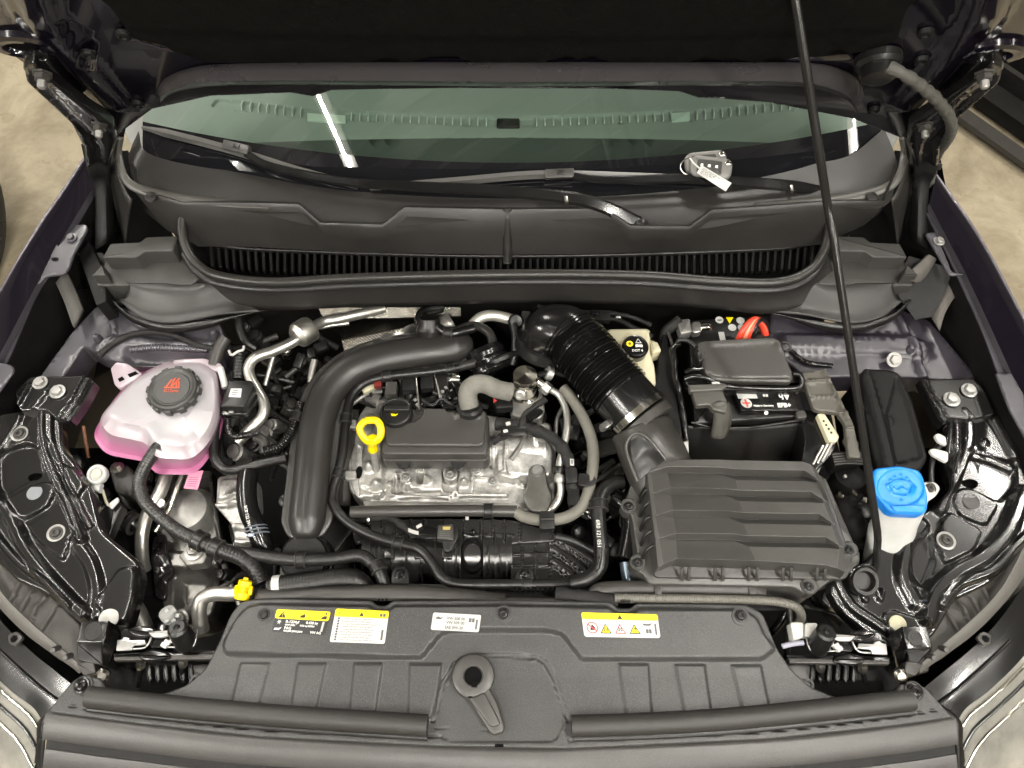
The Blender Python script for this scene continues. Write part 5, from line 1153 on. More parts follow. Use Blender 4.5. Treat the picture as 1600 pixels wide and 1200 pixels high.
box('clamp_screw', P(950, 663, .925), (.022, .012, .012), M_zinc, ih, (0, 0, .6)); lathe('screw_head', P(944, 668, .925), (-1, -.3, .3), [(.007, 0), (.007, .006), (0, .007)], M_zinc, ih, 6)
an = thing('intake_neck', 'flared grey plastic neck with an oval recess leading into the air filter box', 'duct', tuple(P(1010, 700, .92)))
patch('cone', [[(957, 686, .915), (968, 716, .91), (984, 756, .895), (996, 790, .88)], [(962, 680, .935), (975, 708, .932), (992, 742, .925), (1003, 768, .915)], [(985, 668, .962), (1003, 696, .958), (1022, 724, .945), (1030, 738, .93)], [(1015, 656, .968), (1034, 682, .965), (1052, 708, .952), (1062, 722, .94)], [(1040, 650, .945), (1056, 676, .94), (1072, 706, .93), (1078, 720, .92)], [(1050, 655, .915), (1062, 682, .91), (1076, 714, .90), (1080, 730, .89)]], M_plasticg, an, 8, 5, thick=.003)
tube('recess_rim', [(996, 752, .938), (984, 722, .945), (978, 698, .950), (986, 681, .958), (1000, 677, .966), (1014, 686, .968), (1040, 718, .957)], .0028, M_lid, an, 10)
patch('recess', [[(984, 690, .9525), (988, 718, .9475), (1000, 748, .9405)], [(996, 683, .965), (1008, 706, .961), (1024, 730, .945)], [(1008, 685, .970), (1022, 702, .967), (1038, 720, .957)]], M_plastic, an, 6, 4)
lathe('ring', P(1006, 660, .922), dax, [(.053, -.006), (.055, -.004), (.055, .01), (.052, .012)], M_plasticg, an, 48)

# ================================================================== BATTERY AND FUSE BOX
bt = thing('battery', 'black starter battery with printed labels in a black cloth sleeve', 'battery', tuple(P(1160, 620, .88)))
block('case', [(1075, 500), (1205, 492), (1262, 650), (1085, 662)], .905, .16, M_plastic, bt, bev=.004)
block('raised_lid', [(1146, 612), (1238, 610), (1249, 641), (1158, 642)], .921, .02, M_shiny, bt, bev=.0015, rc=.002)
block('corner_post', [(1243, 640), (1258, 640), (1262, 652), (1246, 654)], .914, .01, M_plasticg, bt, bev=.002)
M_slv = mat('sleeve_cloth', (.014, .0135, .013), .5, spec=.35, bump=.5, bscale=35, rvar=.1)
patch('sleeve', [[(1066, 640, .888), (1070, 662, .889), (1100, 666, .890), (1160, 668, .890), (1220, 664, .890), (1262, 656, .889), (1268, 640, .888)],
  [(1064, 664, .862), (1071, 684, .862), (1102, 684, .866), (1160, 688, .862), (1222, 682, .866), (1262, 676, .862), (1270, 660, .862)],
  [(1068, 690, .83), (1074, 706, .83), (1104, 708, .832), (1160, 712, .828), (1220, 706, .832), (1258, 700, .83), (1268, 680, .83)],
  [(1076, 740, .77), (1080, 752, .77), (1106, 754, .77), (1160, 756, .77), (1216, 752, .77), (1250, 748, .77), (1262, 730, .77)]], M_slv, bt, 6, 4, thick=.003)
tube('sleeve_hem', [(1080, 660, .902), (1120, 668, .897), (1180, 667, .897), (1258, 655, .902)], .0025, M_plastic, bt, 8)
Qb = Quad(P(1148, 613, .9215), P(1237, 611, .9215), P(1247, 639, .9215), P(1158, 640, .9215)); u, v, H_ = Qb.u(), Qb.v(), Qb.h()
Qb.poly(bt, 'white_label', rrect(.02, .62, .36, 1.0, .02), M_papers, .0004); text(bt, 'EFB+', Qb.at(.66, .2, .0006), u, v, H_*.32, M_inkw, bold=.0004); text(bt, 'Made in Germany', Qb.at(.24, .2, .0006), u, v, H_*.14, M_inkw, bold=.0001)
Qb.poly(bt, 'plus_disc', circq(Qb, .13, .36, .095, 20), M_paper, .0004); Qb.poly(bt, 'plus_bar', [(.06, .32), (.20, .32), (.20, .40), (.06, .40)], M_inkr, .0007); Qb.poly(bt, 'plus_bar', [(.115, .14), (.145, .14), (.145, .58), (.115, .58)], M_inkr, .0009)
text(bt, 'Ah', Qb.at(.93, .72, .0006), -u, -v, H_*.48, M_inkw, bold=.0005); text(bt, '59', Qb.at(.56, .82, .0006), -u, -v, H_*.26, M_inkw, bold=.0004)
lathe('vent_dot', P(1197, 645, .918), (0, -.6, .8), [(.0035, 0), (.0035, .001), (0, .001)], M_paper, bt, 14)
lathe('minus_disc', P(1124, 500, .9065), (0, 0, 1), [(.0075, 0), (.0075, .0006), (0, .0006)], M_papers, bt, 20); box('minus_bar', P(1124, 500, .9075), (.008, .002, .0006), M_ink, bt, bev=0)
for (x, y, m) in ((1157, 501, M_inkr), (1144, 512, M_inkb), (1159, 512, M_inkb)):
    lathe('symbol_disc', P(x, y, .9065), (0, 0, 1), [(.0075, 0), (.0075, .0006), (.006, .0006)], M_paper, bt, 20); lathe('symbol', P(x, y, .9066), (0, 0, 1), [(.0062, 0), (.0062, .0004), (0, .0004)], m, bt, 16)
flat(bt, 'warning_triangle', [P(1134, 496, .906), P(1146, 496, .906), P(1140, 506, .906)], M_inky, .0005)
flat(bt, 'small_label', [P(1122, 519, .906), P(1131, 519, .906), P(1134, 532, .906), P(1125, 532, .906)], M_papers, .0005)
tc_ = thing('terminal_clamp', 'metal battery terminal clamp at the rear left of the battery', 'terminal clamp', tuple(P(1080, 510, .92)))
block('sensor_block', [(1057, 499), (1078, 497), (1082, 518), (1064, 522)], .930, .02, M_alud, tc_); block('clamp', [(1080, 502), (1094, 500), (1098, 518), (1082, 521)], .928, .015, M_zinc, tc_, rc=.008)
lathe('clamp_nut', P(1105, 511, .925), (1, -.2, .6), [(.009, -.016), (.009, 0), (.007, .006), (.004, .008), (0, .008)], M_chrome, tc_, 12); tube('lead', [(1062, 500, .925), (1050, 510, .92), (1040, 520, .91), (1036, 545, .88)], .010, M_tape, tc_, 12)
for (x0, m, lb) in ((0, M_red, 'bright red battery cable arching over behind the fuse box'), (9, M_orange, 'pale orange battery cable arching beside the red one'), (16, M_red, 'short red battery cable on the right of the bundle'), (21, M_rubber, 'black cable beside the red battery cables')):
    t = tube('battery_cable', [(1153+x0, 532, .92), (1160+x0*.8, 518, .938), (1170+x0*.6, 505, .945), (1181+x0*.5, 499, .94), (1190+x0*.4, 508, .92), (1196+x0*.3, 525, .90)], .0058 if x0 < 5 else .0042, m, None, 14, .004); tag(t, lb, 'cable', 'battery cables')
fb = thing('fuse_box', 'black fuse box with a smooth flat lid on top of the battery', 'fuse box', tuple(P(1165, 565, .93)))
sheet('lid', [(1088, 536), (1100, 532), (1208, 527), (1220, 533), (1241, 588), (1236, 598), (1108, 593), (1102, 580)], lambda x, y: .952+.10*(y-.55), [('line', [(1098, 546), (1112, 586), (1230, 590)], -.001, .001, .002), ('line', [(1218, 540), (1205, 530), (1110, 535)], .002, .002, .01)], mat('lid_grey', (.036, .034, .030), .36, bump=.1, bscale=300), fb, res=.009, edge_r=.004, rc=.008, skirt=.022)
block('tray', [(1068, 588), (1102, 580), (1108, 602), (1240, 600), (1252, 594), (1253, 606), (1246, 612), (1130, 609), (1075, 604)], .935, .02, M_shiny, fb, bev=.004, rc=.006)
tube('frame_bar', [(1070, 582, .942), (1082, 577, .945), (1098, 576, .945)], .004, M_shiny, fb, 10); tube('frame_bar', [(1070, 592, .938), (1080, 588, .942), (1102, 590, .944), (1135, 603, .938), (1190, 607, .936), (1245, 606, .936), (1253, 596, .94), (1250, 586, .945), (1238, 584, .948)], .0045, M_shiny, fb, 10)
tube('latch_loop', [(1222, 534, .95), (1232, 536, .952), (1236, 546, .948), (1226, 549, .948)], .0025, M_plastic, fb, 8)
block('latch', [(1088, 550), (1096, 548), (1100, 562), (1092, 566)], .96, .02, M_plastic, fb, bev=.002); tube('handle', [(1058, 536, .945), (1062, 531, .952), (1075, 533, .952), (1087, 541, .952)], .004, M_plastic, fb, 10)
box('clip', P(1118, 599, .945), (.013, .004, .004), M_papers, fb, bev=.001)
tv = thing('terminal_cover', 'grey L shaped plastic cover hanging over the battery front edge', 'cover', tuple(P(1105, 620, .93)))
M_tc = mat('cover_grey', (.055, .052, .045), .42, bump=.12, bscale=300)
block('top_edge', [(1076, 601), (1134, 599), (1136, 604), (1128, 609), (1078, 612)], .950, .01, M_tc, tv, bev=.002, rc=.002)
block('plate', [(1080, 608), (1128, 607), (1138, 630), (1136, 645), (1114, 640), (1110, 632), (1088, 634)], .946, .012, M_tc, tv, bev=.003, rc=.005)
patch('drop', [[(1114, 630, .946), (1115, 652, .925), (1112, 676, .90), (1112, 682, .895)], [(1126, 627, .950), (1128, 650, .93), (1124, 676, .905), (1124, 684, .895)], [(1136, 628, .944), (1141, 650, .925), (1137, 668, .902), (1132, 680, .892)]], M_tc, tv, 6, 2, thick=.010)
dv = thing('divider', 'black plate standing between the brake fluid tank and the battery', 'plate', tuple(P(1045, 600, .9)))
block('plate', [(1036, 520), (1042, 512), (1050, 530), (1056, 600), (1066, 640), (1070, 690), (1040, 660), (1022, 612), (1030, 560)], .915, .2, M_dark, dv, bev=.003)
tube('edge', [(1041, 512, .92), (1046, 525, .92), (1051, 540, .92)], .003, M_plasticg, dv, 8)
t = tube('cable', [(1062, 536, .935), (1051, 545, .935), (1053, 562, .935), (1055, 590, .93), (1061, 612, .925), (1066, 640, .92), (1073, 690, .905)], .0055, M_shiny, None, 12, .004, wob=.1); tag(t, 'shiny black cable running down the divider beside the battery', 'cable')
flatp = thing('paper_tag', 'small white tag between the intake neck and the battery sleeve', 'tag', tuple(P(1068, 700, .89)))
block('card', [(1059, 684), (1075, 685), (1077, 720), (1066, 718)], .905, .001, M_paper, flatp, bev=0, rc=0)
# brake fluid tank
bk_ = thing('brake_fluid_tank', 'cream brake fluid tank with a black cap marked in white and yellow', 'fluid tank', tuple(P(990, 555, .92)))
block('body', [(944, 520), (950, 512), (1012, 511), (1018, 516), (1016, 545), (1024, 572), (1026, 598), (1020, 604), (1005, 602), (984, 585), (950, 560)], .925, .09, M_cream, bk_, bev=.008, rc=.008)
block('ear', [(1015, 530), (1028, 534), (1034, 548), (1020, 552)], .92, .03, M_cream, bk_)
cc = P(991, 547, .930); bcap = lathe('cap', cc, (0, -.05, 1), [(.0225, -.004), (.0235, .012), (.0215, .016), (.0195, .0165), (.0185, .0155), (0, .0155)], M_shiny, bk_, 40)
Qc = Quad(*[cc+Vector((a*.0175, b*.0175-.001, .0158)) for a, b in ((-1, 1), (1, 1), (1, -1), (-1, -1))])
Qc.poly(bcap, 'yellow_mark', circq(Qc, .22, .62, .17, 18), M_inky, .0002); Qc.poly(bcap, 'yellow_mark_centre', circq(Qc, .22, .62, .08, 14), mat('dark_olive', (.12, .09, .01), .5), .0005)
tri(bcap, Qc, .66, .78, .16, M_inkw, .0002, inner=M_shiny); Qc.poly(bcap, 'book', [(.50, .42), (.66, .44), (.66, .58), (.50, .58)], M_inkw, .0002); Qc.poly(bcap, 'book', [(.69, .44), (.85, .42), (.85, .56), (.69, .58)], M_inkw, .0002)
text(bcap, 'DOT 4', Qc.at(.30, .22, .0004), Qc.u(), Qc.v(), .0065, M_inkw, bold=.0001)

# ================================================================== RIGHT OF THE BATTERY
rb = thing('ribbed_bracket', 'grey ribbed plastic bracket right of the battery next to the rod', 'bracket', tuple(P(1300, 640, .93)))
M_rb = mat('ribbed_grey', (.075, .070, .058), .45, bump=.15)
sheet('plate', [(1252, 582), (1287, 577), (1296, 588), (1333, 660), (1346, 716), (1326, 714), (1320, 660), (1308, 645), (1272, 640)], lambda x, y: .93, [('line', [(1288, 578), (1304, 612), (1325, 655)], .008, .0015, .002), ('line', [(1258, 595), (1296, 593)], .005, .0012, .0015), ('line', [(1264, 618), (1310, 618)], .005, .0012, .0015), ('line', [(1310, 645), (1332, 645)], .005, .0012, .0015), ('line', [(1322, 668), (1336, 668)], .005, .0012, .0015)], M_rb, rb, res=.008, skirt=.008, edge_r=.002)
ec = thing('control_unit', 'finned dark metal control unit with a cream connector strip beside the battery', 'control unit', tuple(P(1280, 690, .9)))
block('case', [(1250, 640), (1272, 640), (1310, 690), (1300, 712), (1272, 740), (1250, 736), (1258, 690)], .905, .10, M_shiny, ec)
for k in range(3): tube('fin', [(1300-k*7, 692+k*2, .915), (1286-k*7, 718+k*2, .905), (1276-k*7, 740+k*2, .89)], .0025, M_steel if k else M_alud, ec, 8)
block('connector_strip', [(1277, 646), (1288, 645), (1312, 682), (1308, 690), (1296, 690)], .918, .02, M_cream, ec, bev=.002)
for k in range(4): box('pin_slot', P(1287+4*k, 658+6*k, .919), (.003, .0035, .001), M_ink, ec, bev=0)
block('lever', [(1318, 684), (1334, 684), (1342, 690), (1342, 700), (1326, 700)], .92, .01, M_rb, ec, bev=.002)
hn = thing('wiring_plug', 'large ribbed black plug with a cloth wrapped wiring loom beside the rod', 'plug', tuple(P(1325, 740, .88)))
block('plug', [(1298, 708), (1308, 704), (1348, 704), (1352, 722), (1306, 727)], .91, .04, M_plastic, hn, bev=.003)
for k in range(5): tube('rib', [(1300+k, 710+4*k, .912), (1322, 708+4*k, .914), (1348, 709+4*k, .912)], .0018, M_plasticg, hn, 8)
lathe('boot', P(1326, 750, .87), (0, .25, 1), [(.030, -.05), (.030, 0), (.026, .012), (.016, .018), (0, .020)], M_dark, hn, 24); lathe('bolt_head', P(1320, 745, .893), (0, 0, 1), [(.004, 0), (.003, .003), (0, .003)], M_zinc, hn, 8)
tube('loom', [(1330, 765, .86), (1322, 790, .85), (1335, 820, .84), (1352, 850, .82), (1362, 890, .80)], .019, M_tape, hn, 16, .003, wob=.10)
for (x, y) in ((1310, 775), (1332, 771)): lathe('loom_clip', P(x, y, .88), (.4, 0, 1), [(.006, 0), (.006, .006), (0, .007)], M_chrome, hn, 10)
bp_ = thing('side_cover', 'matt black smooth plastic cover between the rod and the right bracket', 'cover', tuple(P(1400, 660, .9)))
sheet('panel', [(1342, 585), (1355, 574), (1392, 576), (1408, 582), (1428, 625), (1452, 715), (1440, 735), (1395, 735), (1378, 740), (1362, 700)], lambda x, y: .905, [('line', [(1352, 580), (1372, 650), (1392, 735)], .010, .006, .008), ('poly', [(1400, 590), (1420, 640), (1440, 715), (1400, 725), (1385, 650)], -.006, .01), ('poly', [(1378, 648), (1398, 648), (1400, 664), (1380, 664)], .0015, .002)], M_dark, bp_, res=.010, skirt=.12, edge_r=.008, rc=.01)
screw(body, 1397, 562, .915, .010, 'hex', M_alud, 'bolt', n=(0, -.5, .8)); 
wc = thing('cable_clips', 'white plastic cable clips left of the right bracket', 'clip', tuple(P(1460, 700, .9)))
block('clip', [(1460, 680), (1466, 676), (1478, 682), (1480, 696), (1466, 690)], .91, .006, M_white, wc, bev=.002); block('clip', [(1452, 702), (1460, 700), (1482, 706), (1482, 720), (1478, 722), (1456, 710)], .91, .006, M_white, wc, bev=.002)
t = tube('cable', [(1474, 690, .90), (1462, 705, .895), (1455, 730, .89), (1456, 760, .88)], .005, M_rubber, None, 10); tag(t, 'thin black cable held by the white clips', 'cable')
# washer fluid tank
wt = thing('washer_tank', 'white washer fluid filler neck with a bright blue cap', 'fluid tank', tuple(P(1400, 790, .9)))
cap_c = P(1405, 762, .965)
rings = []
for (cx, cy, z, rx, ry) in ((1407, 768, .955, .044, .034), (1404, 785, .935, .043, .034), (1398, 812, .905, .037, .032), (1396, 826, .89, .036, .031), (1394, 830, .886, .038, .033), (1390, 842, .872, .037, .032), (1376, 880, .83, .030, .028), (1368, 915, .79, .026, .025)):
    c = P(cx, cy, z); rings.append([c+Vector((rx*math.cos(2*math.pi*k/32), ry*math.sin(2*math.pi*k/32), 0)) for k in range(32)])
loft('neck', rings, M_whited, wt, sharp=60)
block('tab', [(1436, 758), (1446, 752), (1462, 753), (1470, 762), (1464, 774), (1446, 786), (1436, 784)], .945, .006, M_whited, wt, bev=.002, rc=.008)
lathe('washer', P(1452, 763, .9455), (0, 0, 1), [(.010, 0), (.010, .002), (.007, .003)], M_steel, wt, 20); screw(wt, 1452, 763, .948, .0055, 'torx', M_plasticg)
sheet('cap', [(1364, 741), (1368, 731), (1405, 727), (1438, 734), (1446, 752), (1451, 778), (1449, 799), (1440, 803), (1398, 801), (1388, 796), (1378, 782), (1366, 768)], lambda x, y: .970, [
  ('poly', circle_px(1407, 762, 37, 29, 26), -.0025, .002, .004), ('line', [(1388, 757), (1401, 750), (1421, 752), (1428, 758)], .002, .0008, .0008), ('line', [(1388, 757), (1397, 771), (1414, 775), (1424, 771), (1428, 758)], .002, .0008, .0008, False),
  ('line', [(1398, 762), (1404, 765), (1410, 762), (1417, 765)], .0015, .0008, .0008)]+[('dome', (x, y), .002, .003) for (x, y) in ((1400, 744), (1409, 741), (1419, 746), (1393, 749), (1410, 780))], M_blue, wt, res=.005, edge_r=.004, rc=.008, skirt=.016, sharp=50)
block('cap_tab', [(1392, 790), (1446, 788), (1446, 801), (1400, 799)], .9735, .003, M_blue, wt, bev=.0012, rc=.002)

# ================================================================== COOLANT TANK
def tank_mat():
    m = bpy.data.materials.new('milky_tank_with_pink_coolant'); m.use_nodes = True; nt = m.node_tree; N = nt.nodes; L = nt.links; b = N['Principled BSDF']
    g = N.new('ShaderNodeNewGeometry'); sx = N.new('ShaderNodeSeparateXYZ'); L.new(g.outputs['Position'], sx.inputs[0])
    nz = N.new('ShaderNodeTexNoise'); nz.inputs['Scale'].default_value = 12; ma = N.new('ShaderNodeMath'); ma.operation = 'MULTIPLY_ADD'; ma.inputs[1].default_value = .012; L.new(nz.outputs['Fac'], ma.inputs[0]); L.new(sx.outputs['Z'], ma.inputs[2])
    # the coolant filling shows through the wall up to its level
    mx = N.new('ShaderNodeMath'); mx.operation = 'MULTIPLY_ADD'; mx.inputs[1].default_value = .06; L.new(sx.outputs['X'], mx.inputs[0]); L.new(ma.outputs[0], mx.inputs[2]); 
    mr = N.new('ShaderNodeMapRange'); mr.inputs['From Min'].default_value = .850; mr.inputs['From Max'].default_value = .942; L.new(ma.outputs[0], mr.inputs['Value'])
    r = N.new('ShaderNodeValToRGB'); e = r.color_ramp.elements; e[0].position = 0; e[0].color = (.40, .07, .22, 1); e[1].position = 1; e[1].color = (.32, .318, .325, 1)
    k = e.new(.45); k.color = (.38, .15, .25, 1); k = e.new(.72); k.color = (.32, .25, .28, 1)
    L.new(mr.outputs['Result'], r.inputs['Fac']); L.new(r.outputs['Color'], b.inputs['Base Color']); b.inputs['Roughness'].default_value = .28
    b.inputs['Subsurface Weight'].default_value = .35; b.inputs['Subsurface Radius'].default_value = (.03, .02, .025); b.inputs['Subsurface Scale'].default_value = .6; b.inputs['Coat Weight'].default_value = .2
    return m
M_tank = tank_mat()
ct = thing('coolant_tank', 'milky white coolant tank half full of pink coolant with a black screw cap', 'coolant tank', tuple(P(250, 650, .88)))
def ring(pts, z, r=.018, n=5): 
    q = [P(x, y, z) for x, y in pts]; return rnd_poly(q, r, n)
A0 = [(198, 604), (226, 588), (250, 577), (282, 571), (314, 570), (335, 586), (339, 618), (336, 655), (320, 686), (292, 700), (240, 694), (228, 670), (182, 661), (166, 643)]
A1 = [(190, 611), (222, 585), (247, 571), (281, 565), (314, 563), (340, 578), (344, 620), (344, 655), (329, 692), (300, 720), (241, 716), (229, 692), (168, 680), (153, 655)]
A2 = [(184, 618), (220, 583), (247, 569), (280, 563), (314, 561), (340, 574), (344, 620), (347, 652), (336, 694), (304, 732), (244, 733), (230, 716), (166, 703), (148, 676)]
A3 = [(178, 622), (218, 581), (246, 567), (280, 560), (314, 558), (343, 572), (347, 620), (351, 652), (340, 698), (306, 742), (243, 741), (229, 722), (164, 710), (143, 680)]
sk = lambda pts, k, dx=0, dy=0: [((x-250)*k+250+dx, (y-650)*k+650+dy) for x, y in pts]
loft('body', [ring(sk(A2, .55, 5, 20), .790, .012), ring(sk(A2, .84, 4, 12), .800), ring(sk(A2, .94, 2, 5), .835), ring(A2, .866), ring(A3, .867, .02), ring(A3, .873, .02), ring(A2, .874), ring(A1, .905), ring(sk(A1, .985), .916), ring(A0, .925), ring(sk(A0, .93, 2, -1), .929), ring(sk(A0, .5, 10, -5), .931)][::-1], M_tank, ct, sharp=50)
block('left_ear', [(172, 575), (181, 565), (198, 567), (222, 583), (214, 592), (186, 607), (178, 600)], .915, .010, M_tank, ct, bev=.003, rc=.004)
for q in ([(184, 592), (191, 588), (195, 593), (187, 597)], [(199, 585), (212, 580), (216, 584), (203, 590)]): flat(ct, 'ear_slot', [P(x, y, .9155) for x, y in q], M_void)
block('rear_tab', [(270, 562), (292, 560), (318, 559), (346, 568), (342, 580), (270, 575)], .918, .010, M_tank, ct, bev=.003)
block('outlet_pad', [(228, 665), (282, 660), (286, 690), (270, 705), (236, 700)], .922, .02, M_tank, ct, bev=.008, rc=.01, flare=.004)
lathe('neck', P(276, 616, .925), (0, 0, 1), [(.046, 0), (.045, .006), (.043, .012)], M_tank, ct, 40)
cc = P(275, 614, .932)
cap = lathe('cap', cc, (0, 0, 1), [(.0405, 0), (.0425, .004), (.0425, .014), (.040, .018), (.036, .019), (.032, .0165), (.030, .0165), (.029, .018), (.0, .0185)], mat('cap_black', (.030, .029, .027), .42, bump=.1), ct, 56)
for k in range(12):
    a = 2*math.pi*k/12; box('grip', cc+Vector((math.cos(a)*.0425, math.sin(a)*.0425, .008)), (.006, .012, .014), mat('cap_black', (.03, .029, .027), .42), cap, (0, 0, a), .002)
Qc = Quad(*[cc+Vector((a*.026, b*.026, .0188)) for a, b in ((-1, 1), (1, 1), (1, -1), (-1, -1))])
for q in ([(.25, .48), (.75, .48), (.75, .53), (.25, .53)], [(.28, .53), (.34, .53), (.48, .82), (.42, .80)], [(.44, .56), (.48, .56), (.56, .86), (.52, .86)], [(.66, .86), (.70, .84), (.52, .54), (.48, .56)], [(.62, .54), (.66, .54), (.62, .80), (.58, .78)], [(.70, .54), (.74, .54), (.70, .74), (.66, .74)]): Qc.poly(cap, 'mark', q, M_caporange, .0002)
text(cap, 'G12evo', Qc.at(.26, .38, .0004), Qc.u(), Qc.v(), .008, M_caporange)
tube('outlet', [(256, 683, .915), (250, 697, .912)], .0085, M_shiny, ct, 14); lathe('outlet_ring', P(258, 681, .915), (.2, .8, .4), [(.010, -.006), (.011, 0), (.010, .006)], M_plastic, ct, 16)
def hose(lab, pts, r, m=None, name='hose', cat='hose', clips=(), **k):
    t = thing(name, lab, cat, tuple(P(*pts[0])))
    tube('tube', pts, r, m or M_rubber, t, 14, .005, **k)
    for (px, py, z, dx, dy) in clips:
        c = P(px, py, z); d = (P(px+dx, py+dy, z)-c).normalized(); lathe('clip', c, d, [(r*1.02, -.007), (r*1.28, -.006), (r*1.28, .006), (r*1.02, .007)], M_plastic, t, 18)
        for o in (-.0075, .0075): lathe('clip_edge', c+d*o, d, [(r*1.05, -.0006), (r*1.36, -.0006), (r*1.36, .0006), (r*1.05, .0006)], M_plasticg, t, 18)
    return t
M_rib = mat('ribbed_rubber', (.022, .0215, .020), .30, bump=.1)
hose('ribbed black coolant hose curving down from the coolant tank outlet', [(252, 693, .915), (240, 708, .91), (226, 730, .905), (218, 752, .90), (224, 780, .895), (246, 804, .89), (280, 830, .885), (322, 850, .88)], .0105, M_rib, corr=(.0045, .05), clips=((250, 698, .913, -6, 10),))
hose('thick black hose joint with collars right below the ribbed hose', [(308, 844, .885), (330, 854, .882), (352, 862, .878), (378, 872, .875), (398, 888, .872), (408, 912, .868)], .0125, M_rub2 if 0 else M_rubber, corr=(.006, .03), clips=((312, 845, .885, 10, 5), (338, 857, .881, 10, 4)))
hose('black hose crossing under the charge pipe towards the front middle', [(345, 858, .865), (392, 866, .872), (440, 873, .876), (478, 875, .878), (520, 873, .878), (560, 868, .876), (582, 880, .872), (596, 900, .868), (602, 922, .86)], .0105, M_rubber, corr=(.004, .02), clips=((471, 875, .878, 10, 0), (590, 886, .872, 4, 8)))
hose('black hose looping from the coolant tank to behind the charge pipe', [(337, 655, .89), (334, 690, .885), (336, 716, .88), (352, 733, .875), (376, 733, .873), (410, 724, .873), (448, 716, .875)], .0085, M_rubber)
hose('thin corrugated cable tube below the small black box', [(356, 655, .90), (357, 672, .897), (366, 682, .895), (385, 680, .893), (404, 676, .89)], .0055, M_shiny, corr=(.004, .2), cat='cable tube')
hose('corrugated cable tube hanging left of the charge pipe', [(470, 630, .885), (462, 655, .883), (452, 680, .88), (436, 698, .877), (412, 705, .875)], .0085, M_shiny, corr=(.0045, .2), cat='cable tube', clips=((464, 652, .884, -3, 8),))
hose('grey rubber hose end below the corrugated cable tube', [(400, 682, .87), (412, 690, .87), (414, 708, .865)], .009, M_plasticg)
hose('black cable bundle crossing the painted panel behind the coolant tank', [(155, 556, .915), (175, 538, .918), (205, 523, .92), (240, 519, .92), (275, 525, .918), (310, 540, .915), (335, 544, .912)], .0055, M_tape, cat='cable', wob=.08)
hose('grey plastic tube standing behind the coolant tank corner', [(352, 528, .925), (342, 545, .92), (334, 572, .91)], .011, M_plasticg)
hose('dark hose dipping into the gap behind the small black box', [(372, 490, .90), (375, 515, .89), (385, 535, .88), (400, 545, .87)], .009, M_rubber)
hose('black hose with a white cap right behind the small black box', [(374, 555, .91), (373, 575, .905), (372, 592, .90)], .010, M_rubber, corr=(.006, .08)); tt = bpy.data.objects[-1] if 0 else None
tw = thing('white_hose_clip', 'white curved clip on the hose behind the small black box', 'clip', tuple(P(372, 550, .92))); tube('clip', [(358, 548, .92), (362, 555, .924), (372, 549, .926), (380, 547, .925), (381, 541, .924)], .0025, M_white, tw, 8); tube('sleeve', [(344, 575, .915), (348, 590, .912), (352, 606, .908)], .006, M_papers, tw, 12)
# small black box with a blank label
sb = thing('sensor_box', 'small black box with a white square label right of the coolant tank', 'sensor box', tuple(P(368, 618, .9)))
block('base', [(338, 642), (356, 610), (402, 602), (403, 622), (386, 648), (344, 650)], .908, .012, M_shiny, sb, bev=.003, rc=.006)
block('box', [(357, 594), (393, 594), (397, 604), (381, 636), (344, 635)], .927, .02, M_plastic, sb, bev=.003, rc=.004)
block('label', [(361, 607), (378, 607), (376, 621), (357, 620)], .9275, .0006, M_paper, sb, bev=0, rc=.001); box('catch', P(361, 644, .910), (.010, .005, .004), M_zinc, sb)
for (a, b, w) in ((363, 610, .008), (362, 613, .010), (361, 616, .007)): box('print_line', P(a+5, b, .9282), (w, .0012, .0004), M_inkg, sb, bev=0)
# refrigerant pipe with silver damper
ac = thing('refrigerant_pipe', 'bent bare aluminium pipe with a round silver damper at the rear left', 'pipe', tuple(P(430, 550, .9)))
tube('pipe', [(600, 482, .87), (565, 490, .88), (535, 497, .885), (505, 503, .89), (480, 517, .905), (458, 534, .91), (428, 548, .912), (400, 558, .912), (389, 572, .91), (391, 590, .905), (403, 612, .90), (413, 632, .895), (409, 652, .89), (390, 672, .88), (372, 690, .87)], .0098, M_pipe, ac, 16, .004)
lathe('damper', P(462, 527, .908), P(504, 501, .892)-P(462, 527, .908), [(.009, -.004), (.016, -.002), (.0235, .006), (.0245, .012), (.0245, .030), (.0225, .036), (.012, .041), (.009, .042)], mat('silver_damper', (.60, .58, .52), .42, metal=1, rvar=.05, var=.08), ac, 40)
lathe('damper_ring', P(466, 524, .907), P(504, 501, .892)-P(462, 527, .908), [(.0125, -.0055), (.0135, -.005), (.0135, -.002)], M_pipe, ac, 30)
tube('thin_pipe', [(428, 553, .90), (421, 578, .89), (414, 602, .88)], .0042, M_pipe, ac, 10); tube('branch_pipe', [(500, 512, .885), (520, 508, .88), (545, 505, .875)], .004, M_pipe, ac, 10)

# ================================================================== CHARGE AIR PIPE
cp = thing('charge_air_pipe', 'wide satin black charge air pipe bending across the left of the engine', 'air pipe', tuple(P(500, 650, .9)))
M_cp = mat('satin_pipe_plastic', (.021, .020, .0185), .36, bump=.12, bscale=250, rvar=.06)
M_cpf = mat('flange_plastic', (.034, .033, .030), .34, rvar=.05)
cl = [(738, 537, .885), (700, 543, .89), (640, 551, .89), (588, 561, .89), (545, 580, .89), (514, 612, .89), (498, 655, .888), (491, 700, .885), (486, 750, .88), (481, 795, .875), (477, 842, .87)]
endsc = lambda s, d: min(1.0, .35+math.sqrt(max(0, min(d, .032))/.032)*.65)
L_cp = sum((P(*cl[i])-P(*cl[i+1])).length for i in range(len(cl)-1))
fsc = lambda s, d: min(endsc(s, d), .45+.55*math.sqrt(max(0, min((1-s)*L_cp, .03))/.03))
tube('pipe', cl, .0305, M_cp, cp, 40, .004, ry=.026, taper=fsc, up=(0, 0, 1))
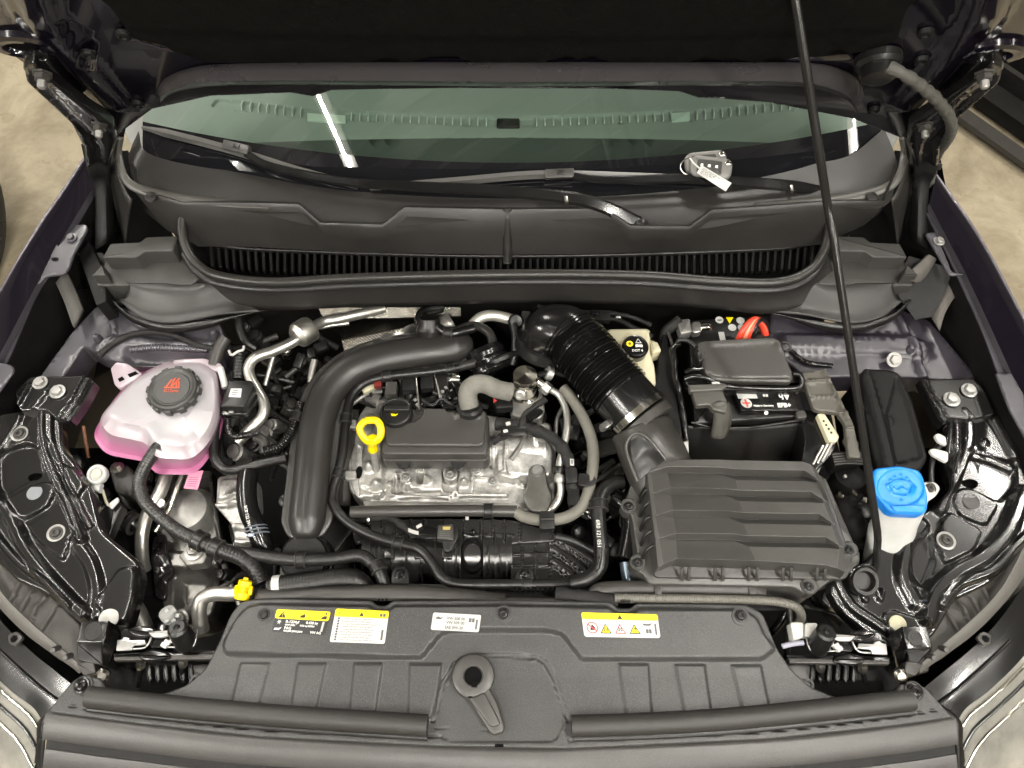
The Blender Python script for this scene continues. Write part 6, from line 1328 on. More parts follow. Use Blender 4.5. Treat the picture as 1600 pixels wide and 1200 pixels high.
tube('flange', [(x, y, z-.012) for x, y, z in cl], .0425, M_cpf, cp, 36, .004, ry=.005, taper=lambda s, d: (fsc(s, d), 1), up=(0, 0, 1))
tube('rim', [(706, 520, .893), (738, 509, .893), (764, 520, .893), (769, 545, .89), (752, 563, .888), (716, 574, .886)], .0085, M_cp, cp, 14)
c = P(478, 872, .85)
for k in range(4): lathe('coupling_ring', c+Vector((0, -.006*k, -.012*k)), (0, -.25, 1), [(.040-.002*(k % 2), -.005), (.0425-.002*(k % 2), 0), (.040-.002*(k % 2), .005)], M_shiny, cp, 40)
lathe('coupling', c, (0, -.25, 1), [(.036, .014), (.038, .004), (.038, -.05), (.030, -.06)], M_dark, cp, 40)
lathe('spring_ring', P(478, 893, .835), (0, -.25, 1), [(.0405, -.003), (.043, 0), (.0405, .003)], M_pipe, cp, 44)
lathe('inlet_stub', P(672, 532, .89), (0, .6, .8), [(.022, -.02), (.022, .012), (.0245, .014), (.0245, .024), (.021, .03), (.018, .045)], M_plastic, cp, 28)
cpl = thing('rubber_coupling', 'ringed black rubber coupling under the right end of the charge air pipe', 'coupling', tuple(P(770, 570, .86)))
ca = Vector((.35, -.75, -.35)).normalized()
lathe('sleeve', P(758, 552, .875), ca, [(.034, -.01), (.038, 0), (.036, .008), (.040, .014), (.037, .022), (.041, .030), (.041, .034), (.036, .040), (.030, .042)], M_shiny, cpl, 44)
lathe('collar', P(775, 562, .865), ca, [(.044, .0), (.046, .004), (.044, .010)], M_plastic, cpl, 44)
hose('black breather hose running beside the charge air pipe and over the intake manifold', [(690, 524, .895), (704, 520, .90)][:0]+[(718, 574, .888), (660, 582, .887), (612, 587, .886), (572, 597, .884), (549, 620, .882), (541, 655, .88), (537, 700, .878), (530, 735, .875), (521, 765, .872), (522, 790, .87), (545, 817, .868), (585, 838, .866), (625, 850, .865), (655, 858, .865), (674, 878, .865), (690, 902, .865), (716, 912, .865), (780, 913, .865), (860, 913, .865), (912, 912, .865)], .0080, M_rubber, clips=((604, 588, .886, 10, -1), (703, 576, .887, 10, -2), (541, 655, .88, -1, 10), (529, 740, .875, -3, 9), (622, 849, .865, 10, 2), (823, 913, .865, 10, 0)))
for (px, py) in ((590, 884), (472, 0)):
    pass
# ================================================================== ENGINE
en = thing('engine', 'three cylinder engine with cast aluminium head and black rocker cover', 'engine', (P(700, 740, .8).x, P(700, 740, .8).y, .45))
ef = lambda x, y: .825
hf = [
 ('poly', [(568, 700), (600, 640), (612, 640), (598, 700), (600, 775), (560, 782)], .012, .006), ('poly', [(772, 690), (852, 684), (866, 704), (866, 748), (840, 752), (775, 746)], .020, .012, .012),
 ('poly', [(615, 745), (640, 745), (640, 766), (690, 768), (690, 776), (612, 774)], -.010, .004), ('poly', [(692, 735), (716, 735), (716, 770), (692, 770)], -.014, .004), ('poly', [(652, 735), (664, 735), (664, 758), (652, 758)], -.012, .003),
 ('poly', [(740, 760), (780, 760), (780, 768), (740, 768)], -.004, .002), ('poly', [(605, 752), (612, 752), (612, 756), (605, 756)], .004, .002),
 ('line', [(612, 775), (660, 778), (700, 776), (712, 768), (722, 774), (792, 774)], .008, .0022, .002), ('line', [(738, 747), (786, 747)], .006, .0015, .002), ('line', [(618, 740), (618, 765), (630, 772)], .008, .002, .003), ('line', [(790, 700), (790, 745), (806, 754), (820, 760)], .006, .0018, .002),
 ('dome', (634, 752), .012, .012), ('dome', (664, 746), .016, .012), ('dome', (704, 742), .010, .012), ('dome', (745, 735), .010, .011), ('dome', (578, 733), .010, .014), ('dome', (725, 752), .012, .010), ('dome', (590, 760), .010, .014),
 ('line', [(556, 700), (548, 735), (552, 772)], .010, .004, .005), ('line', [(600, 770), (588, 775), (572, 770)], -.006, .002, .003), ('line', [(740, 730), (738, 765)], .008, .0022, .003), ('line', [(770, 700), (768, 730)], -.006, .002, .003)]
hf = [tuple([t[0], t[1], t[2]*1.5]+list(t[3:])) for t in hf]
sheet('cylinder_head', [(560, 650), (572, 632), (600, 630), (700, 640), (860, 660), (868, 690), (868, 780), (850, 792), (572, 788), (560, 782), (547, 768), (545, 720), (550, 690)], ef, hf, M_alu, en, res=.0036, edge_r=.004, skirt=.05, sharp=40, jit=.0008)
block('gasket_rail', [(566, 782), (836, 786), (836, 797), (570, 795)], .832, .03, M_alud, en, bev=.002)
tube('cam_housing', [(766, 705, .828), (800, 706, .83), (852, 708, .83)], .028, M_alu, en, 30, .01)
for x in (772, 792, 850): lathe('housing_ring', P(x, 706, .83), (1, 0, 0), [(.029, -.003), (.0315, -.002), (.0315, .002), (.029, .003)], M_alu, en, 36)
block('casting_pad', [(782, 720), (815, 720), (812, 745), (800, 748), (782, 742)], .852, .02, M_alu, en, bev=.002)
text(en, '04E', P(790, 733, .8526), (1, 0, 0), (0, 1, 0), .011, M_alud); text(en, '103', P(745, 764, .823), (1, 0, 0), (0, 1, 0), .010, M_alud)
for (x, y, z, r) in ((846, 682, .862, .0075), (598, 637, .85, .007), (745, 735, .84, .007), (704, 742, .838, .008), (578, 733, .838, .0065), (840, 735, .862, .0095), (634, 746, .838, .006), (770, 752, .832, .006)):
    if (x, y) == (840, 735): continue
    lathe('bolt_boss', P(x, y, z-.014), (0, 0, 1), [(r*1.7, -.01), (r*1.5, .012), (0, .012)], M_alu, en, 20); screw(en, x, y, z, r, 'torx', M_zinc, 'bolt')
tube('stud_post', [(836, 735, .83), (838, 700, .85), (837, 684, .856)], .008, M_alu, en, 12)
block('lifting_bracket', [(826, 733), (832, 726), (848, 726), (853, 733), (856, 760), (864, 775), (858, 800), (828, 800), (816, 775), (824, 758)], .858, .008, mat('bracket_grey', (.15, .145, .13), .35, metal=.6, var=.2, rvar=.08), en, bev=.003, rc=.008)
lathe('bolt', P(840, 736, .858), (0, 0, 1), [(.0105, 0), (.0105, .004), (.009, .006), (0, .006)], M_zinc, en, 24); box('bolt_slot', P(840, 736, .8645), (.013, .002, .0008), M_alud, en, (0, 0, .6), 0)
block('end_plate', [(548, 712), (556, 690), (566, 700), (566, 780), (556, 775), (547, 755)], .842, .03, M_alu, en, bev=.003, rc=.008); lathe('end_hole', P(561, 738, .843), (0, 0, 1), [(.006, 0), (0, .0003)], M_void, en, 16, squash=2)
block('valley', [(560, 590), (780, 590), (800, 650), (560, 650)], .80, .2, M_dark, en)
block('engine_block', [(450, 800), (900, 800), (920, 905), (440, 905)], .70, .25, M_dark, en)
# rocker cover
rk = thing('engine_cover', 'small dark grey box cover on top of the engine with a rubber elbow', 'engine cover', tuple(P(680, 690, .89)))
M_rk = mat('cover_grey_plastic', (.036, .034, .031), .42, bump=.15, bscale=300, rvar=.05, var=.08)
sheet('top', [(600, 662), (606, 655), (640, 660), (658, 650), (662, 637), (696, 637), (697, 642), (720, 643), (722, 638), (758, 641), (760, 650), (757, 692), (750, 697), (606, 696), (601, 688)], lambda x, y: .905, [('line', [(712, 649), (728, 644), (746, 649), (730, 651)], .005, .003, .003)], M_rk, rk, res=.008, edge_r=.004, rc=.004, skirt=.010, sharp=45)
block('body', [(600, 668), (606, 655), (700, 640), (760, 642), (763, 700), (759, 710), (600, 710), (596, 704)], .898, .03, M_rk, rk, bev=.004, rc=.005, flare=.001)
block('lower_skirt', [(598, 675), (700, 645), (764, 650), (765, 712), (760, 720), (600, 720), (596, 714)], .878, .035, M_rk, rk, bev=.002, rc=.005)
for x in (630, 716):
    lathe('lug', P(x, 722, .874), (0, -.2, 1), [(.009, -.045), (.011, -.02), (.012, -.001), (.011, 0), (0, 0)], M_plastic, rk, 24)
lathe('elbow_socket', P(734, 640, .902), (0, .25, 1), [(.024, 0), (.022, .007), (.017, .010), (.016, .018)], M_plastic, rk, 30)
oc = thing('oil_filler_cap', 'round black oil filler cap with a grip bar and a yellow oil can mark', 'oil cap', tuple(P(620, 645, .9)))
cc = P(620, 648, .900)
lathe('cap', cc, (0, 0, 1), [(.0285, -.02), (.0285, .010), (.0265, .0135), (.024, .0145), (.0225, .013), (0, .013)], M_plastic, oc, 48)
block('grip', [(600, 632), (641, 632), (641, 641), (600, 641)], .924, .012, M_plastic, oc, bev=.003, rc=.003)
flat(oc, 'oil_can_mark', [P(613, 640.5, .9135)+Vector((dx*.0012, dy*.0012-.012, 0)) for dx, dy in ((0, 0), (5, 0), (9, 3.5), (8, 4), (5, 2.2), (4, 3.5), (1, 3.5), (0, 4), (-1.5, 3.5))], M_inky, .0003)
ds = thing('dipstick', 'yellow oil dipstick handle with an oblong ring', 'dipstick', tuple(P(579, 690, .87)))
ringp = [P(x, y, z) for x, y, z in ((571, 657, .925), (588, 657, .926), (595, 668, .922), (594, 682, .915), (586, 690, .908), (576, 690, .908), (567, 682, .914), (562, 668, .921))]
sweep('ring', ringp+[ringp[0]], circ(.0064, 14, .0052), M_yellow, ds, .003)
lathe('stem', P(583, 702, .885), P(582, 688, .910)-P(583, 702, .885), [(.0085, -.002), (.009, .004), (.0078, .008), (.0078, .016), (.011, .028)], M_yellow, ds, 24)
tube('guide_tube', [(584, 704, .884), (586, 718, .865), (588, 735, .84)], .0065, M_alud, ds, 14)
hose('weathered grey rubber elbow rising from the engine cover', [(734, 636, .915), (731, 622, .925), (733, 608, .930), (745, 600, .930), (760, 601, .925), (776, 608, .915), (798, 613, .905)], .0165, M_hoselight)
# high-pressure pump and its pipe
hpu = thing('fuel_pump', 'polished metal fuel pump with a hexagon fitting behind the engine cover', 'fuel pump', tuple(P(820, 600, .9)))
lathe('body', P(820, 607, .880), (0, .12, 1), [(.026, -.03), (.026, -.012), (.0215, -.010), (.0215, .022), (.020, .024), (.020, .028), (.0235, .030), (.0235, .036), (.021, .041), (0, .043)], M_chrome, hpu, 44)
lathe('port', P(813, 605, .90)+Vector((0, -.012, 0)), (-.1, -.8, .5), [(.010, 0), (.010, .008), (.007, .010), (.007, .006), (0, .006)], M_alu, hpu, 20)
d = P(862, 612, .895)-P(838, 592, .905); lathe('fitting', P(838, 594, .903), d, [(.007, -.002), (.007, .014)], M_steel, hpu, 20); lathe('fitting_nut', P(848, 602, .90), d, [(.011, 0), (.0115, .003), (.0115, .014), (.009, .017)], M_zinc, hpu, 6)
block('flange', [(795, 612), (846, 605), (852, 640), (845, 655), (800, 650)], .868, .04, M_alud, hpu, bev=.004, rc=.008); screw(hpu, 797, 611, .882, .008, 'torx', M_zinc, 'bolt'); lathe('bolt_post', P(797, 611, .866), (0, 0, 1), [(.010, 0), (.010, .014), (0, .014)], M_alu, hpu, 20)
lathe('clip_ring', P(858, 583, .905), (-.9, .1, .4), [(.011, -.006), (.0125, -.005), (.0125, .005), (.011, .006)], M_alu, hpu, 24); tube('side_port', [(838, 587, .90), (850, 584, .905), (868, 582, .905), (880, 586, .90)], .0055, M_dark, hpu, 12)
hp_ = thing('fuel_pipe', 'bare pale metal fuel pipe bending down right of the engine', 'pipe', tuple(P(880, 660, .88)))
tube('pipe', [(860, 608, .895), (874, 618, .893), (884, 640, .89), (886, 668, .887), (880, 700, .883), (874, 725, .878), (873, 745, .875), (876, 762, .872), (873, 780, .868), (862, 796, .862), (850, 808, .85)], .0062, M_pipe, hp_, 14, .004)
for (x, y, z) in ((873, 735, .877), (874, 748, .875)): lathe('pipe_nut', P(x, y, z), (0, -.97, -.2), [(.0085, -.006), (.0095, -.003), (.0095, .003), (.0085, .006)], M_plastic if y < 740 else M_alud, hp_, 18)
# grey heater hose
hh = hose('pale grey foam covered hose sweeping down right of the engine', [(880, 606, .90), (893, 622, .90), (910, 650, .898), (924, 685, .895), (927, 722, .89), (920, 765, .885), (910, 790, .88), (890, 806, .875), (866, 812, .872), (840, 812, .87), (818, 807, .868), (806, 799, .868)], .0098, mat('pale_hose', (.115, .110, .092), .62, bump=.3, bscale=200, var=.12))
block('holder', [(843, 798), (866, 798), (867, 826), (843, 826)], .884, .02, M_plastic, hh, bev=.001); box('holder_lip', P(855, 811, .886), (.022, .003, .003), M_plasticg, hh)
block('holder', [(904, 738), (928, 742), (934, 752), (922, 762), (902, 757)], .896, .02, M_plastic, hh, bev=.002)
cx_ = hose('straight satin black coolant pipe along the front of the cylinder head', [(548, 800, .868), (600, 799, .868), (700, 798, .868), (760, 798, .868), (808, 799, .868)], .0098, mat('satin_pipe', (.034, .032, .029), .33, rvar=.05), clips=((763, 798, .868, 10, 0),))
hose('black rubber hose with white print running down left of the air filter box', [(972, 752, .88), (958, 754, .885), (942, 768, .888), (935, 790, .888), (937, 830, .885), (940, 862, .882), (936, 888, .878), (918, 904, .873), (892, 912, .868)], .0120, M_rubber, clips=((936, 790, .888, 0, 10),))
text(bpy.data.objects['hose'], '6R0 121 051', P(934, 812, .900), (0, -1, 0), (1, 0, 0), .009, M_inkw)
hose('dark shiny connector hose against the left side of the air filter box', [(958, 778, .86), (975, 790, .862), (984, 815, .86), (980, 850, .855), (975, 872, .85)], .014, M_shiny)
hose('blue grey metal hose end below the dark connector hose', [(978, 878, .85), (981, 898, .845), (985, 918, .84)], .011, mat('bluish_steel', (.16, .20, .24), .3, metal=.7))
# wiring loom
wl = thing('wiring_loom', 'black cloth taped wiring loom with plugs right of the engine cover', 'wiring loom', tuple(P(860, 690, .88)))
tube('loom', [(775, 662, .885), (805, 665, .89), (835, 672, .89), (862, 684, .888), (880, 702, .885), (890, 728, .88), (895, 760, .875), (897, 800, .865)], .0105, M_tape, wl, 14, .003, wob=.10)
tube('branch', [(815, 668, .895), (820, 650, .902), (835, 636, .905), (852, 624, .905)], .006, M_tape, wl, 12, .003, wob=.1); tube('branch', [(770, 690, .88), (785, 682, .89), (800, 676, .895)], .007, M_tape, wl, 12, .003, wob=.1)
box('plug', P(835, 648, .905), (.030, .013, .012), M_shiny, wl, (0, 0, .7)); box('plug', P(806, 674, .90), (.034, .012, .012), M_plastic, wl, (0, 0, .05)); box('plug', P(789, 676, .90), (.015, .014, .013), M_dark, wl)
for (x, y) in ((794, 662), (790, 674)): box('white_plug_tab', P(x, y, .905), (.008, .006, .004), M_white, wl, (0, 0, .3), .001)
tube('yellow_wire', [(783, 677, .90), (789, 673, .904), (793, 671, .904)], .0012, M_yellow, wl, 6)
for k in range(5): box('band', P(892+.8*k, 722+.1*k, .892), (.0008, .012, .003), M_papers, wl) if k % 2 == 0 else None
box('plug', P(893, 745, .885), (.020, .026, .014), M_plastic, wl, (0, 0, .1)); box('plug', P(897, 778, .878), (.018, .030, .014), M_dark, wl)
block('red_plug', [(770, 622), (800, 618), (802, 636), (774, 638)], .885, .02, M_dark, wl); flat(wl, 'red_mark', [P(771, 622, .8855), P(777, 626, .8855), P(771, 630, .8855)], M_inkr, .0004)

# ================================================================== INTAKE MANIFOLD
im = thing('intake_manifold', 'glossy black ribbed plastic intake manifold across the engine front', 'intake manifold', tuple(P(740, 860, .8)))
M_man = mat('manifold_plastic', (.020, .0195, .0185), .22, spec=.6, rvar=.06)
tube('barrel', [(572, 870, .785), (660, 868, .785), (800, 866, .785)], .048, M_man, im, 44, .02)
for x in (585, 600, 620, 638, 664, 684, 700, 722, 758, 775, 792): lathe('rib', P(x, 868, .785), (1, 0, 0), [(.0485, -.0018), (.0545, -.0014), (.0545, .0014), (.0485, .0018)], M_man, im, 40)
sheet('runners', [(796, 834), (862, 832), (905, 848), (944, 878), (940, 905), (900, 912), (798, 912)], lambda x, y: .835-.9*max(0, x-.09)**1.6-.15*abs(y-.12)*1.0, [('line', [(816, 836), (816, 910)], .006, .0013, .0015), ('line', [(837, 836), (837, 910)], .006, .0013, .0015), ('line', [(859, 838), (860, 910)], .006, .0013, .0015),
   ('line', [(798, 848), (860, 848), (900, 868), (938, 898)], .006, .0013, .0015), ('line', [(798, 866), (862, 866), (892, 882), (918, 908)], .006, .0013, .0015), ('line', [(798, 884), (860, 884), (885, 900), (900, 912)], .006, .0013, .0015),
   ('line', [(862, 838), (905, 860), (942, 888)], .012, .005, .006), ('line', [(866, 857), (900, 880), (925, 905)], .008, .005, .006), ('line', [(866, 876), (888, 893), (905, 910)], .007, .004, .006)], M_man, im, res=.0033, skirt=.05, edge_r=.004, sharp=70)
tube('flange_arm', [(868, 838, .845), (895, 845, .843), (925, 860, .84), (942, 872, .838)], .007, M_plastic, im, 10); sheet('upper_deck', [(578, 812), (700, 810), (800, 812), (868, 832), (868, 846), (800, 850), (700, 852), (580, 852)], lambda x, y: .828, [('line', [(x, 810), (x, 852)], .006, .0015, .002) for x in (598, 620, 642, 664, 726, 752, 770, 788, 812)]+[('line', [(580, 838), (800, 836)], .005, .0015, .002)], M_man, im, res=.0035, edge_r=.003, skirt=.02)
for x in (586, 612, 634, 658, 712, 764, 782): tube('ridge', [(x, 852, .836), (x, 868, .8365), (x, 884, .828), (x, 900, .806)], .0016, M_man, im, 8)
for x in (600, 646, 690): block('rib_box', [(x, 856), (x+16, 856), (x+16, 872), (x, 872)], .8385, .01, M_man, im, bev=.0015, rc=.002)
lathe('oval_hole', P(738, 867, .835), (0, -.15, 1), [(.022, -.02), (.0205, .000), (.0175, .003), (.014, -.002), (.013, -.02), (0, -.02)], M_shiny, im, 32, squash=1.35)
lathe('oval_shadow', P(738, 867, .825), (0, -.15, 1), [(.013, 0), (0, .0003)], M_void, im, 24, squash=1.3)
lathe('small_boss', P(739, 832, .835), (0, 0, 1), [(.006, -.02), (.006, 0), (.004, .005), (0, .006)], M_shiny, im, 16)
for (x, y) in ((625, 899), (820, 900)):
    block('bracket', [(x-15, y+14), (x-14, y-4), (x-8, y-14), (x+8, y-14), (x+14, y-4), (x+15, y+14)], .862, .02, M_plastic, im, bev=.002, rc=.006); screw(im, x, y-2, .864, .0065, 'torx', M_shiny)
ms = thing('pressure_sensor', 'dark square sensor with printed plate and plug on the intake manifold', 'sensor', tuple(P(700, 835, .85)))
block('body', [(684, 820), (708, 818), (710, 844), (682, 842)], .872, .018, M_plasticg, ms, bev=.002, rc=.003); block('flange', [(694, 812), (706, 810), (716, 822), (716, 840), (704, 862), (694, 862), (690, 845)], .864, .010, M_plastic, ms, bev=.002)
block('plug', [(650, 828), (662, 819), (684, 823), (682, 841), (664, 842), (651, 838)], .868, .014, M_shiny, ms, bev=.002); flat(ms, 'printed_mark', [P(692, 823, .8725), P(704, 823, .8725), P(703, 828, .8725), P(692, 828, .8725)], mat('ochre_print', (.35, .27, .08), .5), .0003)
for k in range(4): box('print_line', P(696, 831+3*k, .8728), (.018, .0009, .0004), M_inkg, ms, bev=0)
tube('lead', [(552, 812, .84), (580, 810, .85), (608, 808, .855), (628, 820, .858), (640, 830, .86), (652, 834, .862)], .006, M_tape, ms, 12, .003, wob=.1)
for k in range(3): tube('white_wire', [(638, 826+2*k, .866), (646, 829+2*k, .868), (654, 831+2*k, .868)], .0010, M_white, ms, 6)
box('white_clip', P(655, 822, .872), (.010, .005, .004), M_white, ms, (0, 0, .5), .001); box('white_clip', P(730, 808, .85), (.006, .010, .004), M_white, ms, bev=.001); lathe('clip_band', P(576, 812, .85), (1, 0, 0), [(.0075, -.003), (.0085, 0), (.0075, .003)], M_steel, ms, 16)

# ================================================================== LEFT LOWER CORNER: chassis leg, engine mount, pipes
cl_ = thing('chassis_leg', 'grey painted chassis leg with a mounting bolt at the lower left', 'chassis leg', tuple(P(290, 880, .7)))
M_leg = mat('leg_paint', (.13, .125, .115), .32, metal=.5, var=.35, vscale=12, rvar=.1, bump=.15, bscale=50)
sheet('leg', [(240, 735), (330, 735), (345, 800), (350, 860), (345, 905), (330, 960), (300, 975), (180, 990), (190, 900), (215, 850)], lambda x, y: .72, [('dome', (300, 800), .03, .06), ('poly', [(262, 862), (345, 868), (345, 892), (262, 890)], .02, .012), ('line', [(335, 740), (340, 800), (350, 840)], .02, .006, .008), ('line', [(250, 760), (235, 850), (215, 950)], -.02, .012, .01), ('poly', [(280, 905), (330, 905), (318, 950), (280, 955)], -.02, .02)], M_leg, cl_, res=.012, skirt=.1, jit=.001)
lathe('dome', P(295, 800, .74), (0, 0, 1), [(.050, -.02), (.048, 0), (.038, .018), (.020, .027), (0, .03)], M_alud, cl_, 36)
block('mount_block', [(278, 868), (290, 858), (320, 852), (326, 862), (318, 880), (290, 884)], .805, .03, M_alud, cl_); lathe('mount_washer', P(303, 862, .806), (0, 0, 1), [(.016, 0), (.016, .004), (.012, .005)], M_alu, cl_, 24); lathe('mount_nut', P(303, 861, .811), (0, 0, 1), [(.0105, 0), (.0105, .008), (.009, .010)], M_zinc, cl_, 6); lathe('mount_stud', P(303, 859, .82), (0, 0, 1), [(.005, 0), (.005, .014), (0, .015)], M_steel, cl_, 14)
lathe('leg_hole', P(231, 926, .735), (0, 0, 1), [(.010, 0), (0, .0003)], M_void, cl_, 16, squash=.6)
sheet('sealer_smear', [(238, 838), (256, 832), (262, 860), (272, 900), (258, 940), (244, 935), (236, 890)], lambda x, y: .745, [('dome', (250, 870), .01, .02), ('dome', (262, 910), .012, .025)], mat('wet_black_sealer', (.015, .013, .014), .1, bump=.8, bscale=40, bdist=.004), cl_, res=.006, jit=.003)
pm_ = thing('power_mount', 'cast aluminium engine mount with raised lettering left of the charge air pipe', 'engine mount', tuple(P(370, 780, .8)))
sheet('casting', [(340, 745), (372, 738), (398, 745), (402, 800), (400, 850), (368, 855), (362, 820), (336, 790)], lambda x, y: .80, [('poly', [(345, 750), (375, 748), (378, 775), (340, 782)], .01, .006), ('dome', (372, 780), .012, .028), ('line', [(338, 790), (378, 788), (400, 792)], .012, .003, .003), ('line', [(366, 822), (400, 826)], .012, .004, .004), ('line', [(368, 846), (400, 848)], .010, .003, .003)], M_alu, pm_, res=.007, skirt=.04, jit=.0005)
text(pm_, '6C0', P(352, 758, .812), (1, .3, 0), (-.3, 1, 0), .009, M_alud); text(pm_, '>AL<', P(354, 768, .812), (1, .3, 0), (-.3, 1, 0), .009, M_alud)
hose('fat black coolant hose with white print left of the charge air pipe', [(388, 738, .87), (385, 765, .868), (388, 795, .865), (398, 820, .86), (408, 845, .85), (414, 862, .84)], .0170, M_shiny)
text(bpy.data.objects['hose'], '5C0 122 291', P(383, 790, .887), (.35, -1, 0), (1, .35, 0), .007, M_inkw)
sc_ = thing('spring_clamp', 'pale spring wire clamp round the fat black coolant hose', 'clamp', tuple(P(402, 830, .86)))
for o in (-5, 0, 6): lathe('wire', P(401+o*.4, 829+o, .858), (.25, -1, -.2), [(.0180, -.001), (.0192, 0), (.0180, .001)], mat('blue_grey_wire', (.32, .36, .42), .35, metal=.6), sc_, 30)
box('tab', P(392, 836, .875), (.012, .006, .003), mat('blue_grey_wire', (.32, .36, .42), .35), sc_)
hose('bare aluminium pipe running down beside the left bracket', [(262, 735, .80), (250, 770, .80), (232, 800, .80), (222, 835, .79), (222, 868, .77), (226, 890, .75)], .0115, M_pipe, 'pipe', 'pipe')
hose('thinner metal strut pipe between the tank and the chassis leg', [(285, 740, .79), (272, 775, .785), (262, 800, .78), (243, 830, .77)], .0055, M_steel, 'pipe', 'pipe')
lathe('pipe_eye', P(252, 788, .80), (0, 0, 1), [(.008, 0), (.008, .006), (.004, .006)], M_alu, bpy.data.objects['pipe'], 16)
hose('black pipe joint with a metal band left of the aluminium pipe', [(180, 798, .80), (200, 812, .80), (212, 820, .79)], .015, M_shiny, 'pipe', 'pipe', clips=((206, 817, .795, 8, 5),))
hose('wide grey steel tube between the left bracket and the latch', [(196, 935, .80), (212, 955, .80), (226, 985, .79)], .016, M_leg, 'pipe', 'pipe')
tg = thing('pink_label', 'pink tinted printed label hanging under the coolant tank', 'label', tuple(P(305, 752, .84)))
Qg = Quad(P(308, 732, .86), P(318, 735, .86), P(308, 765, .85), P(287, 763, .85)); Qg = Quad(P(296, 737, .86), P(318, 735, .86), P(309, 765, .85), P(287, 763, .85)); flat(tg, 'card', Qg.c, mat('pink_card', (.55, .20, .30), .5), 0, .0006)
for k in range(5): Qg.poly(tg, 'print_line', [(.15, .15+.12*k), (.8, .15+.12*k), (.8, .19+.12*k), (.15, .19+.12*k)], mat('pink_ink', (.25, .06, .12), .5), .0009)
wp = thing('hose_eyelet', 'pale ring fitting with a cream centre between the left bracket and the tank', 'fitting', tuple(P(152, 740, .88)))
lathe('ring', P(151, 741, .885), (0, -.2, 1), [(.016, -.01), (.017, .0), (.015, .003), (.012, .002), (.011, -.002), (0, -.002)], M_papers, wp, 28); lathe('centre', P(151, 740, .886), (0, -.2, 1), [(.008, 0), (.007, .002), (0, .003)], M_cream, wp, 20); block('stem', [(140, 752), (158, 752), (154, 768), (144, 764)], .875, .012, M_papers, wp, bev=.002)
tube('wire', [(160, 765, .86), (164, 778, .85), (168, 788, .85), (178, 792, .85)], .0025, M_cream, wp, 8); block('tab', [(168, 788), (184, 776), (186, 782), (174, 796)], .86, .003, M_papers, wp, bev=.001)
block('holder', [(158, 795), (182, 780), (192, 790), (170, 838), (158, 820)], .85, .02, M_plastic, wp, bev=.003)
hose('brown thin wire hanging left of the coolant tank', [(130, 665, .86), (134, 690, .84), (138, 715, .82)], .003, mat('brown_wire', (.16, .07, .035), .5), 'wire', 'wire')
gd = thing('mount_bolt_boss', 'dark casting with a pale hexagon bolt under the coolant tank', 'casting', tuple(P(185, 735, .82)))
block('casting', [(168, 728), (198, 724), (212, 745), (205, 775), (180, 770)], .82, .05, M_plasticg, gd, bev=.004, rc=.01); screw(gd, 183, 731, .832, .009, 'hex', M_steel, 'bolt', n=(0, .3, 1))
# alu pipe and yellow cap at the radiator
ap = thing('service_pipe', 'bare aluminium service pipe with a yellow star cap left of the front cover', 'pipe', tuple(P(330, 930, .86)))
tube('pipe', [(395, 925, .87), (365, 928, .87), (335, 928, .868), (316, 936, .865), (311, 955, .855), (316, 985, .83)], .0115, M_pipe, ap, 18, .004)
yc = ap
for k, (h, r) in enumerate(((0, .011), (.012, .012))): pass
d = P(384, 906, .895)-P(377, 936, .885)
ycap = lathe('cap', P(377, 936, .885), d, [(.011, 0), (.012, .003), (.012, .010), (.007, .012), (.007, .018), (.0105, .020), (.0105, .028), (.004, .030), (.004, .033), (0, .034)], M_yellow, yc, 10)
for k in range(5):
    a = 2*math.pi*k/5; box('lobe', P(380, 925, .889)+Vector((math.cos(a)*.011, .002, math.sin(a)*.009)), (.006, .014, .006), M_yellow, ycap, (0, a, 0), .0015)
# radiator hose and shroud behind the cover
hose('large black radiator hose behind the front cover left part', [(422, 920, .862), (450, 915, .865), (490, 910, .866), (530, 905, .866), (556, 908, .862), (572, 925, .85), (580, 945, .83)], .0180, M_rubber, corr=(.005, .015))
hb = thing('hose_band', 'pale metal band at the left end of the radiator hose', 'clamp', tuple(P(432, 918, .88))); lathe('band', P(434, 918, .863), (1, .15, 0), [(.019, -.006), (.0195, -.006), (.0195, .006), (.019, .006)], M_papers, hb, 30)
sh = thing('fan_shroud', 'curved black fan shroud edge right behind the front cover', 'fan shroud', tuple(P(600, 930, .86)))
patch('left_lip', [[(396, 938, .886), (440, 937, .886), (520, 938, .886), (640, 939, .886), (790, 938, .886)], [(402, 926, .884), (450, 926, .885), (520, 922, .890), (640, 920, .890), (790, 932, .882)], [(404, 920, .875), (450, 922, .878), (520, 917, .880), (640, 914, .880), (790, 928, .872)]], M_plasticg, sh, 8, 3, thick=.003)
patch('right_lip', [[(780, 938, .886), (900, 940, .886), (1040, 943, .886), (1168, 944, .886)], [(780, 932, .878), (900, 934, .878), (1040, 936, .878), (1170, 937, .878)]], M_plasticg, sh, 8, 1, thick=.003)
block('crossbar', [(380, 918), (800, 915), (1230, 925), (1230, 955), (380, 950)], .85, .05, M_dark, sh)
for k in range(14): box('vent_slot', P(800+8*k, 921, .868), (.004, .006, .010), M_void, sh, bev=0)
dt = thing('front_air_duct', 'satin black air duct lying behind the right part of the front cover', 'duct', tuple(P(1050, 925, .88)))
tube('duct', [(925, 936, .868), (932, 924, .880), (960, 919, .884), (1060, 919, .886), (1170, 921, .886), (1192, 926, .88)], .0115, M_plasticg, dt, 18, ry=.008, up=(0, 0, 1))
for x in (1028, 1175): box('duct_clip', P(x, 921, .894), (.012, .016, .004), M_plasticg, dt)
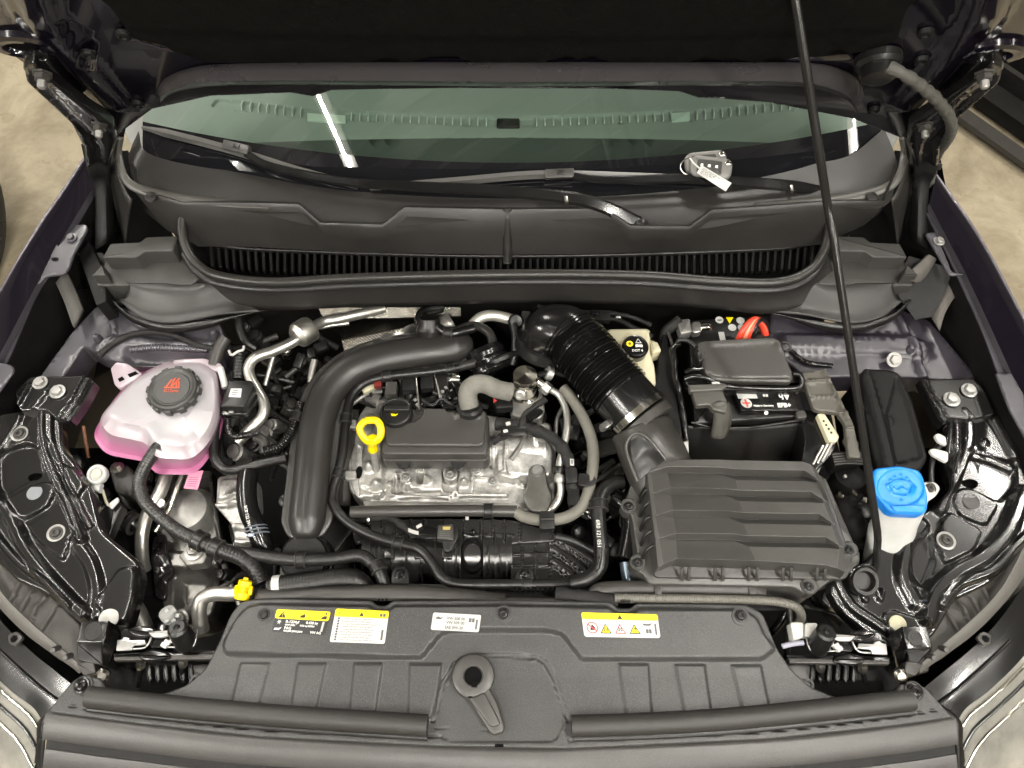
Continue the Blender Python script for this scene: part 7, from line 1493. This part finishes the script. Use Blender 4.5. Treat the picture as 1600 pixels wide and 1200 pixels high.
hose('grey braided bonnet cable sleeve lying along the front cover', [(960, 934, .893), (1040, 935, .894), (1120, 936, .894), (1190, 938, .893), (1225, 942, .89), (1246, 950, .885), (1252, 966, .87), (1240, 985, .85)], .0068, mat('braid', (.10, .095, .08), .5, bump=.8, bscale=160), corr=(.0035, .08))
hose('worn black cloth sleeve lying behind the front cover middle', [(868, 926, .888), (900, 930, .889), (935, 935, .889), (965, 938, .889)], .010, M_tape, wob=.08, ry=.006)
hose('thin metal rod along the intake manifold foot', [(612, 915, .853), (660, 917, .853), (760, 918, .853), (840, 918, .85)], .0045, M_steel, 'rod', 'rod')
# rear of the engine: heat shields, foil, hoses
M_mesh = bpy.data.materials.new('dimpled_heat_shield'); M_mesh.use_nodes = True; nt = M_mesh.node_tree; N = nt.nodes; L = nt.links; b = N['Principled BSDF']; b.inputs['Base Color'].default_value = (.20, .185, .16, 1); b.inputs['Metallic'].default_value = 1; b.inputs['Roughness'].default_value = .25
hs = thing('heat_shield', 'dimpled metal heat shield at the rear of the engine', 'heat shield', tuple(P(600, 500, .85)))
def dimple(name, rows, pit=.0065):
    grid = []
    for r in rows: grid.append(resample(catmull([tuple(P(*p)) for p in r], 8), pit/4)[0])
    n = max(len(g) for g in grid); G_ = []
    for g in grid:
        t = np.linspace(0, 1, len(g)); tt_ = np.linspace(0, 1, n); G_.append(np.stack([np.interp(tt_, t, g[:, k]) for k in range(3)], 1))
    m = max(3, int(np.linalg.norm(G_[0][n//2]-G_[-1][n//2])/(pit/4))); vs = []
    for j in range(m+1):
        s = j/m*(len(G_)-1); a = min(int(s), len(G_)-2); f = s-a; row = G_[a]*(1-f)+G_[a+1]*f
        for i in range(n):
            h = .0016*math.cos(math.pi*i/2)*math.cos(math.pi*j/2); vs.append(tuple(row[i]+np.array((0, -.3*h, h))))
    return mesh(name, vs, [(j*n+i, j*n+i+1, (j+1)*n+i+1, (j+1)*n+i) for j in range(m) for i in range(n-1)], M_mesh, hs, True, 180)
dimple('upper_sheet', [[(496, 478, .875), (600, 480, .875), (720, 480, .875)], [(505, 497, .86), (600, 497, .86), (720, 494, .86)]])
dimple('lower_sheet', [[(526, 504, .84), (580, 499, .84), (640, 500, .84)], [(534, 532, .845), (585, 522, .85), (640, 510, .85)], [(540, 556, .835), (585, 545, .84), (630, 530, .84)]])
patch('wrinkled_foil', [[(545, 560, .868), (562, 549, .872), (575, 545, .870), (590, 538, .874), (605, 533, .870), (622, 528, .874), (640, 522, .872), (672, 514, .87)], [(548, 550, .878), (560, 545, .872), (576, 535, .886), (590, 534, .876), (602, 520, .890), (620, 520, .880), (638, 508, .888), (668, 500, .884)]], M_foil, hs, 5, 5)
patch('foil_flap', [[(674, 500, .885), (700, 490, .89)], [(690, 512, .885), (712, 510, .885)]], mat('pale_foil', (.60, .58, .52), .4, metal=.8), hs, 3, 2, thick=.001)
patch('wrinkled_foil', [[(680, 578, .86), (700, 574, .862), (716, 580, .86)], [(690, 590, .868), (704, 592, .872), (718, 594, .868)], [(698, 608, .85), (706, 606, .85), (716, 604, .85)]], M_foil, hs, 6, 5)
for k in range(7): 
    a = P(696+6*(k % 4), 580+7*(k//2), .872); box('foil_crease', a, (.012, .004, .003), M_foil, hs, (k*.7, k*1.1, k*.9), .001)
hose('short silver wrapped pipe at the rear centre of the engine', [(738, 508, .885), (752, 496, .89), (772, 493, .89), (800, 499, .885)], .0105, mat('silver_wrap', (.62, .60, .53), .38, metal=.7, bump=.5, bscale=80), 'pipe', 'pipe')
hose('black vent hose with a collar above the charge air pipe', [(658, 515, .90), (656, 498, .905), (665, 486, .90), (690, 480, .89)], .010, M_shiny, clips=((660, 508, .902, 0, -8),))
hose('black plug and hose lying over the rear of the charge air pipe', [(664, 500, .915), (685, 512, .918), (702, 522, .915), (722, 518, .912), (740, 513, .908)], .0085, M_shiny, clips=((700, 520, .916, 10, 1),))
hose('black upright hose beside the coupling at the rear centre', [(800, 500, .90), (806, 520, .895), (806, 545, .885), (800, 570, .87)], .009, M_rubber)
hose('thin black wire loop left of the intake elbow', [(838, 560, .90), (839, 530, .915), (845, 512, .93), (862, 505, .94)], .0025, M_plastic, 'wire', 'wire')
hose('black cable at the firewall behind the brake fluid tank', [(840, 478, .90), (880, 486, .90), (912, 488, .90), (945, 488, .90), (985, 495, .90), (1018, 508, .90)], .004, M_tape, 'cable', 'cable', wob=.1)
hose('black cable with a plug leading to the brake fluid tank', [(900, 495, .905), (935, 496, .908), (965, 500, .91), (990, 512, .915), (1020, 526, .92)], .005, M_rubber, 'cable', 'cable')
t = thing('cable_plug', 'black plug with a bright pin behind the intake elbow', 'plug', tuple(P(945, 496, .91))); box('body', P(938, 495, .914), (.036, .022, .014), M_plastic, t, (0, 0, -.05)); box('pin', P(966, 496, .914), (.009, .004, .003), M_white, t, bev=.001); box('latch', P(930, 491, .92), (.016, .010, .006), M_shiny, t)
t = thing('firewall_fitting', 'black round grommet at the rear centre left of the intake elbow', 'grommet', tuple(P(808, 500, .9))); lathe('ring', P(806, 502, .905), (.1, -.5, .8), [(.013, -.01), (.014, 0), (.011, .004), (.006, .003), (0, .003)], M_rubber, t, 24)
# dark ancillaries that fill the depth of the bay
an_ = thing('ancillary_cluster', 'dark brackets, studs and cast parts deep behind the charge air pipe', 'engine parts', (P(450, 600, .8).x, P(450, 600, .8).y, .6))
rnd = random.Random(5)
for (x0, y0, x1, y1, n, z0, z1) in ((420, 530, 520, 640, 44, .78, .86), (560, 575, 720, 640, 40, .81, .86), (430, 640, 455, 860, 8, .76, .82), (545, 805, 600, 905, 8, .74, .80), (905, 600, 960, 760, 26, .74, .82), (900, 770, 1000, 905, 24, .72, .80), (1050, 600, 1075, 700, 4, .78, .84), (1290, 740, 1350, 900, 10, .74, .82), (100, 700, 230, 900, 22, .70, .78), (800, 640, 900, 700, 12, .82, .86), (360, 500, 420, 560, 6, .82, .86), (1215, 930, 1330, 990, 8, .76, .82), (330, 650, 440, 740, 16, .76, .83), (345, 850, 440, 920, 10, .76, .82), (820, 490, 850, 560, 5, .84, .88), (255, 960, 320, 1000, 4, .74, .80)):
    for _ in range(n):
        x = rnd.uniform(x0, x1); y = rnd.uniform(y0, y1); z = rnd.uniform(z0, z1); c = P(x, y, z); m = rnd.choice([M_plastic, M_shiny, M_plasticg, M_plasticg, M_tape, M_alud, M_rubber, M_steel if rnd.random() < .4 else M_plastic])
        k = rnd.random()
        if k < .35: box('bracket', c, (rnd.uniform(.012, .035), rnd.uniform(.012, .03), rnd.uniform(.01, .03)), m, an_, (rnd.uniform(-.3, .3), rnd.uniform(-.3, .3), rnd.uniform(0, 3)), .003)
        elif k < .7:
            a = rnd.uniform(0, 6.3); l = rnd.uniform(.02, .05); d = Vector((math.cos(a)*l, math.sin(a)*l, rnd.uniform(-.02, .01)))
            tube('stay', [c-d, c+Vector((rnd.uniform(-.01, .01), rnd.uniform(-.01, .01), .006)), c+d], rnd.uniform(.003, .007), m, an_, 10, .006, world=True)
        else:
            r = rnd.uniform(.006, .014); lathe('stud', c, (rnd.uniform(-.5, .5), rnd.uniform(-.5, .3), 1), [(r*1.3, -.03), (r*1.3, 0), (r, .002), (r, .008), (r*.5, .010), (0, .010)], m, an_, rnd.choice([6, 14, 14]))

# small fittings round the rocker cover
ig = thing('coil_connectors', 'cluster of plugs, wires and a cream bracket between the air pipe and the engine cover', 'connectors', tuple(P(640, 600, .87)))
box('cream_bracket', P(575, 604, .868), (.026, .022, .010), M_cream, ig, (0, 0, .5)); box('tan_block', P(604, 590, .872), (.012, .014, .012), mat('tan_plastic', (.30, .20, .12), .5), ig)
box('dark_red_plug', P(591, 598, .880), (.014, .020, .014), mat('dark_red_plastic', (.12, .012, .01), .4), ig); box('grey_tower', P(612, 610, .885), (.020, .026, .020), M_plasticg, ig)
for (x, y) in ((640, 600), (668, 597), (690, 600)):
    box('coil_head', P(x, y, .872), (.024, .034, .018), M_plastic, ig, (0, 0, .1)); box('coil_plug', P(x, y-14, .874), (.014, .014, .012), M_shiny, ig)
    tube('coil_wire', [(x, y-18, .878), (x+8, y-26, .88), (x+20, y-24, .878)], .0028, M_tape, ig, 8)
tube('vacuum_line', [(650, 585, .885), (652, 610, .888), (655, 640, .885)], .0018, M_steel, ig, 8); tube('vacuum_line', [(678, 582, .885), (684, 605, .888), (690, 630, .885)], .0018, M_steel, ig, 8)
tube('wire_bundle', [(660, 625, .885), (676, 634, .888), (690, 622, .89), (704, 632, .886), (716, 628, .884)], .0035, M_rubber, ig, 8)
for (x, y) in ((649, 625), (652, 632), (692, 612), (688, 620), (697, 606)): box('bright_pin', P(x, y, .892), (.005, .006, .003), M_zinc, ig, (0, 0, x*.1), .001)
box('cover_notch', P(700, 636, .905), (.020, .008, .006), M_shiny, ig)
tn = thing('timing_cover_edge', 'dark cover strip standing between the charge air pipe and the cylinder head', 'cover', tuple(P(538, 720, .84)))
patch('strip', [[(520, 640, .83), (512, 700, .83), (508, 780, .82)], [(548, 640, .845), (540, 700, .845), (536, 790, .835)], [(560, 640, .83), (552, 700, .83), (546, 790, .82)]], M_plasticg, tn, 6, 3, thick=.004)
for (y) in (655, 735): block('tab', [(538, y), (556, y), (556, y+14), (538, y+14)], .85, .012, M_alud, tn, bev=.002)
